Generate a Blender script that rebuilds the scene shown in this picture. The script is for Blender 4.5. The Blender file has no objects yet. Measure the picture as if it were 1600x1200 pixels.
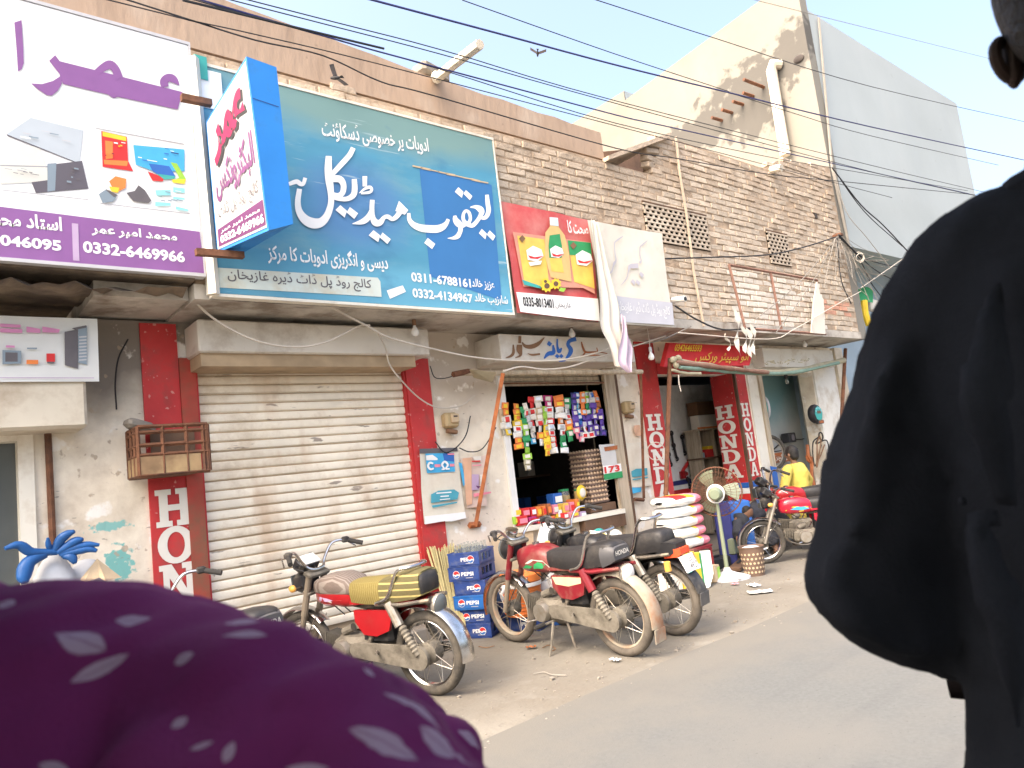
import bpy, math, random, unicodedata
import numpy as np
from mathutils import Vector, Matrix, Euler
from mathutils.bvhtree import BVHTree
random.seed(11)
SC = bpy.context.scene
COL = SC.collection
rad = math.radians

# ------------------------------------------------------------------ camera
EYE = Vector((0.0, 0.0, 1.41))
FPX = 1140.0
YAW, PITCH, ROLL = rad(40.41), rad(6.97), rad(-6.845)
_f = Vector((math.sin(YAW)*math.cos(PITCH), math.cos(YAW)*math.cos(PITCH), math.sin(PITCH)))
_r0 = Vector((math.cos(YAW), -math.sin(YAW), 0))
_u0 = _r0.cross(_f)
RT = math.cos(ROLL)*_r0 + math.sin(ROLL)*_u0
UP = -math.sin(ROLL)*_r0 + math.cos(ROLL)*_u0
FW = _f
cam = bpy.data.cameras.new("camera")
cam.sensor_width = 36.0
cam.lens = FPX/1600*36
cam.clip_start = 0.05
cam.clip_end = 2000
cam.dof.use_dof = True
cam.dof.focus_distance = 7.5
cam.dof.aperture_fstop = 6.5
camo = bpy.data.objects.new("camera", cam)
camo.matrix_world = Matrix(((RT.x, UP.x, -FW.x, EYE.x), (RT.y, UP.y, -FW.y, EYE.y), (RT.z, UP.z, -FW.z, EYE.z), (0, 0, 0, 1)))
COL.objects.link(camo)
SC.camera = camo

# ------------------------------------------------------------------ light
SUN_EL, SUN_AZ = 50.0, 266.0
w = bpy.data.worlds.new("World")
SC.world = w
w.use_nodes = True
nt = w.node_tree
bg = nt.nodes['Background']
sk = nt.nodes.new('ShaderNodeTexSky')
sk.sky_type = 'NISHITA'
sk.sun_disc = False
sk.sun_elevation = rad(SUN_EL)
sk.sun_rotation = rad(SUN_AZ)
sk.altitude = 100
sk.air_density = 1.0
sk.dust_density = 10.0
sk.ozone_density = 0.3
nt.links.new(sk.outputs[0], bg.inputs[0])
bg.inputs[1].default_value = 0.15
sl = bpy.data.lights.new("sun", 'SUN')
sl.energy = 0.5
sl.angle = rad(90)
sl.color = (1.0, 0.98, 0.95)
so = bpy.data.objects.new("sun", sl)
d = Vector((math.sin(rad(SUN_AZ))*math.cos(rad(SUN_EL)), math.cos(rad(SUN_AZ))*math.cos(rad(SUN_EL)), math.sin(rad(SUN_EL))))
so.rotation_euler = d.to_track_quat('Z', 'Y').to_euler()
COL.objects.link(so)
SC.view_settings.view_transform = 'Standard'
SC.view_settings.look = 'None'
SC.view_settings.gamma = 1
SC.view_settings.use_curve_mapping = False
SC.view_settings.exposure = 2.12
SC.cycles.max_bounces = 6
SC.cycles.use_adaptive_sampling = True

# ------------------------------------------------------------------ measuring helpers (photo pixel -> point of the place)
def _ray(x, y):
    return FW + RT*((x-800)/FPX) - UP*((y-600)/FPX)
def at(x, y, Y):            # on the vertical plane y = Y
    d = _ray(x, y); return EYE + d*(Y/d.y)
def atz(x, y, z):           # on the level z
    d = _ray(x, y); return EYE + d*((z-EYE.z)/d.z)
def atd(x, y, dep):         # at a depth
    return EYE + _ray(x, y)*dep

# ------------------------------------------------------------------ materials
def mat(name, col, rough=0.7, metal=0.0, var=0.12, scale=8.0, bump=0.0, bscale=None, dirt=None, damt=0.0, dscale=3.0,
        rnd=0.0, stretch=None, spec=0.4, coat=0.0, sheen=0.0, wpos=False):
    m = bpy.data.materials.new(name)
    m.use_nodes = True
    n = m.node_tree.nodes; L = m.node_tree.links
    b = n['Principled BSDF']
    b.inputs['Roughness'].default_value = rough
    b.inputs['Metallic'].default_value = metal
    b.inputs['Specular IOR Level'].default_value = spec
    if coat: b.inputs['Coat Weight'].default_value = coat
    if sheen:
        b.inputs['Sheen Weight'].default_value = sheen
    tc = n.new('ShaderNodeTexCoord')
    src = tc.outputs['Object']
    if wpos: src = n.new('ShaderNodeNewGeometry').outputs['Position']
    if stretch:
        mp = n.new('ShaderNodeMapping'); mp.inputs['Scale'].default_value = stretch
        L.new(src, mp.inputs[0]); src = mp.outputs[0]
    nz = n.new('ShaderNodeTexNoise'); nz.inputs['Scale'].default_value = scale; nz.inputs['Detail'].default_value = 6
    L.new(src, nz.inputs['Vector'])
    hsv = n.new('ShaderNodeHueSaturation'); hsv.inputs['Color'].default_value = (*col, 1)
    mr = n.new('ShaderNodeMapRange'); mr.inputs[1].default_value = 0.3; mr.inputs[2].default_value = 0.7
    mr.inputs[3].default_value = 1-var; mr.inputs[4].default_value = 1+var
    L.new(nz.outputs['Fac'], mr.inputs[0])
    val = mr.outputs[0]
    if rnd:
        oi = n.new('ShaderNodeObjectInfo')
        mr2 = n.new('ShaderNodeMapRange'); mr2.inputs[3].default_value = 1-rnd; mr2.inputs[4].default_value = 1+rnd
        L.new(oi.outputs['Random'], mr2.inputs[0])
        mu = n.new('ShaderNodeMath'); mu.operation = 'MULTIPLY'
        L.new(val, mu.inputs[0]); L.new(mr2.outputs[0], mu.inputs[1]); val = mu.outputs[0]
    L.new(val, hsv.inputs['Value'])
    out = hsv.outputs[0]
    if dirt:
        nd = n.new('ShaderNodeTexNoise'); nd.inputs['Scale'].default_value = dscale; nd.inputs['Detail'].default_value = 8
        nd.inputs['Roughness'].default_value = 0.65
        L.new(src, nd.inputs['Vector'])
        md = n.new('ShaderNodeMapRange'); md.inputs[1].default_value = 0.62-damt*0.45; md.inputs[2].default_value = 0.80-damt*0.3
        L.new(nd.outputs['Fac'], md.inputs[0])
        mx = n.new('ShaderNodeMix'); mx.data_type = 'RGBA'
        L.new(md.outputs[0], mx.inputs['Factor']); L.new(out, mx.inputs['A']); mx.inputs['B'].default_value = (*dirt, 1)
        out = mx.outputs['Result']
    L.new(out, b.inputs['Base Color'])
    if bump:
        nb = n.new('ShaderNodeTexNoise'); nb.inputs['Scale'].default_value = bscale or scale*4; nb.inputs['Detail'].default_value = 5
        L.new(src, nb.inputs['Vector'])
        bp = n.new('ShaderNodeBump'); bp.inputs['Strength'].default_value = bump; bp.inputs['Distance'].default_value = 0.02
        L.new(nb.outputs['Fac'], bp.inputs['Height']); L.new(bp.outputs[0], b.inputs['Normal'])
    m['out'] = 0
    return m

def patch(m, cen, rad3, col, soft=0.3, nscale=6.0, namt=0.5):
    """a stain or repainted area of its own shape: an ellipsoid of colour in object space, with ragged edge"""
    n = m.node_tree.nodes; L = m.node_tree.links
    b = n['Principled BSDF']
    src = b.inputs['Base Color'].links[0].from_socket
    tc = n.new('ShaderNodeTexCoord')
    mp = n.new('ShaderNodeMapping'); mp.vector_type = 'POINT'
    mp.inputs['Scale'].default_value = tuple(1/r for r in rad3)
    mp.inputs['Location'].default_value = tuple(-c/r for c, r in zip(cen, rad3))
    L.new(tc.outputs['Object'], mp.inputs[0])
    ln = n.new('ShaderNodeVectorMath'); ln.operation = 'LENGTH'
    L.new(mp.outputs[0], ln.inputs[0])
    nz = n.new('ShaderNodeTexNoise'); nz.inputs['Scale'].default_value = nscale; nz.inputs['Detail'].default_value = 6
    L.new(tc.outputs['Object'], nz.inputs['Vector'])
    ma = n.new('ShaderNodeMath'); ma.operation = 'MULTIPLY_ADD'; ma.inputs[1].default_value = namt*2; ma.inputs[2].default_value = -namt
    L.new(nz.outputs['Fac'], ma.inputs[0])
    ad = n.new('ShaderNodeMath'); ad.operation = 'ADD'
    L.new(ln.outputs['Value'], ad.inputs[0]); L.new(ma.outputs[0], ad.inputs[1])
    mr = n.new('ShaderNodeMapRange'); mr.inputs[1].default_value = 1-soft/2; mr.inputs[2].default_value = 1+soft/2
    mr.inputs[3].default_value = 1; mr.inputs[4].default_value = 0
    L.new(ad.outputs[0], mr.inputs[0])
    mx = n.new('ShaderNodeMix'); mx.data_type = 'RGBA'
    L.new(mr.outputs[0], mx.inputs['Factor']); L.new(src, mx.inputs['A']); mx.inputs['B'].default_value = (*col, 1)
    L.new(mx.outputs['Result'], b.inputs['Base Color'])
    return m

def speckle(m, col, scale, thr, amt=1.0, soft=.04, stretch=(1, 1, 1), detail=4, seed=0.0, wpos=False):
    """chips, flecks or streaks of another colour scattered over a surface"""
    n = m.node_tree.nodes; L = m.node_tree.links
    b = n['Principled BSDF']; src = b.inputs['Base Color'].links[0].from_socket
    tc = n.new('ShaderNodeTexCoord'); mp = n.new('ShaderNodeMapping'); mp.inputs['Scale'].default_value = stretch; mp.inputs['Location'].default_value = (seed, seed*.7, seed*.3)
    L.new(n.new('ShaderNodeNewGeometry').outputs['Position'] if wpos else tc.outputs['Object'], mp.inputs[0])
    nz = n.new('ShaderNodeTexNoise'); nz.inputs['Scale'].default_value = scale; nz.inputs['Detail'].default_value = detail; L.new(mp.outputs[0], nz.inputs['Vector'])
    mr = n.new('ShaderNodeMapRange'); mr.inputs[1].default_value = thr; mr.inputs[2].default_value = thr+soft; mr.inputs[4].default_value = amt; L.new(nz.outputs['Fac'], mr.inputs[0])
    mx = n.new('ShaderNodeMix'); mx.data_type = 'RGBA'; L.new(mr.outputs[0], mx.inputs['Factor']); L.new(src, mx.inputs['A']); mx.inputs['B'].default_value = (*col, 1)
    L.new(mx.outputs['Result'], b.inputs['Base Color'])
    return m
def drift(m, axis, a, b_, col, nscale=1.2, namt=.8):
    """dust drifted over one side of a surface, its edge ragged"""
    n = m.node_tree.nodes; L = m.node_tree.links
    b = n['Principled BSDF']; src = b.inputs['Base Color'].links[0].from_socket
    tc = n.new('ShaderNodeTexCoord'); sp = n.new('ShaderNodeSeparateXYZ'); L.new(tc.outputs['Object'], sp.inputs[0])
    nz = n.new('ShaderNodeTexNoise'); nz.inputs['Scale'].default_value = nscale; nz.inputs['Detail'].default_value = 8; nz.inputs['Roughness'].default_value = .7; L.new(tc.outputs['Object'], nz.inputs['Vector'])
    ma = n.new('ShaderNodeMath'); ma.operation = 'MULTIPLY_ADD'; ma.inputs[1].default_value = namt*2; L.new(nz.outputs['Fac'], ma.inputs[0]); L.new(sp.outputs[axis], ma.inputs[2])
    mr = n.new('ShaderNodeMapRange'); mr.interpolation_type = 'SMOOTHSTEP'; mr.inputs[1].default_value = a+namt; mr.inputs[2].default_value = b_+namt; L.new(ma.outputs[0], mr.inputs[0])
    mx = n.new('ShaderNodeMix'); mx.data_type = 'RGBA'; L.new(mr.outputs[0], mx.inputs['Factor']); L.new(src, mx.inputs['A']); mx.inputs['B'].default_value = (*col, 1)
    L.new(mx.outputs['Result'], b.inputs['Base Color'])
    return m

DUST = (0.36, 0.30, 0.22)
M = {}
def mm(k, *a, **kw):
    M[k] = mat(k, *a, **kw); return M[k]
mm('ground_dirt', (0.176, 0.162, 0.136), 0.95, var=0.14, scale=1.3, bump=0.35, bscale=25, dirt=(0.145, 0.128, 0.103), damt=0.45, dscale=1.1)
mm('asphalt', (0.104, 0.108, 0.106), 0.92, var=0.10, scale=45, bump=0.15, bscale=110, dirt=(0.122, 0.120, 0.112), damt=0.45, dscale=0.7)
mm('concrete', (0.24, 0.215, 0.18), 0.9, var=0.15, scale=3, bump=0.25, bscale=20, dirt=(0.2, 0.16, 0.12), damt=0.2)
mm('slab', (0.50, 0.46, 0.40), 0.9, var=0.18, scale=2, bump=0.3, bscale=15, dirt=(0.22, 0.18, 0.14), damt=0.35)
mm('plaster_cream', (0.66, 0.58, 0.45), 0.9, var=0.08, scale=2.0, bump=0.35, bscale=14, dirt=(0.42, 0.34, 0.24), damt=0.33, dscale=2.6)
mm('plaster_white', (0.72, 0.70, 0.64), 0.85, var=0.06, scale=2.0, bump=0.2, bscale=14, dirt=(0.5, 0.43, 0.33), damt=0.25)
mm('plaster_peach', (0.41, 0.30, 0.218), 0.9, var=0.12, scale=1.6, bump=0.4, bscale=9, dirt=(0.34, 0.245, 0.175), damt=0.4, dscale=1.6, stretch=(1.6, 1.6, 0.5))
mm('plaster_tan', (0.225, 0.212, 0.18), 0.9, var=0.07, scale=0.7, bump=0.25, bscale=6, dirt=(0.20, 0.185, 0.155), damt=0.3, dscale=0.5)
mm('plaster_greyblue', (0.37, 0.41, 0.415), 0.9, var=0.07, scale=0.5, bump=0.2, bscale=5, dirt=(0.40, 0.43, 0.43), damt=0.25, dscale=0.35)
mm('plaster_teal', (0.30, 0.42, 0.42), 0.8, var=0.08, scale=2)
mm('brick', (0.43, 0.342, 0.255), 0.95, var=0.2, scale=9, bump=0.6, bscale=35, rnd=0.10, dirt=(0.52, 0.42, 0.32), damt=0.35, dscale=2.2, wpos=True)
mm('brick_pale', (0.51, 0.428, 0.335), 0.95, var=0.15, scale=9, bump=0.55, bscale=35, rnd=0.08, dirt=(0.44, 0.345, 0.25), damt=0.3, dscale=2.5, wpos=True)
mm('brick_white', (0.70, 0.64, 0.55), 0.9, var=0.08, scale=9, bump=0.4, bscale=35, rnd=0.06, dirt=(0.55, 0.42, 0.32), damt=0.22, dscale=6)
mm('brick_red', (0.56, 0.30, 0.21), 0.95, var=0.15, scale=9, bump=0.5, bscale=35, rnd=0.1)
mm('mortar', (0.38, 0.285, 0.20), 0.95, var=0.25, scale=12, bump=0.6, bscale=30)
mm('mortar_pale', (0.50, 0.40, 0.30), 0.95, var=0.2, scale=12, bump=0.5, bscale=30)
mm('paint_red', (0.50, 0.035, 0.035), 0.6, var=0.15, scale=4, bump=0.15, bscale=20, dirt=(0.30, 0.06, 0.05), damt=0.22, dscale=4)
mm('paint_white', (0.78, 0.77, 0.73), 0.6, var=0.05, scale=10)
mm('paint_cream', (0.74, 0.70, 0.60), 0.65, var=0.05, scale=6, dirt=(0.5, 0.42, 0.32), damt=0.2)
mm('shutter', (0.84, 0.765, 0.625), 0.55, metal=0.0, var=0.10, scale=5, bump=0.1, bscale=30, dirt=(0.52, 0.42, 0.30), damt=0.26, dscale=2.5, rnd=0.04, wpos=True)
mm('shutter_shade_brown', (0.40, 0.30, 0.19), 0.7, var=0.2, scale=6, rnd=0.06)  # brown metal; on the slat grooves it paints their shadow lines
mm('shutter_box', (0.62, 0.58, 0.51), 0.6, var=0.08, scale=2, dirt=(0.36, 0.30, 0.24), damt=0.25)
mm('wood_pale', (0.45, 0.38, 0.28), 0.8, var=0.2, scale=5, stretch=(6, 6, 0.6), bump=0.3, bscale=14, dirt=(0.28, 0.21, 0.14), damt=0.3)
mm('wood_dark', (0.13, 0.075, 0.045), 0.75, var=0.25, scale=5, bump=0.2)
mm('wood_shelf', (0.35, 0.22, 0.11), 0.7, var=0.2, scale=6)
mm('room_shade', (0.06, 0.05, 0.045), 0.95, var=0.2)  # room shade put into the colour of inner walls and hole marks
mm('rust', (0.17, 0.075, 0.04), 0.85, metal=0.1, var=0.3, scale=18, bump=0.3, dirt=(0.08, 0.05, 0.04), damt=0.3)
mm('rust_orange', (0.40, 0.13, 0.045), 0.8, var=0.3, scale=14, bump=0.2, dirt=(0.15, 0.07, 0.04), damt=0.4)
mm('cable', (0.02, 0.02, 0.022), 0.6, var=0.1)
mm('cable_blue', (0.03, 0.03, 0.12), 0.6, var=0.1)
mm('cable_white', (0.55, 0.50, 0.43), 0.7, var=0.1)
mm('cable_grey', (0.25, 0.23, 0.20), 0.7, var=0.1)
mm('conduit_tan', (0.42, 0.34, 0.255), 0.7, var=.15)
mm('pvc', (0.60, 0.535, 0.43), 0.6, var=0.08)
mm('black_rubber', (0.03, 0.028, 0.026), 0.85, var=0.2, bump=0.15, bscale=60)
mm('tyre', (0.055, 0.05, 0.043), 0.9, var=0.2, bump=0.2, bscale=80, dirt=(0.11, 0.095, 0.075), damt=0.45, dscale=14)
mm('tyre_dusty', (0.125, 0.108, 0.088), 0.95, var=0.15, bump=0.2, bscale=80, dirt=(0.07, 0.06, 0.05), damt=0.3, dscale=9)
mm('chrome', (0.62, 0.61, 0.60), 0.22, metal=1.0, var=0.1, scale=6, dirt=(0.34, 0.30, 0.25), damt=0.3, dscale=7)
mm('chrome_dusty', (0.48, 0.45, 0.40), 0.45, metal=0.8, var=0.1, scale=6, dirt=(0.30, 0.25, 0.18), damt=0.45, dscale=6)
mm('alloy_dusty', (0.19, 0.172, 0.14), 0.75, metal=0.3, var=0.2, scale=9, bump=0.2, dirt=(0.085, 0.075, 0.06), damt=0.35, dscale=8)
mm('engine_dark', (0.09, 0.08, 0.068), 0.75, metal=0.3, var=0.3, scale=12, dirt=DUST, damt=0.3, dscale=8)
mm('vinyl_black', (0.022, 0.021, 0.022), 0.55, var=0.15, scale=7, bump=0.15, bscale=30, dirt=(0.07, 0.06, 0.05), damt=0.25)
mm('vinyl_grey', (0.06, 0.06, 0.065), 0.5, var=0.1, dirt=(0.12, 0.11, 0.1), damt=0.25)
mm('plastic_black', (0.018, 0.018, 0.02), 0.4, var=0.1, dirt=(0.10, 0.09, 0.075), damt=0.25, dscale=6)
mm('bike_red', (0.30, 0.010, 0.014), 0.28, var=0.08, coat=0.5, dirt=(0.25, 0.05, 0.04), damt=0.2)
mm('bike_red_dusty', (0.17, 0.011, 0.018), 0.42, var=0.1, dirt=(0.20, 0.105, 0.08), damt=0.38, dscale=5)
mm('bike_red_bright', (0.42, 0.014, 0.034), 0.25, var=0.05, coat=0.6)
mm('fork_dusty', (0.23, 0.19, 0.14), 0.85, var=0.2, dirt=(0.10, 0.08, 0.06), damt=0.3)
mm('fender_dusty', (0.30, 0.262, 0.20), 0.85, var=0.12, dirt=(0.30, 0.15, 0.08), damt=0.3, dscale=6)
mm('lens_white', (0.75, 0.74, 0.70), 0.3, var=0.05)
mm('lens_red', (0.65, 0.08, 0.03), 0.25, var=0.05)
mm('lens_amber', (0.70, 0.36, 0.08), 0.3, var=0.05)
mm('glass_dark', (0.10, 0.11, 0.11), 0.1, var=0.05)
mm('white', (0.80, 0.80, 0.78), 0.6, var=0.03)
mm('offwhite', (0.72, 0.68, 0.60), 0.7, var=0.05)
mm('board_white', (.86, .86, .84), .7, var=.05, dirt=(.6, .58, .54), damt=.2)
mm('frame_pale', (.24, .13, .095), .85, var=.3, scale=14)
mm('hole', (.006, .005, .005), 1.0, spec=0.0)  # near-black that paints the shade inside the vent openings; also the grip colour
mm('grey_pale', (0.50, 0.50, 0.52), 0.7, var=0.05)
mm('green', (0.03, 0.28, 0.10), 0.6, var=0.1)
mm('yellow', (0.78, 0.55, 0.04), 0.6, var=0.08)
mm('orange', (0.78, 0.22, 0.05), 0.55, var=0.08)
mm('red', (0.62, 0.03, 0.03), 0.55, var=0.08)
mm('pink', (0.78, 0.25, 0.32), 0.65, var=0.1)
mm('blue', (0.03, 0.13, 0.45), 0.5, var=0.08)
mm('skyblue', (0.06, 0.38, 0.66), 0.55, var=0.08)
mm('navy', (0.03, 0.035, 0.16), 0.5, var=0.1)
mm('violet', (0.10, 0.05, 0.32), 0.45, var=0.1)
mm('lime', (0.30, 0.55, 0.06), 0.5, var=0.1)
mm('purple', (0.24, 0.10, 0.29), 0.6, var=0.05)
mm('lilac', (0.46, 0.34, 0.50), 0.6, var=0.05)
mm('magenta', (0.45, 0.03, 0.16), 0.6, var=0.1)
mm('black', (0.025, 0.025, 0.028), 0.6, var=0.1)
mm('charcoal', (0.12, 0.11, 0.12), 0.6, var=0.1)
mm('tan', (0.55, 0.42, 0.27), 0.85, var=0.08, dirt=(0.42, 0.31, 0.19), damt=0.25)
mm('brown', (0.20, 0.11, 0.06), 0.8, var=0.15)
mm('teal', (0.05, 0.36, 0.33), 0.5, var=0.1)
mm('canvas', (0.40, 0.36, 0.25), 0.9, var=0.15, bump=0.3)
mm('canvas_green', (0.20, 0.30, 0.24), 0.9, var=0.15, bump=0.3)
mm('canvas_brown', (0.25, 0.14, 0.10), 0.9, var=0.15, bump=0.3)
mm('straw', (0.52, 0.44, 0.22), 0.9, var=0.2, scale=20, stretch=(8, 8, 0.5))
mm('skin', (0.20, 0.105, 0.065), 0.6, var=0.1)
mm('hair', (0.012, 0.010, 0.009), 0.55, var=0.3, scale=60, bump=0.5, bscale=120)
mm('cloth_yellow', (0.50, 0.40, 0.085), 0.9, var=0.12, scale=6, bump=0.4, bscale=14)
mm('cloth_dark', (0.03, 0.032, 0.04), 0.9, var=0.2, scale=10, bump=0.3)
mm('cloth_black', (0.0165, 0.0185, 0.0235), 1.0, var=0.25, scale=5, bump=0.25, bscale=300, spec=0.05, dirt=(.012, .013, .016), damt=.4, dscale=6)
mm('fan_green', (0.215, 0.25, 0.17), 0.45, var=0.08)
mm('bin_brown', (0.14, 0.09, 0.065), 0.6, var=0.15)
mm('foil', (0.6, 0.6, 0.6), 0.3, metal=0.6, var=0.1)
mm('meter_tan', (0.45, 0.34, 0.18), 0.6, var=0.12)
mm('bulb', (0.78, 0.77, 0.74), 0.25, var=0.02)
mm('crate_blue', (0.022, 0.055, 0.22), 0.5, var=0.12, dirt=(0.12, 0.14, 0.22), damt=0.25, dscale=9)
mm('crate_bright', (0.02, 0.13, 0.42), 0.45, var=0.1, dirt=(0.12, 0.2, 0.32), damt=0.2, dscale=9)
mm('sack', (0.52, 0.49, 0.44), 0.85, var=0.1, bump=0.4, bscale=12)
mm('sack_grey', (0.50, 0.51, 0.53), 0.8, var=0.1, bump=0.4, bscale=12)
mm('egg', (0.60, 0.42, 0.28), 0.6, var=0.1)
mm('egg_tray', (0.27, 0.20, 0.17), 0.9, var=0.1)

speckle(M['ground_dirt'], (.11, .10, .085), 14, .62, .7, .1); speckle(M['ground_dirt'], (.25, .24, .215), 3.0, .60, .6, .2)
speckle(M['asphalt'], (.075, .078, .08), 1.6, .58, .6, .2); speckle(M['asphalt'], (.055, .055, .055), 60, .66, .6, .08); speckle(M['asphalt'], (.080, .082, .083), 1.4, .56, .55, .12, (.14, 1.6, 1), 5, 7.0); speckle(M['asphalt'], (.135, .133, .126), 2.2, .60, .5, .15, (.2, 1.2, 1), 5, 2.0); drift(M['asphalt'], 1, 2.4, 3.7, (.138, .130, .113), 1.4, .7)
speckle(M['plaster_peach'], (.27, .19, .135), 3.0, .56, .6, .2, (2.5, 2.5, .35)); speckle(M['plaster_peach'], (.50, .42, .34), 2.0, .60, .6, .15, (1, 1, .8), 6, 3.0); speckle(M['plaster_peach'], (.20, .15, .11), 9, .68, .7, .06)
speckle(M['plaster_greyblue'], (.36, .40, .41), 1.1, .54, .6, .2, (1.6, 1.6, .18), 6); speckle(M['plaster_greyblue'], (.30, .32, .32), 6, .70, .5, .05)
speckle(M['plaster_tan'], (.185, .17, .14), 1.0, .55, .6, .2, (1.5, 1.5, .25), 6)
speckle(M['shutter'], (.22, .17, .13), 9, .68, .8, .03, (.35, 1, 1.6), 4, 1.0, True); speckle(M['shutter'], (.52, .34, .20), 2.0, .585, .6, .14, (1.3, 1, .35), 5, 4.0, True)
speckle(M['paint_red'], (.62, .33, .28), 20, .66, .7, .04); speckle(M['paint_red'], (.20, .05, .04), 4, .60, .6, .1, (1, 1, .5), 5, 2.0)
speckle(M['slab'], (.22, .17, .13), 3, .58, .6, .12); speckle(M['brick'], (.30, .22, .15), 3, .60, .6, .1, wpos=True); speckle(M['brick_pale'], (.66, .58, .47), 2.5, .58, .7, .08, wpos=True); speckle(M['brick'], (.60, .51, .40), 1.7, .585, .7, .1, seed=3.0, wpos=True)
def glassmat(name, col, rough=0.05, alpha=None):
    m = bpy.data.materials.new(name); m.use_nodes = True
    b = m.node_tree.nodes['Principled BSDF']
    b.inputs['Base Color'].default_value = (*col, 1)
    b.inputs['Roughness'].default_value = rough
    b.inputs['Transmission Weight'].default_value = 0.85
    b.inputs['IOR'].default_value = 1.3
    M[name] = m
    return m
glassmat('bottle_glass', (0.75, 0.78, 0.75))

# ------------------------------------------------------------------ mesh builder
def basis(axis):
    a = Vector(axis).normalized()
    t = Vector((0, 0, 1)) if abs(a.z) < 0.9 else Vector((1, 0, 0))
    u = t.cross(a).normalized(); v = a.cross(u)
    return u, v, a

def crom(pts, k=6):
    """smooth a polyline of tuples (Catmull-Rom)"""
    P = [np.array(p, float) for p in pts]
    if len(P) < 3: return [tuple(p) for p in P]
    P = [2*P[0]-P[1]] + P + [2*P[-1]-P[-2]]
    out = []
    for i in range(1, len(P)-2):
        for j in range(k):
            t = j/k
            a, b, c, e = P[i-1], P[i], P[i+1], P[i+2]
            out.append(tuple(0.5*((2*b)+(-a+c)*t+(2*a-5*b+4*c-e)*t*t+(-a+3*b-3*c+e)*t**3)))
    out.append(tuple(P[-2]))
    return out

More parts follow.
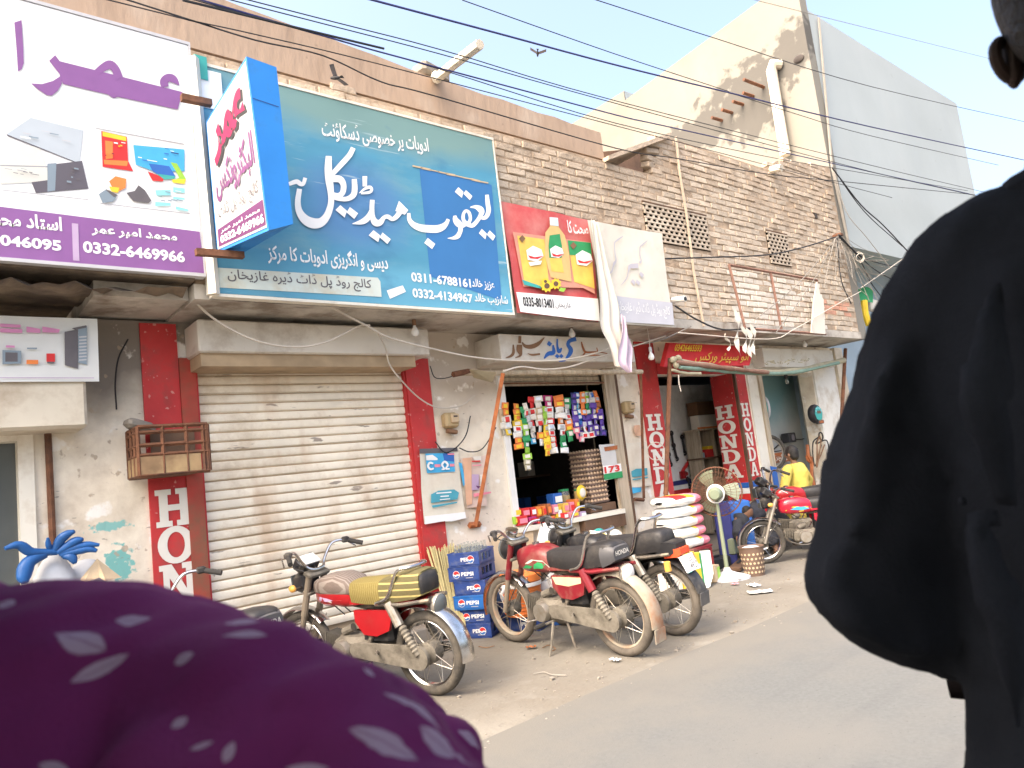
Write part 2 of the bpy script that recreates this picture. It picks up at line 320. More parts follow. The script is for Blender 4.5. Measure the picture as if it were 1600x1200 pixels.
class MB:
    def __init__(s):
        s.v = []; s.f = []; s.m = []; s.c = 0
    def mat(s, i):
        s.c = i; return s
    def add(s, vs, fs):
        o = len(s.v)
        s.v += [tuple(p) for p in vs]
        for f in fs:
            s.f.append([o+i for i in f]); s.m.append(s.c)
        return s
    def box(s, x0, x1, y0, y1, z0, z1):
        return s.add([(x0, y0, z0), (x1, y0, z0), (x1, y1, z0), (x0, y1, z0), (x0, y0, z1), (x1, y0, z1), (x1, y1, z1), (x0, y1, z1)],
                     [(0, 3, 2, 1), (4, 5, 6, 7), (0, 1, 5, 4), (1, 2, 6, 5), (2, 3, 7, 6), (3, 0, 4, 7)])
    def obox(s, c, size, rot=(0, 0, 0), bev=0.0):
        R = Euler(rot).to_matrix(); c = Vector(c); hx, hy, hz = (q/2 for q in size)
        if bev <= 0:
            vs = [c+R@Vector((a*hx, b*hy, e*hz)) for e in (-1, 1) for b in (-1, 1) for a in (-1, 1)]
            return s.add(vs, [(0, 2, 3, 1), (4, 5, 7, 6), (0, 1, 5, 4), (1, 3, 7, 5), (3, 2, 6, 7), (2, 0, 4, 6)])
        rings = []
        for z, k in ((-hz, bev), (-hz+bev, 0), (hz-bev, 0), (hz, bev)):
            r = []
            X, Yh = hx-k, hy-k; q = bev
            for (a, b) in ((1, 1), (-1, 1), (-1, -1), (1, -1)):
                p1 = (a*X, b*(Yh-q)); p2 = (a*(X-q), b*Yh)
                r += [p1, p2] if a*b > 0 else [p2, p1]
            rings.append([c+R@Vector((px, py, z)) for px, py in r])
        return s.loft(rings)
    def loft(s, rings, cap=True, closed=True):
        n = len(rings[0]); vs = [p for r in rings for p in r]; fs = []
        for i in range(len(rings)-1):
            for j in range(n if closed else n-1):
                a, b = i*n+j, i*n+(j+1) % n
                fs.append((a, b, b+n, a+n))
        if cap and closed:
            fs.append(tuple(reversed(range(n)))); fs.append(tuple((len(rings)-1)*n+j for j in range(n)))
        return s.add(vs, fs)
    def tube(s, pts, r, n=8, smooth=0, cap=True):
        if smooth: pts = crom(pts, smooth)
        P = [Vector(p[:3]) for p in pts]
        rr = [r]*len(P) if isinstance(r, (int, float)) else list(r)
        if len(rr) != len(P):
            xs = np.linspace(0, 1, len(rr)); rr = list(np.interp(np.linspace(0, 1, len(P)), xs, rr))
        T = []
        for i in range(len(P)):
            t = (P[min(i+1, len(P)-1)]-P[max(i-1, 0)])
            T.append(t.normalized() if t.length > 1e-9 else Vector((0, 0, 1)))
        u, v, _ = basis(T[0])
        rings = []
        for i, p in enumerate(P):
            u = (u - T[i]*u.dot(T[i])); u = u.normalized() if u.length > 1e-6 else basis(T[i])[0]
            v = T[i].cross(u)
            rings.append([p+(u*math.cos(2*math.pi*k/n)+v*math.sin(2*math.pi*k/n))*rr[i] for k in range(n)])
        return s.loft(rings, cap)
    def lathe(s, prof, o=(0, 0, 0), axis=(0, 0, 1), n=20, cap=False):
        u, v, a = basis(axis); o = Vector(o)
        rings = [[o+a*h+(u*math.cos(2*math.pi*k/n)+v*math.sin(2*math.pi*k/n))*max(r, 1e-4) for k in range(n)] for r, h in prof]
        return s.loft(rings, cap)
    def torus(s, c, axis, R, r, n=28, k=8, ry=None, a0=0, a1=2*math.pi):
        u, v, a = basis(axis); c = Vector(c); ry = ry or r
        full = abs(a1-a0-2*math.pi) < 1e-6
        rings = []
        for i in range(n+(0 if full else 1)):
            t = a0+(a1-a0)*i/n; e = u*math.cos(t)+v*math.sin(t)
            rings.append([c+e*(R+r*math.cos(2*math.pi*j/k))+a*(ry*math.sin(2*math.pi*j/k)) for j in range(k)])
        if full: rings.append(rings[0])
        return s.loft(rings, cap=not full)
    def ell(s, c, r, n=16, k=10, rot=(0, 0, 0)):
        R = Euler(rot).to_matrix(); c = Vector(c)
        rings = []
        for i in range(k+1):
            t = -math.pi/2+math.pi*i/k
            rings.append([c+R@Vector((r[0]*max(math.cos(t), 1e-3)*math.cos(2*math.pi*j/n), r[1]*max(math.cos(t), 1e-3)*math.sin(2*math.pi*j/n), r[2]*math.sin(t))) for j in range(n)])
        return s.loft(rings)
    def prism(s, poly, dvec):
        """extrude a planar polygon (3D points) along dvec"""
        n = len(poly); P = [Vector(p) for p in poly]; D = Vector(dvec)
        return s.add(P+[p+D for p in P], [tuple(range(n)), tuple(reversed(range(n, 2*n)))]+[(i, n+i, n+(i+1) % n, (i+1) % n) for i in range(n)])
    def sheet(s, f, nu, nv):
        vs = [f(i/nu, j/nv) for j in range(nv+1) for i in range(nu+1)]
        return s.add(vs, [(j*(nu+1)+i, j*(nu+1)+i+1, (j+1)*(nu+1)+i+1, (j+1)*(nu+1)+i) for j in range(nv) for i in range(nu)])
    def mesh(s, name, mats, off=(0, 0, 0), sm=35, fix=True):
        me = bpy.data.meshes.new(name)
        ox, oy, oz = off
        me.from_pydata([(x-ox, y-oy, z-oz) for x, y, z in s.v], [], s.f)
        if isinstance(mats, (str, bpy.types.Material)): mats = [mats]
        for q in mats: me.materials.append(M[q] if isinstance(q, str) else q)
        if len(mats) > 1: me.polygons.foreach_set('material_index', s.m)
        if fix:
            import bmesh
            bm = bmesh.new(); bm.from_mesh(me)
            bmesh.ops.recalc_face_normals(bm, faces=bm.faces)
            bm.to_mesh(me); bm.free()
        me.update()
        if sm:
            me.shade_smooth()
            me.set_sharp_from_angle(angle=rad(sm))
        return me
    def build(s, name, mats, parent=None, sm=35, world=False, label=None, kind=None, fix=True):
        off = (0, 0, 0)
        if world and parent is not None:
            r = parent
            while r.parent: r = r.parent
            off = r.location
        o = bpy.data.objects.new(name, s.mesh(name, mats, off, sm, fix))
        COL.objects.link(o)
        if parent is not None: o.parent = parent
        if label: o['label'] = label
        if kind: o['kind'] = kind
        return o

def thing(name, label, cat, loc=(0, 0, 0), rz=0, group=None):
    o = bpy.data.objects.new(name, None); COL.objects.link(o)
    o.empty_display_size = 0.1
    o.location = loc; o.rotation_euler = (0, 0, rz)
    o['label'] = label; o['category'] = cat
    if group: o['group'] = group
    return o
def tag(o, label, cat, group=None):
    o['label'] = label; o['category'] = cat
    if group: o['group'] = group
    return o
def child(name, me, parent, loc=(0, 0, 0), rot=(0, 0, 0), scale=None):
    o = bpy.data.objects.new(name, me); COL.objects.link(o); o.parent = parent
    o.location = loc; o.rotation_euler = rot
    if scale: o.scale = scale
    return o
def copy_tree(o, parent=None):
    c = o.copy(); COL.objects.link(c)
    if parent is not None: c.parent = parent
    for ch in list(o.children): copy_tree(ch, c)
    return c
def recentre(o):
    """put the origin of a single-mesh thing at its base"""
    me = o.data; n = len(me.vertices); co = np.empty(n*3); me.vertices.foreach_get('co', co); co = co.reshape(-1, 3)
    c = Vector(((co[:, 0].min()+co[:, 0].max())/2, (co[:, 1].min()+co[:, 1].max())/2, co[:, 2].min()))
    me.transform(Matrix.Translation(-c)); o.location = c
    return o

def remesh(o, voxel, smooth=6, disp=None):
    """fuse overlapping volumes of a mesh into one continuous skin"""
    m = o.modifiers.new('r', 'REMESH'); m.mode = 'VOXEL'; m.voxel_size = voxel
    s = o.modifiers.new('s', 'SMOOTH'); s.iterations = smooth; s.factor = 0.5
    dg = bpy.context.evaluated_depsgraph_get(); dg.update()
    me = bpy.data.meshes.new_from_object(o.evaluated_get(dg))
    o.modifiers.clear()
    mats = [q for q in o.data.materials]
    o.data = me
    me.materials.clear()
    for q in mats: me.materials.append(q)
    me.polygons.foreach_set('material_index', [0]*len(me.polygons))
    me.shade_smooth()
    return o

# ------------------------------------------------------------------ lettering
_FORMS = {}
for cp in list(range(0xFB50, 0xFDFF))+list(range(0xFE70, 0xFEFD)):
    dc = unicodedata.decomposition(chr(cp)).split()
    if len(dc) == 2 and dc[0] in ('<initial>', '<medial>', '<final>', '<isolated>'):
        _FORMS.setdefault(int(dc[1], 16), {})[dc[0][1:-1]] = chr(cp)
_FORMS[0x6CC] = {'isolated': '\ufbfc', 'final': '\ufbfd', 'initial': '\ufbfe', 'medial': '\ufbff'}
def urdu(s):
    out = []
    for wd in s.split(' '):
        r = []
        for i, ch in enumerate(wd):
            fm = _FORMS.get(ord(ch))
            if not fm: r.append(ch); continue
            pv = i > 0 and 'initial' in _FORMS.get(ord(wd[i-1]), {})
            nx = i < len(wd)-1 and 'initial' in fm and ('final' in _FORMS.get(ord(wd[i+1]), {}))
            k = 'medial' if pv and nx else 'final' if pv else 'initial' if nx else 'isolated'
            r.append(fm.get(k) or fm.get('isolated') or ch)
        out.append(''.join(reversed(r)))
    return ' '.join(reversed(out))

def text2d(body, bold=0.0, shear=0.0, res=3):
    cu = bpy.data.curves.new('t', 'FONT'); cu.body = body; cu.resolution_u = res; cu.offset = bold; cu.shear = shear
    o = bpy.data.objects.new('t', cu); COL.objects.link(o)
    dg = bpy.context.evaluated_depsgraph_get()
    me = bpy.data.meshes.new_from_object(o.evaluated_get(dg))
    vs = [(v.co.x, v.co.y) for v in me.vertices]; fs = [tuple(p.vertices) for p in me.polygons]
    bpy.data.objects.remove(o); bpy.data.curves.remove(cu); bpy.data.meshes.remove(me)
    if not vs: return [(0, 0), (1, 0), (1, 1)], []
    xs = [v[0] for v in vs]; ys = [v[1] for v in vs]
    x0, x1, y0, y1 = min(xs), max(xs), min(ys), max(ys)
    return [((a-x0)/(x1-x0), (b-y0)/(y1-y0)) for a, b in vs], fs
def put_text(mb, body, org, ux, uz, bold=0.0, shear=0.0):
    """flat lettering fitted to the parallelogram org, ux (along), uz (up)"""
    vs, fs = text2d(body, bold, shear)
    o, a, b = Vector(org), Vector(ux), Vector(uz)
    mb.add([o+a*u+b*v for u, v in vs], fs)
    return mb
def wall_text(mb, body, x0, x1, z0, z1, Y, bold=0.0, drop=0.0, shear=0.0):
    return put_text(mb, body, (x0, Y, z0), (x1-x0, 0, -drop), (0, 0, z1-z0), bold, shear)

class Pen:
    """brush lettering: strokes measured in a photo crop, laid flat on the plane y = Y"""
    def __init__(s, ox, oy, sc, Y):
        s.o = (ox, oy, sc); s.Y = Y; s.mb = MB(); s.k = 0
    def pt(s, x, y, dy=0.0):
        return at(s.o[0]+x/s.o[2], s.o[1]+y/s.o[2], s.Y-dy)
    def stroke(s, pts, k=5):
        P = crom(pts, k); vs = []; fs = []
        s.k += 1
        for i, p in enumerate(P):
            a = P[max(i-1, 0)]; b = P[min(i+1, len(P)-1)]
            dx, dy = b[0]-a[0], b[1]-a[1]; l = math.hypot(dx, dy) or 1
            nx, ny = -dy/l*max(p[2], 2)/2, dx/l*max(p[2], 2)/2
            e = s.k*0.0002+i*0.00001
            vs += [s.pt(p[0]+nx, p[1]+ny, e), s.pt(p[0]-nx, p[1]-ny, e)]
        for i in range(len(P)-1): fs.append((2*i, 2*i+1, 2*i+3, 2*i+2))
        s.mb.add(vs, fs); return s
    def poly(s, pts):
        s.k += 1
        s.mb.add([s.pt(x, y, s.k*0.0002) for x, y in pts], [tuple(range(len(pts)))]); return s

def slab_letter(mb, ch, org, ux, uz, off):
    """slab serif capitals in a unit box"""
    o, a, b = Vector(org), Vector(ux), Vector(uz); kk = [0]
    def P(pts):
        kk[0] += 1
        mb.add([o+a*u+b*v+off*(1+kk[0]*0.15) for u, v in pts], [tuple(range(len(pts)))])
    def R(x0, y0, x1, y1): P([(x0, y0), (x1, y0), (x1, y1), (x0, y1)])
    t = .15
    if ch == 'H':
        for x in (0, .56): R(x, 0, x+.44, t); R(x, 1-t, x+.44, 1); R(x+.10, t, x+.34, 1-t)
        R(.34, .42, .66, .58)
    elif ch == 'O':
        n = 28; vs = []; fs = []
        for i in range(n):
            q = 2*math.pi*i/n
            vs += [o+a*(.5+.5*math.cos(q))+b*(.5+.5*math.sin(q))+off, o+a*(.5+.24*math.cos(q))+b*(.5+.34*math.sin(q))+off]
        for i in range(n): fs.append((2*i, 2*((i+1) % n), 2*((i+1) % n)+1, 2*i+1))
        mb.add(vs, fs)
    elif ch == 'N':
        R(0, 0, .40, t); R(.10, t, .27, 1); R(0, 1-t, .30, 1); R(.62, 1-t, 1, 1); R(.72, .0, .89, 1-t); P([(.05, 1), (.34, 1), (.89, 0), (.66, 0)])
    elif ch == 'D':
        R(0, 0, .45, t); R(0, 1-t, .45, 1); R(.10, t, .34, 1-t)
        n = 14; vs = []; fs = []
        for i in range(n+1):
            q = -math.pi/2+math.pi*i/n
            vs += [o+a*(.45+.55*math.cos(q))+b*(.5+.5*math.sin(q))+off*2, o+a*(.45+.28*math.cos(q))+b*(.5+.35*math.sin(q))+off*2]
        for i in range(n): fs.append((2*i, 2*i+2, 2*i+3, 2*i+1))
        mb.add(vs, fs)
    elif ch == 'A':
        R(0, 0, .38, t); R(.62, 0, 1, t); P([(.36, 1), (.58, 1), (.30, t), (.10, t)]); P([(.42, 1), (.64, 1), (.90, t), (.66, t)]); R(.26, .30, .74, .43)
def honda(mb, cols, off):
    """cols: five (org, ux, uz)"""
    for ch, (o, a, b) in zip('HONDA', cols): slab_letter(mb, ch, o, a, b, Vector(off))
# ------------------------------------------------------------------ ground and road
WY = 5.9          # ground-floor wall
UY = 5.2          # upper wall, flush with the slab edge
CZ = 2.89         # underside of the slab
def X(px, py, Y=WY): return at(px, py, Y).x
def Z(px, py, Y=WY): return at(px, py, Y).z

g = MB(); g.sheet(lambda u, v: (-150+300*u, -150+300*v, 0), 4, 4)
g.build('ground', 'ground_dirt', kind='structure')
rng = random.Random(3)
edge = [3.42+0.10*math.sin(i*0.9)+rng.uniform(-.07, .07) for i in range(121)]
r = MB()
xs = [-60+i for i in range(121)]
vs = [(x, -5.2, 0.006) for x in xs]+[(x, e, 0.006) for x, e in zip(xs, edge)]
r.add(vs, [(i, i+1, 121+i+1, 121+i) for i in range(120)])
r.build('road', 'asphalt', kind='structure')
mm('dust_line', (0.19, 0.18, 0.16), 0.95, var=0.15, scale=5, dirt=(0.165, 0.16, 0.14), damt=0.5, dscale=3)
dl = MB()
for i in range(55, 90):
    for k in range(3):
        x0 = xs[i]+k*0.33; e = edge[i]+(edge[i+1]-edge[i])*k/3
        if rng.random() < .4: continue
        wd = rng.uniform(.01, .03); off = rng.uniform(-.25, .0)
        dl.add([(x0, e+off, .010), (x0+rng.uniform(.2, .33), e+off+rng.uniform(-.02, .02), .010), (x0+.3, e+off+wd, .010), (x0+.02, e+off+wd, .010)], [(0, 1, 2, 3)])
# the raised concrete step the shops stand on
st = MB()
for x0, x1, y0, h in ((-2.0, 1.35, 5.55, .10), (1.36, 3.72, 5.72, .16), (3.74, 7.0, 5.84, .12), (7.02, 12.6, 5.72, .10)):
    st.obox(((x0+x1)/2, (y0+WY)/2, h/2), (x1-x0, WY-y0, h), bev=.015)
st.build('pavement', 'concrete', kind='structure')
# grit, chips and scraps of litter on the dirt verge: nobody could count them
def scatter():
    mb = MB(); R = random.Random(8)
    for i in range(900):
        x = R.uniform(2, 10); y = R.uniform(3.3, 5.6)
        s = R.uniform(.004, .014) if R.random() < .93 else R.uniform(.015, .03)
        a = R.uniform(0, 3)
        mb.obox((x, y, s*.3), (s, s*R.uniform(.5, 1), s*.6), (R.uniform(-.3, .3), R.uniform(-.3, .3), a))
    o = mb.build('gravel', 'concrete', kind='stuff', sm=0)
scatter()

# ------------------------------------------------------------------ the row of shops
shop = thing('shop_row', 'long two-storey row of roadside shops with a bare brick upper wall over a projecting slab', 'building', (6, 6, 0))
def part(name, mb, mats, parent=None, **k):
    return mb.build(name, mats, parent or shop, world=True, **k)

# x stations on the ground floor, read off the photo on the wall plane
xL0 = 1.40; xS0 = 1.78; xS1 = 3.70; xR1 = 3.97
xW0 = 4.86; xW1 = 6.42; xJ = 6.60
xP0 = 7.06; xP1 = 7.46; xM1 = 9.16; xM2 = 9.46; xM3 = 9.86; xG1 = 11.45; xE = 12.45
zS = 2.52; zW0 = .86; zW1 = 2.36; zM = 2.46
plw = mat('plaster_shopfront', (0.84, 0.755, 0.61), 0.9, var=0.10, scale=2.0, bump=0.45, bscale=14, dirt=(0.56, 0.47, 0.36), damt=0.38, dscale=2.2)
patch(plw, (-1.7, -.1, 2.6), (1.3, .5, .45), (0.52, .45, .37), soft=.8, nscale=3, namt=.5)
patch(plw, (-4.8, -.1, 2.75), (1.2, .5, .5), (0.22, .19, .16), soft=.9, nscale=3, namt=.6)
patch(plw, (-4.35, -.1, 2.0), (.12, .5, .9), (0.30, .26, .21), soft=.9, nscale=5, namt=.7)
patch(plw, (-4.82, -.1, 1.10), (.09, .3, .11), (0.20, .46, .42), soft=.25, nscale=22, namt=1.3)
patch(plw, (-4.86, -.1, 1.38), (.11, .3, .03), (0.24, .48, .44), soft=.3, nscale=26, namt=1.4)
patch(plw, (-4.80, -.1, .80), (.04, .3, .035), (0.13, .42, .38), soft=.2, nscale=14, namt=.4)
patch(plw, (-1.5, -.1, .55), (.8, .3, .5), (0.76, .66, .54), soft=.6, nscale=4, namt=.5)
speckle(plw, (.42, .33, .24), 11, .655, .75, .035, (1, 1, .8)); speckle(plw, (.90, .87, .81), 4.5, .60, .8, .05, (1, 1, 1), 5, 2.0); speckle(plw, (.30, .25, .20), 26, .70, .7, .03, (.5, 1, 1.4), 4, 5.0)
gw = MB()
def seg(x0, x1, z0, z1, y0=WY, y1=WY+.24): gw.box(x0, x1, y0, y1, z0, z1)
DX = at(30, 800, WY).x+.092
seg(DX, xS0, 0, CZ); seg(xS0, xS1, zS+.22, CZ); seg(xS1, xW0, 0, CZ)
seg(xW0, xW1, 0, zW0); seg(xW0, xW1, zW1+.12, CZ); seg(xW1, xP1, 0, CZ)
seg(xP1, xM1, zM, CZ); seg(xM1, xM3, 0, CZ, WY, WY+.36); seg(xM3, xG1, 2.46, CZ); seg(xG1, xE, 0, CZ)
seg(-3.2, -1.5, 0, CZ); seg(-1.5, DX, 2.125, CZ)
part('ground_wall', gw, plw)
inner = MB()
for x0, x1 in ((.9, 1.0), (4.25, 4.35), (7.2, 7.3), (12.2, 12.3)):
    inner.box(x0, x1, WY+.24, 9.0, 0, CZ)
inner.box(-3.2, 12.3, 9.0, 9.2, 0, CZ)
part('inner_wall', inner, 'room_shade')
fl = MB(); fl.box(-3.2, 12.3, WY+.001, 9.0, 0.0, .12); part('shop_floor', fl, 'concrete')

# the slab that carries the upper floor
sb = MB(); sb.box(1.0, 1.6, UY+.12, 9.2, CZ+.02, 3.01); part('slab_beam', sb, 'slab')
sb = MB(); sb.box(1.605, 11.9, UY, 9.2, CZ, 3.0); part('floor_slab', sb, 'slab')
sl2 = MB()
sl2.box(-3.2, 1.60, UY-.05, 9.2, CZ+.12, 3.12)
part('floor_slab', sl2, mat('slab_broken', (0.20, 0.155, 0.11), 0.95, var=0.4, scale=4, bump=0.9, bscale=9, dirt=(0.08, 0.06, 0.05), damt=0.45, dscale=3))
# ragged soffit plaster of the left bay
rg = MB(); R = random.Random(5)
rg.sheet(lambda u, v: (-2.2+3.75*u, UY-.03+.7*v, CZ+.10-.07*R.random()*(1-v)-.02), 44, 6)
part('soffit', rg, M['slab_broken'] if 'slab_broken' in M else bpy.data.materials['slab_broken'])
roof = MB(); roof.box(-3.2, 6.2, UY+.4, 9.2, 4.5, 4.6); roof.box(7.6, 11.9, UY+.3, 9.2, 4.9, 5.0); part('roof_slab', roof, 'slab')

# upper brick wall: a recessed mortar core and individual bricks laid proud of it
def ztop(x):
    if x < 6.27: return 4.84
    if x < 7.16: return 4.83
    if x < 7.56: return 4.86+.54*min(1, max(0, (x-7.14)/.16))**1.0*(1 if x > 7.3 else .8)
    if x < 9.75: return 5.41
    if x < 10.25: return 5.41+.25*(x-9.75)/.5
    return 5.64+.2*(x-10.25)/1.65
core = MB()
prof = [(1.62, 3.0), (11.86, 3.0)]
for i in range(61):
    x = 11.86-(11.86-1.62)*i/60; prof.append((x, ztop(x)-.03))
core.prism([(x, UY+.010, z) for x, z in prof], (0, .2, 0))
part('brick_backing', core, 'mortar')
V1 = (6.80, 8.02, 3.95, 4.39); V2 = (9.50, 10.02, 3.93, 4.38)
BM = {}
def brick_mesh(kind, vv):
    key = (kind, vv)
    if key in BM: return BM[key]
    R = random.Random(vv*7+len(kind)); mb = MB()
    L, H, D = .232, .068, .085
    j = lambda s: R.uniform(-s, s)
    rings = []
    for y, k in ((0.0, .006), (.007, 0), (D, 0)):
        rings.append([(sx*(L/2-k)+j(.004), y+(j(.004) if y < .05 else 0), sz*(H/2-k)+j(.004)) for sx, sz in ((-1, -1), (1, -1), (1, 1), (-1, 1))])
    mb.loft(rings)
    BM[key] = mb.mesh('brick', kind, sm=0)
    return BM[key]
laid = []
R = random.Random(21)
z = 3.035; row = 0
while z < 5.85:
    x = 1.70+(.125 if row % 2 else 0)
    while x < 11.8:
        L2 = .125
        ok = z+.03 < ztop(x)-R.uniform(-.02, .035)
        if x < 4.45 and z < 4.60: ok = False
        if x < 6.98 and z < 3.98: ok = False
        for V in (V1, V2):
            if V[0]-.06 < x < V[1]+.06 and V[2]-.03 < z < V[3]+.03: ok = False
        if x > 6.25 and x < 7.2 and z > 4.80: ok = False
        if ok and R.random() < .985:
            wz = math.sin(x*1.7)*.2+math.sin(x*5.1+z*3)*.12
            if 8.35 < x < 10.75 and 2.95 < z < 3.76: k = 'brick_white' if R.random() < .9 else 'brick_pale'
            elif 10.75 < x < 11.75 and 3.28 < z+R.uniform(-.04, .04) < 3.46: k = 'brick_red' if R.random() < .7 else 'brick_pale'
            elif z < 4.62+wz and x > 7.0: k = 'brick_pale'
            elif x > 7.6 and z < 5.2 and R.random() < .35: k = 'brick_pale'
            else: k = 'brick'
            laid.append((x, z, k))
        x += .25
    z += .0815; row += 1
def near(b): return (Vector((b[0], UY, b[1]))-EYE).length
laid.sort(key=near)
rest = {}
for i, (x, z, k) in enumerate(laid):
    loc = Vector((x+R.uniform(-.004, .004), UY+R.uniform(-.007, .008), z+R.uniform(-.003, .003)+.004*math.sin(x*3)))
    rot = (R.uniform(-.03, .03), R.uniform(-.012, .012), R.uniform(-.03, .03))
    if i < 300:
        child('brick', brick_mesh(k, R.randrange(5)), shop, loc-shop.location, rot)
    else:
        mb = rest.setdefault('all', (MB(), []))
        ks = ['brick', 'brick_pale', 'brick_white', 'brick_red']
        mb[0].mat(ks.index(k))
        me = brick_mesh(k, R.randrange(5)); Rm = Euler(rot).to_matrix()
        mb[0].add([Rm@v.co+loc for v in me.vertices], [tuple(p.vertices) for p in me.polygons])
for kk, (mb, _) in rest.items():
    mb.build('brickwork', ['brick', 'brick_pale', 'brick_white', 'brick_red'], shop, sm=0, world=True, kind='stuff')
# broken stubs where the wall has fallen away
stub = MB()
for (x, z, l, a) in ((7.10, 5.02, .2, .1), (7.14, 5.12, .22, -.1), (7.08, 4.93, .18, .2), (7.22, 5.23, .24, 0), (7.3, 5.31, .2, .1), (7.16, 4.86, .2, 0)):
    stub.obox((x, UY+.06, z), (l, .12, .07), (a, a*.5, a), bev=.008)
part('broken_brick_end', stub, 'brick')
# pierced brick ventilators
def vent(V, name='vent_grille'):
    x0, x1, z0, z1 = V; mb = MB(); nx = max(3, round((x1-x0)/.105)); nz = 8
    dx = (x1-x0)/nx; dz = (z1-z0)/nz
    for j in range(nz+1):
        zz = z0+j*dz; mb.box(x0-.02, x1+.02, UY-.014, UY+.003, zz-.010, zz+.010)
        if j == nz: break
        for i in range(nx+1):
            xx = x0+i*dx+(dx/2 if j % 2 else 0)*.9
            if xx < x1+.01: mb.box(xx-.017, xx+.017, UY-.011, UY+.001, zz+.010, zz+dz-.010)
    part(name, mb, 'brick_pale')
    bk = MB(); bk.box(x0-.02, x1+.02, UY+.0045, UY+.0095, z0-.02, z1+.02); part('vent_shade_plate', bk, 'hole')  # black plate on the wall face painting the shade of the openings
    l = MB(); l.box(x0-.03, x1+.03, UY-.012, UY+.05, z1+.016, z1+.034); part('vent_lintel', l, 'wood_dark')
vent(V1); vent(V2)
# dark block painting the shade of a small square hole high in the wall
hb = MB(); hb.box(11.02, 11.10, UY-.012, UY+.01, 4.80, 4.88); part('putlog_hole_shade', hb, 'room_shade')

# peach parapet with rain streaks, and its projecting cap edge
mp = M['plaster_peach']
pp = MB()
pf = [(-3.2, 4.845), (6.24, 4.845)]
R = random.Random(9)
for i in range(40):
    x = 6.24-i*.2436
    zt = 5.17+.05*max(0, (6.25-x)/2.4)*(1 if x > 3.9 else 1.0)+(.06*(3.9-x)/1.5 if x < 3.9 else 0)
    pf.append((x, zt+R.uniform(-.008, .012)))
pp.prism([(x, UY+.03, z) for x, z in pf], (0, .2, 0))
part('parapet', pp, mp)
pb = MB(); pb.box(-3.2, 4.4, UY-.02, UY+.05, 4.60, 4.70)
part('parapet_band', pb, 'brick')
# rubble lump on the parapet by the spout
lump = MB(); lump.obox((3.98, UY+.12, 5.30), (.34, .2, .14), (0, .12, .1), bev=.03); part('parapet_lump', lump, 'concrete')
# caved-in roof slab lying over the gap
cs = MB(); a = at(950, 246, UY-.06); b = at(1047, 208, UY-.06)
cs.prism([(a.x, UY-.06, a.z-.03), (b.x, UY-.06, b.z-.05), (b.x+.03, UY-.06, b.z+.02), (a.x+.02, UY-.06, a.z+.03)], (0, 1.5, 0))
part('fallen_roof_slab', cs, 'brick')
gp = MB(); gp.prism([(7.2, UY+.9, 4.6), (9.2, UY+.9, 4.6), (9.2, UY+.9, 5.95), (8.85, UY+.9, 5.95), (7.25, UY+.9, 5.52)], (0, .1, 0)); gp.box(6.2, 7.7, UY+.2, UY+.9, 4.55, 4.62); part('gap_shade_wall', gp, 'wood_dark')  # dark-coloured backing that paints the shade in the roof gap

# tan conduit down the brick face
cd = MB(); cd.tube([at(1056, 214, UY-.05), at(1062, 270, UY-.05), at(1072, 330, UY-.05), at(1085, 430, UY-.05), at(1100, 510, UY-.05)], .017, 6); part('conduit_pipe', cd, 'conduit_tan')
sp = MB(); sp.tube([(9.93, UY-.16, 5.36), (9.93, UY+.25, 5.44)], .055, 10); 
part('drain_spout', sp, 'pvc')
sp = MB(); sp.tube([at(683, 122, UY-.12), at(712, 98, UY-.38), at(750, 69, UY-.78)], .045, 8); sp.tube([at(680, 118, UY+.1), at(683, 122, UY-.12)], .05, 8)
part('roof_spout', sp, 'pvc')

# painted pilasters (thin renders proud of the wall) with HONDA on them
def pilaster(x0, x1, z0, z1, mt='paint_red', y=WY):
    mb = MB(); mb.box(x0, x1, y-.02, y-.0005, z0, z1); return part('pilaster', mb, mt)
p1 = pilaster(xL0, xS0-.12, .2, 2.87)
p1b = MB(); p1b.box(xS0-.118, xS0, WY-.035, WY-.0005, .2, 2.6); part('door_frame', p1b, mat('frame_red', (0.38, .05, .035), .7, var=.2, scale=5, dirt=(.20, .09, .05), damt=.45, dscale=3))
p2 = pilaster(xS1+.002, xR1, .35, 2.62)
p3 = pilaster(xP0+.03, xP1, .92, 2.87)
p4 = pilaster(xM1+.03, xM2, .92, 2.60)
p4b = MB(); p4b.box(xM1-.02, xM1, WY+.0, WY+.36, .9, 2.46); part('pier_side', p4b, 'paint_red')
p5 = pilaster(xM2+.06, xM3-.10, .2, 2.6, 'paint_cream')
p5b = MB(); p5b.box(xM3-.098, xM3, WY-.05, WY+.06, .2, 2.5); part('door_frame', p5b, 'wood_pale')
p5c = MB(); p5c.box(xM1-.005, xM1+.028, WY-.045, WY+.0, .2, 2.5); part('door_frame', p5c, 'wood_dark')
lt = MB(); lt.box(xP1+.002, xM1-.006, WY-.03, WY-.001, zM-.01, zM+.13); part('lintel', lt, 'paint_red')
hz = MB()
def vcol(x0, x1, z1, h, gap, y, slant=0):
    return [((x0, y, z1-(i+1)*h-i*gap), (x1-x0, 0, 0), (0, 0, h)) for i in range(5)]
honda(hz, vcol(xL0+.035, xL0+.29, 1.60, .275, .0, WY-.024), (0, -.002, 0))
l1 = part('lettering', hz, 'offwhite')
hz = MB(); honda(hz, vcol(xP0+.05, xP0+.34, 1.94, .205, .015, WY-.024), (0, -.002, 0)); part('lettering', hz, 'offwhite')
hz = MB(); honda(hz, vcol(xM1+.06, xM1+.25, 2.02, .195, .018, WY-.024), (0, -.002, 0)); part('lettering', hz, 'offwhite')
hz = MB(); honda(hz, [((xM1-.024, WY+.35, z), (0, -.30, 0), (0, 0, .195)) for z in (1.825, 1.612, 1.399, 1.186, .973)], (-.002, 0, 0)); part('lettering', hz, 'offwhite')
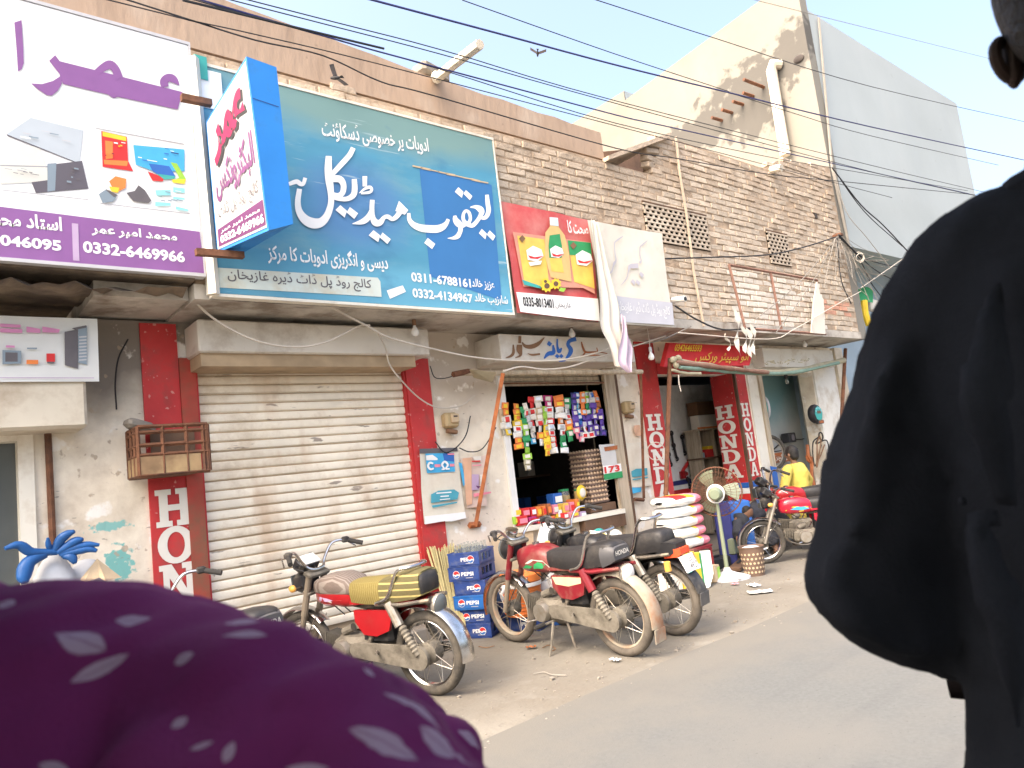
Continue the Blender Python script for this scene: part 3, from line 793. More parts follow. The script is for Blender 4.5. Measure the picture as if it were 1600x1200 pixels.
# white / blue / red bands at the foot of the Honda piers
for x0, x1, y0, y1 in ((xM1+.03, xM2, WY-.02, WY-.0005), (xM1-.02, xM1, WY, WY+.36)):
    for nm, mt, z0, z1 in (('paint_band', 'red', .64, .74), ('paint_band', 'white', .745, .82), ('paint_band', 'blue', .825, .90)):
        b_ = MB(); b_.box(x0, x1, y0, y1, z0, z1); part(nm, b_, mt)

# ---- left bay: shop door with its frame, shutter housing and dark glass
dx0 = at(30, 800, WY).x; dk = MB(); dk.box(-1.5, dx0, WY+.10, WY+.13, .1, 2.1); part('glass_door', dk, 'glass_dark')
fr = MB(); fr.box(dx0, dx0+.09, WY-.03, WY+.10, .1, 2.12); fr.box(-1.5, dx0, WY-.03, WY+.10, 2.02, 2.12); part('door_frame', fr, 'paint_cream')
hx1 = at(137, 645, WY-.32).x; hb = MB(); hb.obox((hx1-1.1, WY-.16, 2.25), (2.2, .32, .38), bev=.02); part('shutter_housing', hb, mat('housing_cream', (0.62, .56, .45), .8, var=.12, scale=2, dirt=(.42, .34, .25), damt=.35))
rp = MB(); rp.tube([(.78, WY-.03, 2.62), (.785, WY-.03, .86)], .022, 8); rp.box(.76, .90, WY-.05, WY-.01, .80, .855); part('iron_post', rp, 'rust')

# ---- roller shutter
sh = MB(); sh.box(xS0-.05, xS1+.05, WY+.05, WY+.06, .25, zS+.15)
shutter = part('roller_shutter', sh, 'shutter_shade_brown', label='closed cream roller shutter of corrugated slats, stained near the top')
pitch = .0765
slm = MB()
def slat_prof(t):   # height fraction -> outward bulge
    return .016+.004*math.sin(math.pi*t/.74) if t < .74 else (.004 if t < .93 else .012)
N = 14
rings = []
for xx in (-(xS1-xS0)/2, 0, (xS1-xS0)/2):
    rings.append([(xx, -slat_prof(i/N)*1.0, -pitch/2+pitch*.99*i/N) for i in range(N+1)])
slm.loft(rings, cap=False, closed=False)
slm.m = [1 if .72 <= (q % N)/N < .90 else 0 for q in range(len(slm.f))]  # groove faces take the dark colour for their shadow lines
slat_me = slm.mesh('slat', ['shutter', 'shutter_shade_brown'], sm=60)
nsl = int((zS-.30)/pitch)
for i in range(nsl):
    child('slat', slat_me, shutter, Vector(((xS0+xS1)/2, WY+.048+.002*math.sin(i*2.1), .34+i*pitch+pitch/2))-shop.location, (random.uniform(-.03, .03), random.uniform(-.0012, .0012), 0))
tr = MB(); tr.box(xS0-.02, xS0+.02, WY-.01, WY+.05, .2, zS); part('shutter_track', tr, 'paint_red')
tr = MB(); tr.box(xS1-.02, xS1+.001, WY-.005, WY+.05, .2, zS); part('shutter_track', tr, 'paint_red')
bx = MB()
b0 = at(307.5, 492.5, WY-.34); b1 = at(668, 508, WY-.34); bb = at(310, 550, WY-.34).z
bx.obox(((b0.x+b1.x)/2, WY-.17, (bb+2.84)/2), (b1.x-b0.x, .34, 2.84-bb), bev=.012)
part('shutter_housing', bx, 'shutter_box')
sb2 = MB(); sb2.box(b0.x+.02, b1.x-.15, WY-.30, WY+.06, bb-.10, bb+.0); part('shutter_hood', sb2, 'shutter_shade_brown')

# ---- grocery window: frame, sill, counter, jambs, top slats
wf = MB()
wf.box(xW0-.05, xW0+.03, WY-.03, WY+.22, zW0-.06, zW1+.10); part('window_jamb', wf, 'paint_white')
wf = MB(); wf.box(xW1, xJ, WY-.05, WY+.26, .12, zW1+.2); part('window_jamb', wf, 'wood_pale')
wf = MB(); wf.box(xJ+.005, xJ+.05, WY-.045, WY+.02, .12, 2.5); part('door_edge', wf, 'wood_dark')
wf = MB(); wf.box(xW0-.06, xW1, WY-.10, WY+.6, zW0-.05, zW0); part('counter', wf, 'paint_cream')
wf = MB(); wf.box(5.75, xW1, WY-.09, WY-.001, zW0-.19, zW0-.052); part('counter_front', wf, 'wood_dark')
for i, zz in enumerate((zW1-.02, zW1+.03, zW1+.08)):
    wf = MB(); wf.box(xW0+.03, xW1, WY+.02+.01*i, WY+.06+.01*i, zz, zz+.043); part('shutter_slat', wf, 'wood_pale')
kb = MB(); k0 = at(779, 521, WY-.42); k1 = at(990, 540, WY-.42); kz0 = at(784, 564, WY-.42).z
kb.obox(((k0.x+k1.x)/2-.0, WY-.21, (kz0+2.80)/2), (k1.x-k0.x, .42, 2.80-kz0), bev=.008)
kbm = mat('kiryana_box', (0.62, .59, .53), .75, var=.08, scale=3, dirt=(.45, .38, .30), damt=.35, dscale=3)
kbo = part('shop_name_box', kb, kbm)
P = Pen(760, 510, 6.667, WY-.425)
P.stroke([(935, 130, 45), (870, 150, 40), (850, 190, 36), (880, 240, 46), (870, 285, 42), (830, 335, 20)]).stroke([(835, 330, 8), (815, 355, 16), (755, 362, 14)])
P.stroke([(738, 130, 16), (740, 210, 22), (757, 260, 42), (785, 225, 14)]).stroke([(695, 195, 18), (700, 270, 42), (645, 285, 42), (600, 335, 12)])
P.poly([(650, 150), (685, 180), (660, 210), (630, 185)]).poly([(735, 285), (765, 310), (740, 332), (712, 310)]).poly([(780, 285), (805, 310), (780, 332), (757, 310)])
part('lettering', P.mb, 'blue')
P = Pen(760, 510, 6.667, WY-.425)
P.stroke([(372, 165, 12), (405, 205, 34), (470, 210, 46), (540, 180, 40), (605, 115, 8)]).stroke([(350, 100, 30), (347, 175, 30)])
P.stroke([(345, 190, 55), (345, 245, 60), (355, 300, 26), (300, 327, 6)]).stroke([(280, 190, 14), (282, 270, 30), (255, 308, 26), (200, 327, 6)]).stroke([(430, 282, 6), (480, 296, 20), (560, 287, 20)])
part('lettering', P.mb, 'brown')
P = Pen(760, 510, 6.667, WY-.425)
P.stroke([(990, 160, 10), (1010, 230, 22), (1040, 268, 20), (1150, 265, 10), (1260, 282, 10)]).stroke([(1150, 220, 8), (1160, 270, 12)]).stroke([(980, 310, 10), (1100, 300, 18), (1180, 300, 6)]).stroke([(1030, 270, 16), (1000, 310, 14)])
part('lettering', P.mb, 'rust_orange')

# ---- mechanic's bay: board with tools on the back wall, stripes
by = 7.2
bd = MB(); bd.box(xP1+.1, 11.9, by, by+.02, .95, 2.5); part('tool_board', bd, 'board_white')
for mt, z0, z1 in (('red', .75, .86), ('paint_white', .862, .93), ('navy', .932, 1.0)):
    b_ = MB(); b_.box(xP1+.1, 11.0, by-.02, by-.002, z0, z1); part('paint_band', b_, mt)
# ---- tyre shop niche: teal over grey walls and a splayed white door leaf
nb = MB(); nb.box(xM3+.0, 12.15, WY+.62, WY+.66, .1, CZ-.02)
tealm = mat('niche_paint', (0.42, 0.43, 0.41), .8, var=.06, scale=2)
patch(tealm, (4.6, .6, 2.75), (1.7, 1, 1.05), (.16, .29, .30), soft=.5, nscale=2, namt=.25)
part('back_wall', nb, tealm)
nd = MB(); nd.prism([(xG1, WY+.005, .12), (12.02, WY+.60, .12), (12.02, WY+.60, 2.5), (xG1, WY+.005, 2.5)], (.03, -.03, 0)); part('door_leaf', nd, 'plaster_white')
pw = MB(); pw.box(xG1+.01, xE-.25, WY-.03, WY-.001, .1, 2.65); part('pilaster', pw, 'plaster_white')
pw = MB(); pw.box(xE-.245, xE+.02, WY-.08, WY+.05, 0, CZ-.01); part('corner_pier', pw, 'plaster_cream')
bl = MB(); b0 = at(1190, 540, WY-.2); b1 = at(1300, 548, WY-.2)
bl.box(b0.x, b1.x, WY-.2, WY-.001, 2.52, 2.80); part('lintel_box', bl, 'plaster_white')

# ------------------------------------------------------------------ tall building behind
tb = thing('tall_building', 'tall windowless building rising behind the shops, tan side wall and pale blue-grey front', 'building', (13, 8, 0))
cx = 11.95
c0 = at(1255, 0, 5.25)
ftop_l = at(1274, 27, 5.25); ftop_r = at(1494, 159, 5.25); fbot_r = at(1522, 287, 5.25)
xr = ftop_r.x
zf = 0.5*(ftop_l.z+ftop_r.z)
fb = MB(); zb = at(1315, 382, 5.25).z
fb.box(cx+.02, xr, 5.25, 12.0, zb, zf); tb_front = fb.build('front_block', 'plaster_greyblue', tb, world=True)
fb = MB(); fb.box(cx+.02, xr-.1, 6.1, 12.0, 0, zb-.002); fb.build('lower_wall', mat('tile_blue', (.30, .38, .44), .6, var=.1, scale=2), tb, world=True)
# side wall with sloping roof line receding behind the parapet
s1 = at(1190, 0, 5.3)
tanm = M['plaster_tan']
side = MB()
ztall = at(1258, -60, 5.25).z
# find where the far end of the side wall shows: photo (930,190)
dd = _ray(930, 192); tt = cx/dd.x; far = EYE+dd*tt
near_top = None
dn = _ray(1190, 0); nt_ = EYE+dn*(cx/dn.x)
sl_ = (nt_.z-far.z)/(nt_.y-far.y)
znear = nt_.z+(5.24-nt_.y)*sl_
side.prism([(cx-.02, 5.24, 2.9), (cx-.02, far.y+4, 2.9), (cx-.02, far.y+4, far.z+sl_*4), (cx-.02, far.y, far.z), (cx-.02, 5.24, znear)], (.25, 0, 0))
def spt(x, y):
    d = _ray(x, y); return EYE+d*((cx-.03)/d.x)
so_ = MB()
side_o = side.build('side_wall', tanm, tb, world=True)
off = tb.location
for (x, y, ry, rz_) in ((1205, 110, .5, .35), (1160, 150, .8, .45), (1120, 190, .9, .4), (1085, 215, .9, .35), (1235, 80, .4, .45), (1180, 175, .5, .5)):
    p = spt(x, y)-off
    patch(tanm, tuple(p), (1.0, ry, rz_), (.105, .098, .086), soft=.35, nscale=4.5, namt=1.5)
pipe = MB(); q = [spt(1219, 101), spt(1213, 103), spt(1211, 112), spt(1222, 180), spt(1233, 245)]
q = [p+Vector((-.12, 0, 0)) for p in q]; q[0].x += .12
pipe.tube(q, .09, 10); pipe.build('drain_pipe', 'pvc', tb, world=True)
for a_, b_ in (((1150, 126), (1193, 136)), ((1158, 145), (1177, 150)), ((1146, 159), (1161, 163)), ((1132, 172), (1144, 176)), ((1120, 185), (1128, 188))):
    rb = MB(); p0 = spt(*a_); p1_ = spt(*b_)
    L = (p1_-p0).length
    rb.tube([p1_+Vector((.05, 0, 0)), p1_+Vector((-.55 if L > .3 else -.25, .05, .02))], .03, 6); rb.build('reinforcing_bar', 'rust', tb, world=True)
hl = MB(); hl.ell(spt(1248, 92)+Vector((0.0, 0, 0)), (.03, .10, .07), 10, 6); hl.build('wall_hole_shade', 'room_shade', tb, world=True)  # dark blob painting the shade of a hole
sd = MB(); c_ = at(1281, 20, 5.2); sd.tube([at(1279, 28, 5.2), at(1300, 262, 5.2), at(1330, 400, 5.2)], .022, 6); sd.build('down_pipe', 'cable_grey', tb, world=True)

# small house with a grilled window beyond
fh = thing('distant_house', 'small pale house with a barred blue window peeping over the peach parapet', 'building', (20, 26, 0))
def far_pt(x, y, Y=17.0): return at(x, y, Y)
p0 = far_pt(976, 142); p1_ = far_pt(1030, 160)
hm = MB(); xa, xb = far_pt(977, 150).x, far_pt(1060, 150).x
ztp = p0.z
hm.box(xa, xb+3, 17.0, 24.0, 3, ztp); hm.build('wall', 'plaster_greyblue', fh, world=True)
sdp = MB(); sdp.box(xa-.06, xa-.002, 17.0, 24.0, 3, ztp-.02); sdp.build('side_wall', 'plaster_tan', fh, world=True)
w0 = far_pt(986, 158); w1 = far_pt(1012, 178)
wm = MB(); wm.box(w0.x, w1.x+.5, 16.96, 16.99, w1.z, w0.z); win = wm.build('window', 'skyblue', fh, world=True)
for i in range(7):
    gm = MB(); xx = w0.x+(w1.x+.5-w0.x)*i/6; gm.box(xx-.03, xx+.03, 16.88, 16.93, w1.z, w0.z); gm.build('bar', 'cable_grey', win, world=True)
# ------------------------------------------------------------------ signs on the upper wall
SY = 5.10   # face of the big signs
def pw(pts, k): return [(x, y, w_*k) for x, y, w_ in pts]
def sign_panel(th, x0, x1, z0, z1, mt, y=SY, t=.06, frame=None):
    mb = MB(); mb.obox(((x0+x1)/2, y+t/2, (z0+z1)/2), (x1-x0, t, z1-z0), bev=.006)
    p = mb.build('panel', mt, th, world=True, sm=0)
    if frame:
        for (a, b, c, d) in ((x0-.012, x1+.012, z1, z1+.022), (x0-.012, x1+.012, z0-.022, z0), (x0-.03, x0, z0, z1), (x1, x1+.012, z0, z1)):
            f_ = MB(); f_.box(a, b, y-.006, y+t+.01, c, d); f_.build('frame_strip', frame, th, world=True)
    return p
def flat(th, name, pts, mt, Y, dy):
    mb = MB(); mb.add([at(x, y, Y)+Vector((0, -dy, 0)) for x, y in pts], [tuple(range(len(pts)))])
    return mb.build(name, mt, th, world=True, sm=0)

# -- blue medical store board
bs = thing('shop_sign', 'big faded blue board with large white handwritten Urdu lettering and two phone numbers', 'sign', (3.4, SY, 2.93))
x0, x1 = at(333, 440, SY).x, at(785, 350, SY).x
z0, z1 = at(803, 489, SY).z, at(437, 133, SY).z
bm_ = mat('board_blue', (0.075, 0.27, 0.40), .7, var=.10, scale=2, bump=.12, bscale=3, dirt=(.17, .33, .38), damt=.3, dscale=1.5, stretch=(.6, 1, 2.2))
c_ = bs.location
patch(bm_, (-.1, 0, z1-c_.z-.02), (1.6, 1, .30), (.18, .31, .30), soft=.7, nscale=3, namt=.25)
patch(bm_, (-.5, 0, .80), (.45, 1, .36), (.085, .22, .42), soft=.7, nscale=3, namt=.3)
patch(bm_, (.2, 0, .1), (1.6, 1, .22), (.12, .36, .50), soft=.7, nscale=3, namt=.25)
speckle(bm_, (.40, .52, .56), 3.0, .66, .55, .03, (.5, 1, 9), 5); speckle(bm_, (.05, .17, .30), 2.5, .60, .5, .15, (1, 1, 2), 4, 3.0)
sign_panel(bs, x0, x1, z0, z1, bm_, frame='paint_cream')
pm_ = mat('board_blue_patch', (0.04, 0.17, 0.40), .6, var=.08, scale=2)
pp_ = [(655, 261), (768, 289), (784, 470), (672, 432)]
flat(bs, 'repainted_panel', pp_, pm_, SY, .002)
tp = MB(); 
for i in range(9):
    x = 652+i*13; y = 261+i*3.0
    a = at(x, y, SY); tp.obox((a.x, SY-.004, a.z), (.10, .004, .014+.006*math.sin(i*2)), (0, .03*math.sin(i*3), 0))
tp.build('torn_edge', 'tan', bs, world=True, sm=0)
P = Pen(620, 280, 8.889, SY-.004)
P.stroke([(1252, 215, 50), (1262, 330, 62), (1275, 430, 64), (1250, 510, 60), (1205, 540, 50), (1150, 520, 44)])
P.stroke([(1020, 390, 14), (1090, 385, 50), (1150, 410, 84), (1178, 450, 80), (1165, 500, 60), (1130, 560, 55), (1085, 615, 58), (1040, 645, 58), (960, 625, 46)])
P.stroke([(1000, 610, 45), (1022, 540, 45), (1000, 460, 45), (955, 440, 40), (925, 490, 45), (925, 560, 50), (960, 605, 50), (1010, 610, 40)])
P.stroke([(960, 620, 55), (900, 640, 80), (850, 610, 95), (815, 560, 75), (805, 505, 40)]).stroke([(880, 640, 60), (885, 700, 62), (870, 750, 62), (840, 795, 66), (780, 818, 40), (705, 820, 6)])
P.stroke([(165, 470, 46), (175, 560, 60), (230, 630, 78), (330, 675, 98), (450, 690, 105), (560, 690, 105), (640, 660, 90), (690, 610, 60), (716, 555, 46)])
for q in (((430, 815), (535, 900), (490, 970), (380, 885)), ((855, 110), (925, 175), (905, 260), (805, 175)), ((960, 150), (1050, 235), (1015, 290), (925, 200)),
          ((1180, 690), (1250, 755), (1230, 835), (1140, 750)), ((1290, 710), (1370, 790), (1335, 855), (1250, 770)), ((30, 300), (160, 430), (110, 495), (-20, 440))): P.poly(q)
Q = Pen(450, 220, 6.667, SY-.004); Q.mb = P.mb; Q.k = 30
Q.stroke([(1180, 720, 60), (1130, 790, 50), (1085, 815, 42), (1040, 790, 45), (1000, 800, 42), (960, 850, 62), (910, 850, 72), (880, 790, 54), (874, 700, 50), (878, 615, 48)])
Q.stroke([(872, 720, 40), (840, 790, 60), (780, 840, 58), (670, 865, 6)])
Q.stroke([(800, 368, 50), (800, 475, 45)]).stroke([(742, 545, 8), (800, 500, 28), (850, 482, 34), (872, 505, 30), (850, 535, 30), (760, 547, 22)])
Q.stroke([(690, 398, 52), (695, 500, 60), (680, 565, 60), (620, 603, 50), (540, 605, 45), (465, 590, 36)])
Q.stroke([(460, 395, 70), (540, 400, 72), (578, 460, 60), (568, 540, 58), (520, 572, 55), (455, 555, 50)])
Q.stroke([(424, 158, 62), (420, 280, 76), (428, 400, 80), (442, 500, 70), (450, 600, 62), (440, 690, 66), (400, 790, 76), (340, 850, 95), (260, 858, 108), (180, 820, 96), (120, 740, 72), (102, 640, 60), (120, 500, 52)])
Q.stroke([(680, 72, 52), (640, 150, 56), (560, 240, 56), (470, 340, 50), (430, 400, 40)])
for q in (((545, 670), (615, 730), (590, 800), (495, 720)), ((645, 690), (730, 755), (690, 815), (610, 745)), ((890, 930), (960, 985), (940, 1055), (840, 985)), ((985, 955), (1070, 1025), (1035, 1075), (955, 1005))): Q.poly(q)
Q.stroke([(10, 450, 40), (90, 425, 48), (130, 450, 45), (160, 445, 40), (180, 385, 40)])
P.mb.build('lettering', 'white', bs, world=True, sm=0)
def skew_text(th, body, bl, br, hpx, Y, mt, dy=.004, bold=.01):
    """text along a line of the photo from bl to br, letters hpx tall, on the plane Y"""
    a = at(*bl, Y); b = at(*br, Y); t = at(bl[0]-hpx*.08, bl[1]-hpx, Y)
    mb = MB(); put_text(mb, body, a+Vector((0, -dy, 0)), b-a, Vector((0, 0, (t-a).z)), bold)
    return mb.build('lettering', mt, th, world=True, sm=0)
skew_text(bs, urdu('ادویات پر خصوصی ڈسکاؤنٹ'), (504, 221), (671, 246), 36, SY, 'white', bold=.018)
skew_text(bs, urdu('دیسی و انگریزی ادویات کا مرکز'), (419, 412), (607, 427), 33, SY, 'white', bold=.02)
skew_text(bs, '0311-6788161', (643, 440), (736, 450), 15, SY, 'white', bold=.03)
skew_text(bs, '0332-4134967', (645, 465), (739, 474), 15, SY, 'white', bold=.03)
skew_text(bs, urdu('عزیز خالد'), (738, 452), (773, 455), 17, SY, 'white', bold=.02)
skew_text(bs, urdu('شاہزیب خالد'), (742, 475), (794, 479), 17, SY, 'white', bold=.02)
flat(bs, 'white_strip', [(334, 418), (590, 434), (594, 440), (596, 464), (336, 449)], mat('strip_white', (.60, .66, .60), .7, var=.05, dirt=(.55, .50, .36), damt=.3), SY, .003)
skew_text(bs, urdu('کالج روڈ پل ڈاٹ ڈیرہ غازیخان'), (356, 443), (581, 457), 25, SY, 'charcoal', dy=.005)
flat(bs, 'sticker', [(604, 454), (629, 446), (634, 456), (609, 467)], 'white', SY, .003)

# -- white and purple sign of the left shop
ws = thing('shop_sign', 'large white printed sign with purple Urdu lettering, office machine pictures and purple phone band', 'sign', (0.3, SY, 3.0))
x1 = at(310, 300, SY).x; z1 = at(300, 72, SY).z; z0 = at(322, 428, SY).z
sign_panel(ws, -2.6, x1, z0, z1, mat('print_white', (.78, .79, .79), .45, var=.03, scale=1.5, bump=.10, bscale=2.5, dirt=(.68, .67, .64), damt=.2), frame='grey_pale')
flat(ws, 'purple_band', [(-190, 317-26), (0, 323), (312, 362), (319, 427), (0, 404), (-190, 385)], 'purple', SY, .002)
flat(ws, 'divider', [(112, 349), (122, 350), (124, 408), (114, 407)], 'lilac', SY, .004)
P = Pen(0, 20, 5.333, SY-.004)
P.poly([(120, 80), (180, 60), (195, 300), (198, 420), (180, 470), (150, 490), (138, 300)])
P.stroke([(-60, 20, 60), (-40, 250, 60), (-30, 450, 50)])
P.poly([(495, 402), (1522, 660), (1480, 805), (960, 695), (525, 592), (500, 530)])
P.poly([(258, 588), (350, 594), (440, 568), (512, 522), (515, 592), (480, 650), (430, 690), (390, 686), (320, 640)])
P.poly([(410, 400), (460, 352), (497, 402), (512, 530)])
P.stroke([(805, 495, 50), (862, 455, 66), (915, 432, 72), (962, 470, 66), (990, 550, 74)]).poly([(865, 645), (1005, 690), (950, 712), (925, 700)])
P.stroke([(1375, 618, 60), (1368, 570, 70), (1405, 540, 66), (1450, 556, 60), (1492, 600, 10)])
P.mb.build('lettering', 'purple', ws, world=True, sm=0)
skew_text(ws, urdu('محمد امیر عمر'), (143, 368), (277, 381), 19, SY, 'white', bold=.03)
skew_text(ws, '0332-6469966', (130, 395), (289, 411), 19, SY, 'white', bold=.035)
skew_text(ws, urdu('استاد محمد'), (-30, 350), (97, 362), 24, SY, 'white', bold=.03)
skew_text(ws, '046095', (0, 384), (96, 393), 18, SY, 'white', bold=.035)
def wpx(pts): return [(x/5, 180+y/5) for x, y in pts]
for i, (pts, mt) in enumerate((
    ([(0, 0+30), (0, 35), (700, 80+110), (690, 665), (0, 580)], 'print'),
    ([(50, 150), (240, 20), (650, 120), (620, 380)], 'screen'), ([(0, 215), (310, 250), (400, 520), (0, 540)], 'machine'), ([(0, 390), (380, 400), (380, 408), (0, 398)], 'line'),
    ([(370, 390), (640, 358), (690, 575), (280, 610), (245, 525), (400, 505)], 'dark'), ([(370, 380), (440, 375), (430, 590), (370, 600)], 'bluegrey'), ([(50, 150), (620, 378), (590, 372), (60, 165)], 'dark'),
    ([(745, 100), (1440, 225), (1440, 232), (745, 106)], 'line'), ([(790, 125), (990, 170), (1000, 360), (1040, 440), (800, 405)], 'red'), ([(800, 130), (985, 172), (985, 205), (800, 165)], 'yellow'), ([(810, 350), (1000, 360), (990, 400), (812, 385)], 'orange'), ([(820, 200), (880, 210), (880, 340), (825, 345)], 'orange'),
    ([(1040, 235), (1440, 270), (1440, 440), (1200, 440), (1060, 390)], 'skyblue'), ([(1160, 380), (1320, 400), (1370, 480), (1290, 500), (1190, 440)], 'blue'), ([(1150, 440), (1280, 490), (1270, 520), (1190, 515)], 'red'), ([(1330, 370), (1380, 380), (1450, 500), (1430, 540), (1340, 520), (1400, 490)], 'lime'), ([(1220, 460), (1370, 480), (1360, 500), (1280, 505)], 'teal'), ([(1340, 505), (1450, 505), (1440, 540), (1350, 530)], 'yellow'),
    ([(850, 520), (900, 480), (985, 500), (980, 570), (900, 610)], 'orange'), ([(850, 560), (930, 570), (920, 610), (870, 600)], 'yellow'), ([(770, 620), (830, 580), (910, 640), (880, 680), (800, 690)], 'bluegrey'), ([(820, 585), (850, 590), (920, 630), (890, 645)], 'charcoal'),
    ([(985, 610), (1050, 595), (1080, 550), (1130, 590), (1180, 670), (1160, 690), (1040, 675)], 'charcoal'),
    ([(1210, 590), (1330, 585), (1330, 630), (1220, 630)], 'cyan'), ([(1350, 565), (1440, 575), (1440, 610), (1350, 605)], 'cyan'), ([(1210, 680), (1330, 690), (1330, 710), (1210, 715)], 'cyan'), ([(1350, 640), (1440, 650), (1440, 665), (1350, 660)], 'cyan'), ([(1370, 715), (1470, 740), (1470, 755), (1370, 740)], 'cyan'),
    ([(780, 690), (1480, 770), (1480, 777), (780, 696)], 'line'), ([(20, 587), (690, 662), (690, 668), (20, 593)], 'line'))):
    if mt == 'print': continue
    if mt not in M:
        mm(mt, {'screen': (.45, .50, .54), 'machine': (.62, .62, .57), 'line': (.30, .30, .32), 'dark': (.11, .10, .12), 'bluegrey': (.22, .28, .33), 'cyan': (.25, .60, .66)}[mt], .5, var=.06, scale=3)
    flat(ws, 'printed_picture', wpx(pts), mt, SY, .0022+i*.0003)
R = random.Random(77)
for i in range(46):
    zone = i % 6; u0, v0, du, dv, cs = ((815, 205, 165, 130, ('yellow', 'white', 'bike_red', 'orange')), (1060, 255, 360, 120, ('white', 'navy', 'cyan', 'blue')), (1215, 590, 220, 110, ('white', 'teal', 'bluegrey')), (20, 420, 330, 60, ('charcoal', 'bluegrey', 'line')), (470, 400, 190, 150, ('charcoal', 'bluegrey')), (150, 120, 420, 120, ('white', 'bluegrey', 'grey_pale')))[zone]
    a_ = u0+R.random()*du*.8; b_ = v0+R.random()*dv*.85; w_ = du*R.uniform(.06, .22); h_ = dv*R.uniform(.03, .10); sk_ = .18*w_
    flat(ws, 'printed_detail', wpx([(a_, b_), (a_+w_, b_+sk_), (a_+w_, b_+sk_+h_), (a_, b_+h_)]), R.choice(cs), SY, .013+i*.0001)

# -- projecting light-box sign
bx = thing('box_sign', 'projecting two-faced box sign, white printed face with purple Urdu lettering and plain bright blue edge', 'sign', (1.9, 4.6, 3.2))
A = at(322, 190, 5.0); B = at(340, 395, 5.0); C = at(385, 88, 4.55); D = at(420, 360, 4.55); E_ = at(432, 105, 4.57); F_ = at(458, 350, 4.57)
back = (E_-C+F_-D)*.5
b_ = MB(); b_.add([A, B, C, D, E_, F_, A+back, B+back], [(0, 2, 3, 1), (2, 4, 5, 3), (4, 6, 7, 5), (6, 0, 1, 7), (0, 6, 4, 2), (1, 3, 5, 7)])
bxb = b_.build('case', 'board_bluecase' if 'board_bluecase' in M else mm('board_bluecase', (.025, .22, .62), .5, var=.10, scale=3, bump=.15, bscale=8, dirt=(.04, .18, .42), damt=.2), bx, world=True, sm=0)
nrm = (C-A).cross(B-A).normalized()
if nrm.dot(EYE-A) < 0: nrm = -nrm
def fpt(u, v, e=.004):   # u along from back to front, v down
    t = A+(C-A)*u; b = B+(D-B)*u
    return t+(b-t)*v+nrm*e
def fpoly(name, uv, mt, e=.004):
    mb = MB(); mb.add([fpt(u, v, e) for u, v in uv], [tuple(range(len(uv)))]); return mb.build(name, mt, bx, world=True, sm=0)
fpoly('white_face', [(.02, .02), (.98, .02), (.98, .98), (.02, .98)], mm('box_face', (.46, .46, .46), .6, var=.04, dirt=(.40, .39, .37), damt=.2), .003)
fpoly('purple_band', [(.05, .84), (.97, .82), (.97, .965), (.05, .965)], mm('plum', (.13, .03, .12), .6), .005)
def ftext(body, u0, u1, v0, v1, mt, e, bold=.02):
    mb = MB(); vs, fs = text2d(body, bold); mb.add([fpt(u0+(u1-u0)*a, v1+(v0-v1)*b, e) for a, b in vs], fs); return mb.build('lettering', mt, bx, world=True, sm=0)
ftext(urdu('عمر'), .12, .85, .10, .40, mm('crimson', (.30, .01, .07), .6), .006, .045)
ftext(urdu('عمر'), .16, .89, .125, .425, 'black', .005, .045)
ftext(urdu('الیکٹرونکس'), .10, .92, .40, .66, mm('mauve', (.17, .05, .16), .6), .006, .03)
ftext(urdu('کالج روڈ پل ڈاٹ'), .10, .92, .68, .80, 'charcoal', .006, .0)
ftext(urdu('محمد امیر عمر'), .12, .9, .85, .885, 'white', .008, .02)
ftext('0332-6469966', .10, .95, .895, .95, 'white', .008, .04)
sf = MB(); sf.add([C+Vector((.02, -.004, -.30)), E_+Vector((-.01, -.004, -.30)), E_+Vector((-.01, -.004, -.305)), C+Vector((.02, -.004, -.305))], [(0, 1, 2, 3)]); sf.build('seam', 'navy', bx, world=True, sm=0)
for (a, b, yy) in (((283, 152), (330, 162), 4.98), ((306, 395), (380, 398), 4.95)):
    br = MB(); p0, p1_ = at(*a, yy), at(*b, yy); br.obox((p0+p1_)/2, ((p1_-p0).length, .05, .045), (0, -.03, 0)); br.build('bracket', 'rust', bx, world=True)
pl_ = thing('sign_post', 'narrow dirty white steel post between the white sign and the blue board', 'post', (1.66, 5.12, 2.9))
pb = MB(); pa, pb_ = at(302, 90, 5.08), at(335, 460, 5.08)
pb.tube([pa, pb_], .04, 4); pb.build('upright', 'paint_cream', pl_, world=True)
pb = MB(); a = at(309, 100, 5.085); pb.obox((a.x+.02, 5.09, a.z-.02), (.09, .02, .18)); pb.build('backing_sheet', 'teal', pl_, world=True)
pb = MB(); a = at(330, 140, 5.09); pb.obox((a.x, 5.10, a.z), (.16, .02, .3)); pb.build('backing_sheet', 'white', pl_, world=True)

# -- cloth banners over the grocery
def cloth(th, name, c4, mt, Y, amp=.02, n=14, seed=1, ragged=0.0, off=0.0):
    """c4: photo corners tl, tr, br, bl"""
    tl, tr, br, bl = [at(*p, Y) for p in c4]; R = random.Random(seed)
    ph = [R.uniform(0, 6) for _ in range(4)]
    def f(u, v):
        p = (tl*(1-u)+tr*u)*(1-v)+(bl*(1-u)+br*u)*v
        e = amp*(math.sin(u*7+v*5+ph[0])*.5+math.sin(u*13-v*9+ph[1])*.3+math.sin(v*17+ph[2])*.2)
        q = Vector((p.x, Y+e-off, p.z))
        if ragged and v > .999: q.z += ragged*math.sin(u*37+ph[3])*R.random()
        return q
    mb = MB(); mb.sheet(f, n, n)
    return mb.build(name, mt, th, world=True, sm=60, fix=False), f
rb = thing('oil_banner', 'red cloth banner printed with a cooking oil bottle, two yellow pouches and sunflowers', 'banner', (5.2, SY, 2.95))
bred = mat('banner_red', (.52, .085, .085), .7, var=.08, scale=3, bump=.25, bscale=4, dirt=(.62, .26, .22), damt=.4, dscale=1.2)
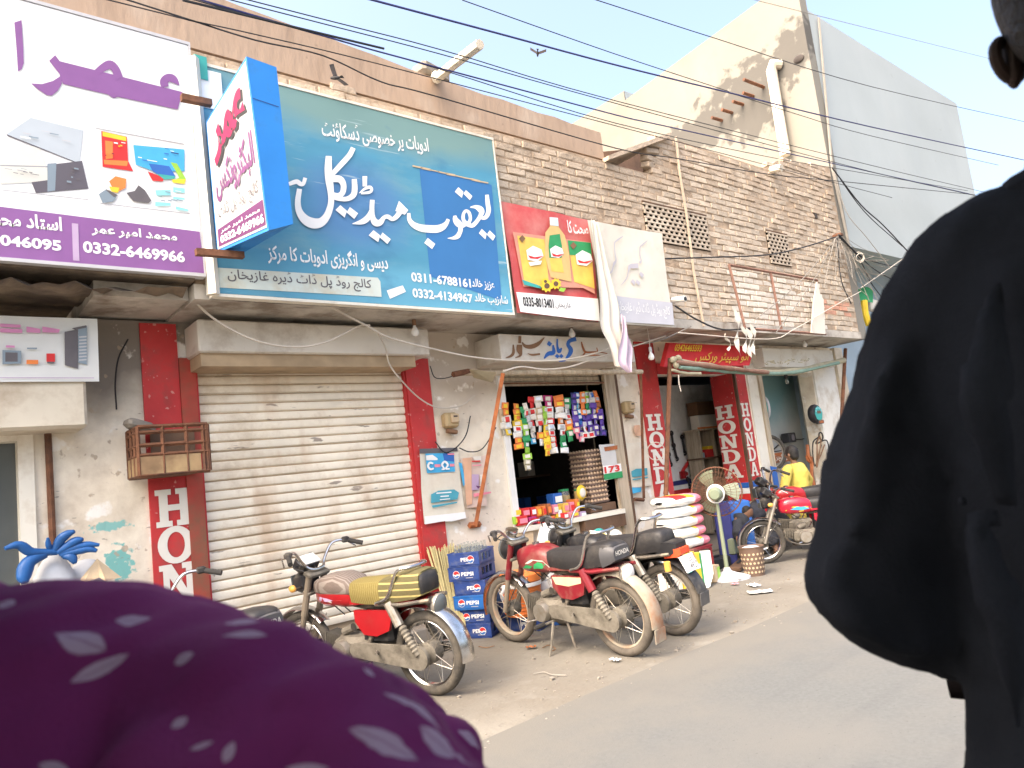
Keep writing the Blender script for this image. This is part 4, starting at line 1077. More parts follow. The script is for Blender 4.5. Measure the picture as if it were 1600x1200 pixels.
pn, f1 = cloth(rb, 'sheet', [(783, 314), (922, 344), (936, 503), (808, 488)], bred, SY+.02, .012, 14, 3, .01)
YB = SY-.0
def bp(name, pts, mt, dy): return flat(rb, name, [(780+x/4.286, 310+y/4.286) for x, y in pts], mt, YB, dy)
bp('white_strip', [(112, 628), (660, 672), (672, 822), (460, 800), (140, 760)], 'white', .004)
bp('picture', [(90, 225), (610, 295), (640, 640), (560, 600), (160, 590)], mm('salmon', (.62, .28, .20), .7), .003)
bp('pouch', [(118, 250), (300, 275), (330, 560), (330, 620), (165, 560)], mm('pouch_yellow', (.75, .50, .10), .6, var=.15, scale=7), .006)
bp('pouch', [(455, 282), (610, 298), (637, 605), (500, 560)], M['pouch_yellow'], .006)
bp('pouch_top', [(455, 282), (610, 298), (616, 390), (468, 380)], 'green', .008)
bp('pouch_base', [(150, 545), (280, 590), (275, 605), (165, 580)], 'teal', .008)
for cx_, cy_, k in ((230, 385, 1), (378, 370, .8), (560, 415, 1)):
    bp('label_badge', [(cx_-55*k, cy_-35*k), (cx_-10*k, cy_-65*k), (cx_+45*k, cy_-40*k), (cx_+60*k, cy_+5*k), (cx_+20*k, cy_+40*k), (cx_-45*k, cy_+30*k)], 'white', .015)
    bp('label_stroke', [(cx_-45*k, cy_-2), (cx_, cy_+12), (cx_+62*k, cy_+2), (cx_+20*k, cy_+24), (cx_-30*k, cy_+20)], 'red', .017)
bp('label_blob', [(190, 430), (280, 420), (270, 445), (200, 455)], 'paint_white', .015)
for cx_, cy_ in ((148, 272), (490, 318)): bp('label_dot', [(cx_-22, cy_), (cx_, cy_-24), (cx_+22, cy_), (cx_, cy_+26)], 'brown', .015)
bp('bottle', [(305, 230), (335, 190), (332, 130), (388, 135), (395, 195), (435, 250), (465, 380), (480, 560), (340, 530), (300, 380)], mm('oil', (.66, .44, .17), .35, var=.1), .010)
bp('bottle_label', [(332, 250), (400, 240), (415, 320), (412, 400), (330, 400), (325, 320)], 'green', .012)
bp('bottle_label', [(332, 402), (412, 402), (428, 500), (345, 490)], 'pouch_yellow', .012)
bp('bottle_cap', [(332, 128), (388, 133), (393, 188), (336, 182)], mm('cap_blue', (.55, .66, .70), .5), .012)
for cx_, cy_, r_ in ((310, 590, 45), (370, 575, 40), (300, 560, 26)):
    bp('sunflower', [(cx_+r_*(1 if i % 2 else .72)*math.cos(i*math.pi/9), cy_+r_*(1 if i % 2 else .72)*math.sin(i*math.pi/9)) for i in range(18)], 'yellow', .016+r_*.0001)
    bp('sunflower_disc', [(cx_+r_*.42*math.cos(i*math.pi/5), cy_+r_*.42*math.sin(i*math.pi/5)) for i in range(10)], 'wood_dark', .022)
bp('leaf', [(400, 600), (440, 605), (425, 630), (390, 622)], 'lime', .018)
mb = MB(); a = at(780+462/4.286, 310+232/4.286, YB); b = at(780+598/4.286, 310+246/4.286, YB)
put_text(mb, urdu('صحت کا'), a+Vector((0, -.005, 0)), b-a, (0, 0, .14), .02); mb.build('lettering', 'white', rb, world=True, sm=0)
mb = MB(); a = at(780+160/4.286, 310+722/4.286, YB); b = at(780+365/4.286, 310+738/4.286, YB)
put_text(mb, '0335-8013401', a+Vector((0, -.008, 0)), b-a, (0, 0, .095), .03); mb.build('lettering', 'black', rb, world=True, sm=0)
mb = MB(); a = at(780+375/4.286, 310+738/4.286, YB); b = at(780+480/4.286, 310+742/4.286, YB)
put_text(mb, urdu('غازیخان'), a+Vector((0, -.008, 0)), b-a, (0, 0, .07), .0); mb.build('lettering', 'charcoal', rb, world=True, sm=0)

gb = thing('cloth_banner', 'pale reversed cloth banner with ghosted grey Urdu lettering, its torn corner hanging down in folds', 'banner', (6.4, SY, 2.9))
bwh = mat('banner_back', (.66, .62, .53), .8, var=.04, scale=3, bump=.25, bscale=4, dirt=(.58, .52, .44), damt=.3)
GY = SY-.04
cloth(gb, 'sheet', [(917, 344), (1033, 365), (1053, 511), (950, 505)], bwh, GY, .010, 12, 5)
lv = mm('ghost_lilac', (.46, .44, .48), .8, var=.05)
flat(gb, 'pale_band', [(958, 462), (1050, 473), (1053, 508), (965, 503)], mm('band_lilac', (.48, .48, .52), .8, var=.04), GY-.012, .004)
P = Pen(930, 360, 8, GY-.016)
P.stroke([(345, 75, 12), (290, 112, 18), (245, 150, 14), (240, 200, 10), (250, 300, 10), (260, 370, 14), (240, 410, 32), (225, 450, 14), (205, 515, 20), (150, 550, 26)])
P.stroke([(655, 125, 8), (600, 170, 18), (562, 210, 12), (560, 300, 10), (574, 380, 14), (552, 405, 34)])
P.stroke([(540, 440, 60), (480, 445, 62), (435, 450, 50), (415, 510, 14), (400, 580, 12), (370, 630, 14), (320, 688, 5)], 2)
for q in (((570, 515), (610, 555), (585, 595), (550, 550)), ((470, 605), (505, 650), (490, 685), (445, 640)), ((520, 610), (565, 650), (545, 690), (505, 650))): P.poly(q)
P.mb.build('lettering', lv, gb, world=True, sm=0)
mb = MB(); a = at(966, 492, GY-.012); b = at(1048, 499, GY-.012)
put_text(mb, urdu('کالج روڈ پل ڈاٹ ڈیرہ غازیخان'), a+Vector((0, -.007, 0)), b-a, (0, 0, .17), .0); mb.build('lettering', 'white', gb, world=True, sm=0)
# gathered strip and the hanging torn corner
fd = MB()
def foldstrip(pl, pr, nfold, amp, Y0, seed):
    L = crom(pl, 4); Rr = crom(pr, 4); n = min(len(L), len(Rr)); m = 16; vs = []; fs = []
    for i in range(n):
        a = at(*L[i], Y0); b = at(*Rr[i], Y0)
        for j in range(m+1):
            u = j/m; p = a*(1-u)+b*u
            vs.append((p.x, Y0-.03-amp*(1+math.sin(u*nfold*2*math.pi+seed+i*.12)), p.z))
    for i in range(n-1):
        for j in range(m): fs.append((i*(m+1)+j, i*(m+1)+j+1, (i+1)*(m+1)+j+1, (i+1)*(m+1)+j))
    return vs, fs
fd.add(*foldstrip([(917, 345), (924, 410), (930, 470), (932, 512), (946, 540), (955, 572)], [(928, 350), (945, 420), (962, 480), (966, 515), (975, 540), (982, 582)], 2.2, .018, GY-.02, 1))
fd.build('hanging_fold', bwh, gb, world=True, sm=60, fix=False)
fd = MB(); fd.add(*foldstrip([(964, 492), (966, 520), (960, 552), (962, 570), (976, 583)], [(972, 500), (977, 525), (983, 545), (981, 565), (980, 583)], 1.5, .02, GY-.10, 2))
fd.build('hanging_fold', mm('fold_lilac', (.50, .40, .48), .8, var=.1), gb, world=True, sm=60, fix=False)

# -- empty rusty sign frame with torn cloth
ef = thing('sign_rack', 'empty rusty iron sign frame on the whitewashed brick, shreds of old cloth at both ends', 'frame', (9.5, 5.1, 2.92))
FY = 5.08
def bar(a, b, r=.015, mt='frame_pale'):
    mb = MB(); p, q = at(*a, FY), at(*b, FY); d = q-p
    mb.tube([p, q], r*1.3, 4); mb.build('bar', mt, ef, world=True, sm=0)
bar((1139, 414), (1277, 438)); bar((1139, 414), (1164, 512)); bar((1277, 438), (1268, 518), .012); bar((1204, 426), (1221, 514)); bar((1160, 513), (1290, 522), .015)
mb = MB(); pts = [at(x, y, FY-.03) for x, y in ((1277, 440), (1282, 460), (1287, 468), (1290, 522), (1268, 520), (1272, 470))]
mb.prism(pts, (0, .02, 0)); mb.build('cloth_shred', bwh, ef, world=True, sm=0)
R = random.Random(4)
for (x, y0, y1, wd) in ((1149, 480, 560, 5), (1160, 500, 553, 4), (1168, 512, 566, 5), (1134, 520, 548, 2), (1174, 505, 562, 4)):
    mb = MB(); n = 9; vs = []
    for i in range(n+1):
        y = y0+(y1-y0)*i/n; w_ = wd*(1-.25*i/n)*R.uniform(.8, 1.1); xx = x+3*math.sin(i*.9+x)+i*.8
        a, b = at(xx-w_/2, y, FY-.05), at(xx+w_/2, y, FY-.05); e = .02*math.sin(i*1.4+x)
        vs += [a+Vector((0, e, 0)), b+Vector((0, -e, 0))]
    mb.add(vs, [(2*i, 2*i+1, 2*i+3, 2*i+2) for i in range(n)]); mb.build('cloth_shred', bwh, ef, world=True, sm=60, fix=False)

# -- red name board of the mechanic, small banner of the left shop
rs = thing('shop_sign', 'tilted red board with yellow hand-painted phone number and Urdu lettering above the mechanic bay', 'sign', (7.8, 5.6, 2.6))
RY = 5.55
q = [(1046, 536), (1178, 542), (1172, 570), (1038, 572)]
p = [at(1046, 536, RY), at(1178, 542, RY+.05), at(1171, 571, RY-.10), at(1037, 573, RY-.10)]
mb = MB(); mb.prism(p, (0, .06, .02)); mb.build('panel', 'red', rs, world=True, sm=0)
def rtext(body, u0, u1, v0, v1, mt, bold):
    mb = MB(); vs, fs = text2d(body, bold)
    n_ = Vector((0, -.03, 0))
    mb.add([(p[0]*(1-U)+p[1]*U)*(1-V)+(p[3]*(1-U)+p[2]*U)*V+n_ for U, V in ((u0+(u1-u0)*a, v1+(v0-v1)*b) for a, b in vs)], fs); mb.build('lettering', mt, rs, world=True, sm=0)
rtext('03426465593', .05, .34, .06, .36, 'yellow', .015); rtext(urdu('آٹو سپیئر ورکس'), .30, .95, .28, .92, mm('gold', (.72, .42, .06), .6), .015)
ls = thing('cloth_banner', 'small white printed banner with pink lettering and pictures of computers above the left shop door', 'banner', (-.2, 5.6, 2.45))
LY = 5.56
cloth(ls, 'sheet', [(-170, 488), (152, 498), (155, 596), (-170, 598)], mat('banner_print', (.66, .67, .65), .6, var=.03, bump=.15, bscale=3), LY, .008, 8, 8)
def lp(pts, mt, k=0): flat(ls, 'printed_picture', [(x/5.453, 480+y/5.453) for x, y in pts], mt, LY-.012, .003+k*.0005)
lp([(0, 140), (175, 150), (175, 175), (0, 170)], 'magenta_pale' if 'magenta_pale' in M else mm('magenta_pale', (.62, .25, .45), .6)); lp([(0, 180), (190, 188), (190, 220), (0, 215)], 'magenta_pale')
lp([(225, 165), (340, 185), (345, 220), (225, 215)], 'magenta_pale'); lp([(360, 165), (510, 190), (500, 218), (360, 215)], 'magenta_pale')
lp([(550, 210), (665, 190), (665, 525), (552, 495)], 'charcoal'); lp([(665, 185), (740, 160), (740, 490), (668, 475)], 'bluegrey', 1); lp([(610, 180), (735, 155), (735, 175), (640, 195)], 'charcoal', 2)
for i in range(8): lp([(672, 250+i*28), (738, 245+i*28), (738, 257+i*28), (672, 262+i*28)], 'grey_pale', 3)
lp([(20, 365), (180, 372), (180, 480), (20, 488)], 'bluegrey'); lp([(45, 385), (150, 388), (150, 465), (45, 465)], 'charcoal', 1); lp([(225, 450), (325, 450), (325, 485), (225, 485)], 'orange'); lp([(395, 395), (468, 395), (468, 465), (395, 465)], 'red'); lp([(400, 465), (465, 465), (462, 480), (402, 480)], 'charcoal', 1)
lp([(230, 345), (315, 345), (315, 358), (230, 358)], 'bluegrey'); lp([(50, 325), (125, 328), (125, 345), (50, 345)], 'magenta_pale'); lp([(0, 598), (800, 600), (800, 606), (0, 604)], 'lilac')

# ------------------------------------------------------------------ posters, meters, cage, bulbs, awning frames
def poster(label, c4, bits, Y=WY-.032, mt='offwhite', curl=.01, cat='poster', name='poster'):
    tl = at(*c4[0], Y); th = thing(name, label, cat, (tl.x, Y, at(*c4[3], Y).z))
    cloth(th, 'sheet', c4, mt, Y, curl, 6, len(label))
    for i, (nm, pts, m2) in enumerate(bits): flat(th, nm, pts, m2, Y-curl, .003+.0012*i)
    return th
def pz(L): return [(650+x/8, 690+y/8) for x, y in L]
pale = mm('poster_paper', (.70, .65, .54), .8, var=.05, scale=4, dirt=(.60, .52, .40), damt=.35)
po = poster('weathered poster with a bright blue top panel and teal brush stroke beside the shutter', pz([(40, 130), (520, 100), (615, 960), (100, 1030)]), [
    ('dark_edge', pz([(40, 90), (515, 75), (520, 120), (45, 150)]), 'charcoal'), ('blue_panel', pz([(115, 150), (470, 140), (485, 375), (135, 395)]), 'skyblue'), ('blue_panel', pz([(330, 150), (470, 143), (476, 250), (350, 240)]), 'blue'),
    ('print', pz([(120, 175), (200, 165), (265, 210), (265, 232), (125, 235)]), 'white'), ('print', pz([(228, 285), (300, 283), (300, 318), (228, 320)]), 'pink'), ('print', pz([(415, 280), (472, 278), (474, 310), (418, 312)]), 'pink'), ('print', pz([(385, 150), (470, 146), (470, 166), (390, 168)]), 'pink'),
    ('brush_stroke', pz([(180, 660), (270, 615), (470, 598), (530, 640), (510, 720), (180, 770)]), mm('brush_teal', (.07, .33, .42), .7, var=.1)), ('brush_stroke', pz([(185, 800), (510, 750), (500, 770), (200, 828)]), M['brush_teal']),
    ('print', pz([(245, 640), (430, 625), (435, 640), (245, 655)]), 'white'), ('print', pz([(295, 680), (400, 672), (400, 688), (295, 694)]), 'white'), ('print', pz([(285, 722), (415, 710), (415, 722), (290, 734)]), 'white'),
    ('torn_strip', pz([(95, 935), (600, 880), (615, 955), (430, 1000), (340, 995), (100, 1035)]), 'white')], mt=pale)
Pn = Pen(650, 690, 8, WY-.062)
Pn.stroke([(215, 275, 22), (175, 265, 26), (150, 305, 26), (180, 345, 26), (222, 335, 20)]).stroke([(320, 345, 18), (355, 340, 18), (325, 290, 24), (360, 250, 26), (398, 290, 24), (372, 338, 18), (420, 340, 18)])
Pn.mb.build('lettering', 'white', po, world=True, sm=0)
poster('tattered pink and orange bill half torn off the wall behind the rusty brace', pz([(560, 210), (880, 170), (890, 800), (640, 830)]), [
    ('blue_strip', pz([(530, 260), (570, 270), (620, 520), (590, 560)]), 'skyblue'), ('orange_area', pz([(580, 210), (690, 200), (700, 780), (630, 800)]), mm('bill_orange', (.66, .40, .26), .8, var=.15)),
    ('print', pz([(700, 185), (810, 180), (815, 255), (740, 250)]), 'offwhite'), ('print', pz([(690, 240), (800, 235), (800, 252), (695, 256)]), 'red'), ('print', pz([(700, 295), (810, 285), (812, 300), (705, 305)]), 'pink'),
    ('print', pz([(690, 410), (780, 410), (780, 600), (690, 610)]), 'lilac'), ('print', pz([(740, 550), (800, 560), (770, 590)]), 'plum'), ('print', pz([(710, 650), (930, 625), (930, 645), (715, 695)]), 'pink'), ('print', pz([(790, 415), (870, 410), (860, 470), (795, 560)]), 'offwhite')], mt=mm('bill_paper', (.66, .52, .44), .8, var=.1, scale=5))
def pw_(L): return [(960+x/6, 620+y/6) for x, y in L]
p2_ = poster('weathered poster with a teal brush stroke on the pier beside the left Honda pier', pw_([(95, 440), (300, 420), (350, 830), (130, 860)]), [
    ('blue_edge', pw_([(95, 610), (115, 640), (150, 850), (250, 850), (250, 890), (140, 915), (115, 800)]), 'skyblue'), ('brush_stroke', pw_([(155, 700), (200, 675), (305, 668), (310, 735), (165, 755)]), M['brush_teal']), ('brush_stroke', pw_([(165, 772), (310, 748), (310, 760), (170, 785)]), M['brush_teal'])], mt=pale)
poster('scrap of faded peach paper above the poster on the pier', pw_([(180, 270), (240, 262), (250, 370), (190, 360)]), [], mt='bill_orange' if 'bill_orange' in M else 'tan', name='paper_scrap', cat='paper')
def pq(L): return [(780+x/6.667, 590+y/6.667) for x, y in L]
JY = WY-.055
th = poster('pale notice with a red heading pasted on the wooden jamb above the number plate', pq([(1040, 700), (1200, 690), (1230, 905), (1075, 920)]), [('heading', pq([(1090, 725), (1230, 705), (1230, 745), (1100, 768)]), 'rust_orange')], Y=JY, mt=mm('notice', (.55, .56, .55), .8, var=.05), curl=.004, name='notice', cat='notice')
th = poster('white house-number sticker reading 173 over a green strip on the wooden jamb', [(942, 728), (970, 724), (973, 745), (944, 751)], [('green_strip', [(943, 741), (972, 736), (973, 746), (944, 750)], 'green')], Y=JY, mt='white', curl=.002, name='number_plate', cat='number plate')
mb = MB(); a = at(944.5, 740, JY); b = at(968, 736, JY); put_text(mb, '173', a+Vector((0, -.009, 0)), b-a, (0, 0, .075), .03); mb.build('lettering', 'red', th, world=True, sm=0)

def meter(px, py, label):
    p = at(px, py, WY); th = thing('electricity_meter', label, 'meter', (p.x, WY-.06, p.z-.07))
    mb = MB(); mb.obox((0, 0.02, .09), (.16, .10, .15), bev=.02); b_ = mb.build('case', 'meter_tan', th)
    mb = MB(); mb.obox((0.02, -.04, .105), (.09, .03, .09), bev=.008); mb.build('cover', 'tan', th)
    mb = MB(); mb.box(-.005, .04, -.058, -.0545, .115, .13); mb.build('window', 'black', th)
    mb = MB(); mb.obox((0.0, 0.01, -.02), (.11, .06, .04), (0, .2, 0), bev=.006); mb.build('terminal_box', 'brown', th)
meter(700, 661, 'tan electricity meter on the cream wall right of the red shutter strip'); meter(977, 640, 'tan electricity meter on the narrow pier right of the grocery window')

# cage
cg = thing('wire_cage', 'rusty iron cage box fixed on the red pilaster above the painted H', 'cage', (1.5, 5.62, 1.72))
cx0, cx1, cy0, cy1, czz0, czz1 = 1.27, 1.74, 5.55, 5.86, 1.70, 2.04
def cb(a, b, r=.010, mt='rust', nm='bar'):
    mb = MB(); mb.tube([a, b], r*1.25, 4); mb.build(nm, mt, cg, world=True, sm=0)
for zz in (czz0, czz0+.14, czz0+.21, czz0+.30, czz1):
    cb((cx0, cy0, zz), (cx1, cy0, zz), .012); cb((cx0, cy0, zz), (cx0, cy1, zz), .010)
for xx in (cx0, cx0+.16, cx0+.32, cx0+.46, cx1-.035, cx1): cb((xx, cy0, czz0), (xx, cy0, czz1), .012)
for yy in (cy0+.1, cy0+.2, cy1): cb((cx0, yy, czz0), (cx0, yy, czz1), .010)
mb = MB(); mb.box(cx0, cx1-.06, cy0-.008, cy0+.004, czz0, czz0+.13); mb.build('front_tray', mm('rust_pale', (.27, .17, .09), .85, var=.25, scale=9, dirt=(.45, .32, .16), damt=.35), cg, world=True)
mb = MB(); mb.box(cx0-.006, cx0+.006, cy0, cy1, czz0, czz0+.13); mb.build('side_tray', 'rust_pale', cg, world=True)
mb = MB(); mb.box(cx0, cx1-.08, cy0, cy1, czz0-.012, czz0+.004); mb.build('floor', 'rust', cg, world=True)
mb = MB(); mb.box(cx0+.15, cx0+.46, cy1-.03, cy1-.01, czz0, czz1); mb.build('back_board', 'wood_dark', cg, world=True)
mb = MB(); mb.obox((cx0+.06, cy1-.12, czz1+.03), (.2, .12, .07), (0, .3, .2), bev=.02); mb.build('mud_nest', 'concrete', cg, world=True)

# bulbs
def bulb(px, py, Y, label, cord=None):
    p = at(px, py, Y); th = thing('light_bulb', label, 'light bulb', p)
    mb = MB(); mb.lathe([(.001, -.075), (.022, -.07), (.036, -.048), (.036, -.03), (.026, -.005), (.014, .012), (.013, .03)], n=14); mb.build('globe', 'bulb', th)
    mb = MB(); mb.lathe([(.017, .025), (.019, .03), (.019, .075), (.010, .085)], n=10, cap=True); mb.build('holder', 'grey_pale' if cord else 'brown', th)
    mb = MB(); top = CZ-p.z
    mb.tube([(0, 0, .08), (.006, 0, .08+(top-.08)*.5), (0, 0.0, top)], .004 if cord else .012, 6); mb.build('cord', 'cable_white' if cord else 'wood_dark', th)
bulb(648, 513, 5.45, 'white bulb under the slab at the right end of the roller shutter box'); bulb(893, 517, 5.45, 'round white bulb under the slab above the grocery name box')
bulb(1017, 553, 5.3, 'white bulb dangling on a cord beside the red mechanic sign', True); bulb(1257, 535, 5.5, 'white bulb under the slab near the right end of the row')

# grocery awning frame
aw = thing('awning_frame', 'bare awning frame of a pale cross pole and rusty braces over the grocery window', 'awning frame', (5.9, 5.6, 2.5))
AY = 5.35
def ab(th, a, b, r, mt, nm='pole', n=8):
    mb = MB(); mb.tube([a, b], r, n); return mb.build(nm, mt, th, world=True)
ab(aw, at(716, 583, WY-.2), at(1003, 581, AY+.05), .028, 'wood_pale'); 
a_ = at(786, 583, AY+.04); ab(aw, a_, at(743, 822, WY-.04), .026, 'rust_orange', 'brace', 4)
ab(aw, at(1001, 583, AY+.05), at(1006, 778, WY-.06), .022, 'rust', 'brace', 4)
ab(aw, at(733, 821, WY-.03), at(750, 819, WY-.03), .03, 'rust_orange', 'bracket', 4); ab(aw, at(991, 780, WY-.04), at(1006, 781, WY-.06), .022, 'rust', 'bracket', 4)
ab(aw, at(708, 585, WY-.25), at(733, 580, WY-.22), .03, 'rust', 'bracket', 5)
mb = MB(); mb.prism([at(735, 577, WY-.3), at(775, 582, AY+.1), at(770, 597, AY+.2), at(742, 590, WY-.2)], (0, .02, 0)); mb.build('cloth_remnant', 'canvas', aw, world=True, sm=0)
# mechanic awning: rolled cloth on posts
ma = thing('rolled_awning', 'rolled faded green and brown tarpaulin awning on two iron posts before the mechanic bay', 'awning', (9, 5.3, 0))
ab(ma, at(1047, 560, 5.3), at(1040, 788, 5.38), .027, 'rust', 'post'); ab(ma, at(1321, 545, 5.6), at(1313, 690, 5.65), .03, 'rust', 'post')
def roll(pts, Y0, Y1, r, mt, nm='cloth_roll'):
    mb = MB(); n = len(pts); P_ = crom([tuple(at(x, y, Y0+(Y1-Y0)*i/(n-1))) for i, (x, y) in enumerate(pts)], 5)
    R = random.Random(int(pts[0][0])); mb.tube(P_, [r*R.uniform(.7, 1.15) for _ in P_], 9); mb.build(nm, mt, ma, world=True, sm=70)
roll([(1050, 564), (1110, 573), (1180, 581), (1250, 578), (1318, 563)], 5.28, 5.6, .045, 'canvas')
roll([(1056, 566), (1100, 571), (1150, 577), (1200, 582)], 5.22, 5.32, .03, 'canvas_brown')
roll([(1062, 574), (1110, 578), (1170, 583), (1240, 582), (1310, 567)], 5.22, 5.5, .028, 'canvas_green')
roll([(1050, 578), (1070, 583), (1094, 584)], 5.25, 5.25, .02, 'canvas')
for (x, y) in ((1052, 562), (1060, 560), (1056, 570)):
    mb = MB(); p = at(x, y, 5.24); mb.ell(p, (.05, .04, .04), 8, 5, (x, y, 0)); mb.build('rope_knot', 'canvas', ma, world=True)
R = random.Random(12)
mb = MB()
for i in range(30):
    x = 1195+i*2.4+R.uniform(-1, 1); y = 568-(x-1195)*.055+R.uniform(-3, 1); p = at(x, y, 5.42)
    mb.tube([p, p+Vector((R.uniform(-.09, .09), R.uniform(-.04, .04), R.uniform(-.03, .03)))], .006, 4)
mb.build('dry_twigs', 'canvas', ma, world=True, kind='stuff')
for pts in ([(1060, 586), (1061, 600), (1064, 612)],):
    mb = MB(); mb.tube([at(x, y, 5.25) for x, y in pts], .008, 4); mb.build('rag', 'cable_white', ma, world=True)
# ring of wire over the painted N, cctv camera, yellow-and-green things past the corner
rg_ = MB(); p = at(1025, 705, 5.6); rg_.torus(p, (.55, .8, .1), .105, .006, 30, 6); o = rg_.build('wire_loop', 'cable_white'); recentre(o); tag(o, 'loop of pale wire hanging in front of the painted N on the left red pier', 'wire')
cc = thing('security_camera', 'small white security camera under the right edge of the pale banner', 'camera', at(1060, 470, 5.1))
mb = MB(); mb.tube([(0, -.1, .0), (0, .08, .03)], .035, 10); mb.build('housing', 'paint_white', cc); mb = MB(); mb.tube([(0, -.104, 0), (0, -.095, 0)], .026, 10); mb.build('lens', 'black', cc); mb = MB(); mb.tube([(0, .02, .0), (.02, .11, .06)], .012, 6); mb.build('bracket', 'grey_pale', cc)
ga = thing('green_awning', 'green cloth awning with a yellow striped post past the corner of the brick wall', 'awning', (13.5, 5.9, 2.5))
mb = MB(); mb.sheet(lambda u, v: at(1338+u*26, 454+v*14-6*math.sin(u*3)*(1-v)+5*u*v, 5.9-.3*v), 6, 4); mb.build('cloth', 'green', ga, world=True, fix=False)
mb = MB(); mb.tube([at(x, y, 5.6) for x, y in ((1350, 470), (1352, 490), (1358, 508))], .06, 8); mb.build('post_wrap', 'yellow', ga, world=True)
mb = MB(); mb.obox(at(1365, 478, 5.8), (.35, .1, .25), (0, .1, 0), bev=.03); mb.build('sack', 'offwhite', ga, world=True)
# ------------------------------------------------------------------ motorbikes
def arc_strip(mb, c, R, a0, a1, wid, th=.006, n=18, lip=.012):
    """a mudguard: an arc in the x-z plane, slightly crowned across its width"""
    rings = []
    for i in range(n+1):
        t = rad(a0+(a1-a0)*i/n); e = Vector((math.cos(t), 0, math.sin(t)))
        r = []
        for y, k in ((-wid/2, -lip), (-wid/2*.75, -.002), (0, .006), (wid/2*.75, -.002), (wid/2, -lip)): r.append(Vector(c)+e*(R+k)+Vector((0, y, 0)))
        for y, k in ((wid/2, -lip-th), (0, .006-th), (-wid/2, -lip-th)): r.append(Vector(c)+e*(R+k)+Vector((0, y, 0)))
        rings.append(r)
    return mb.loft(rings)

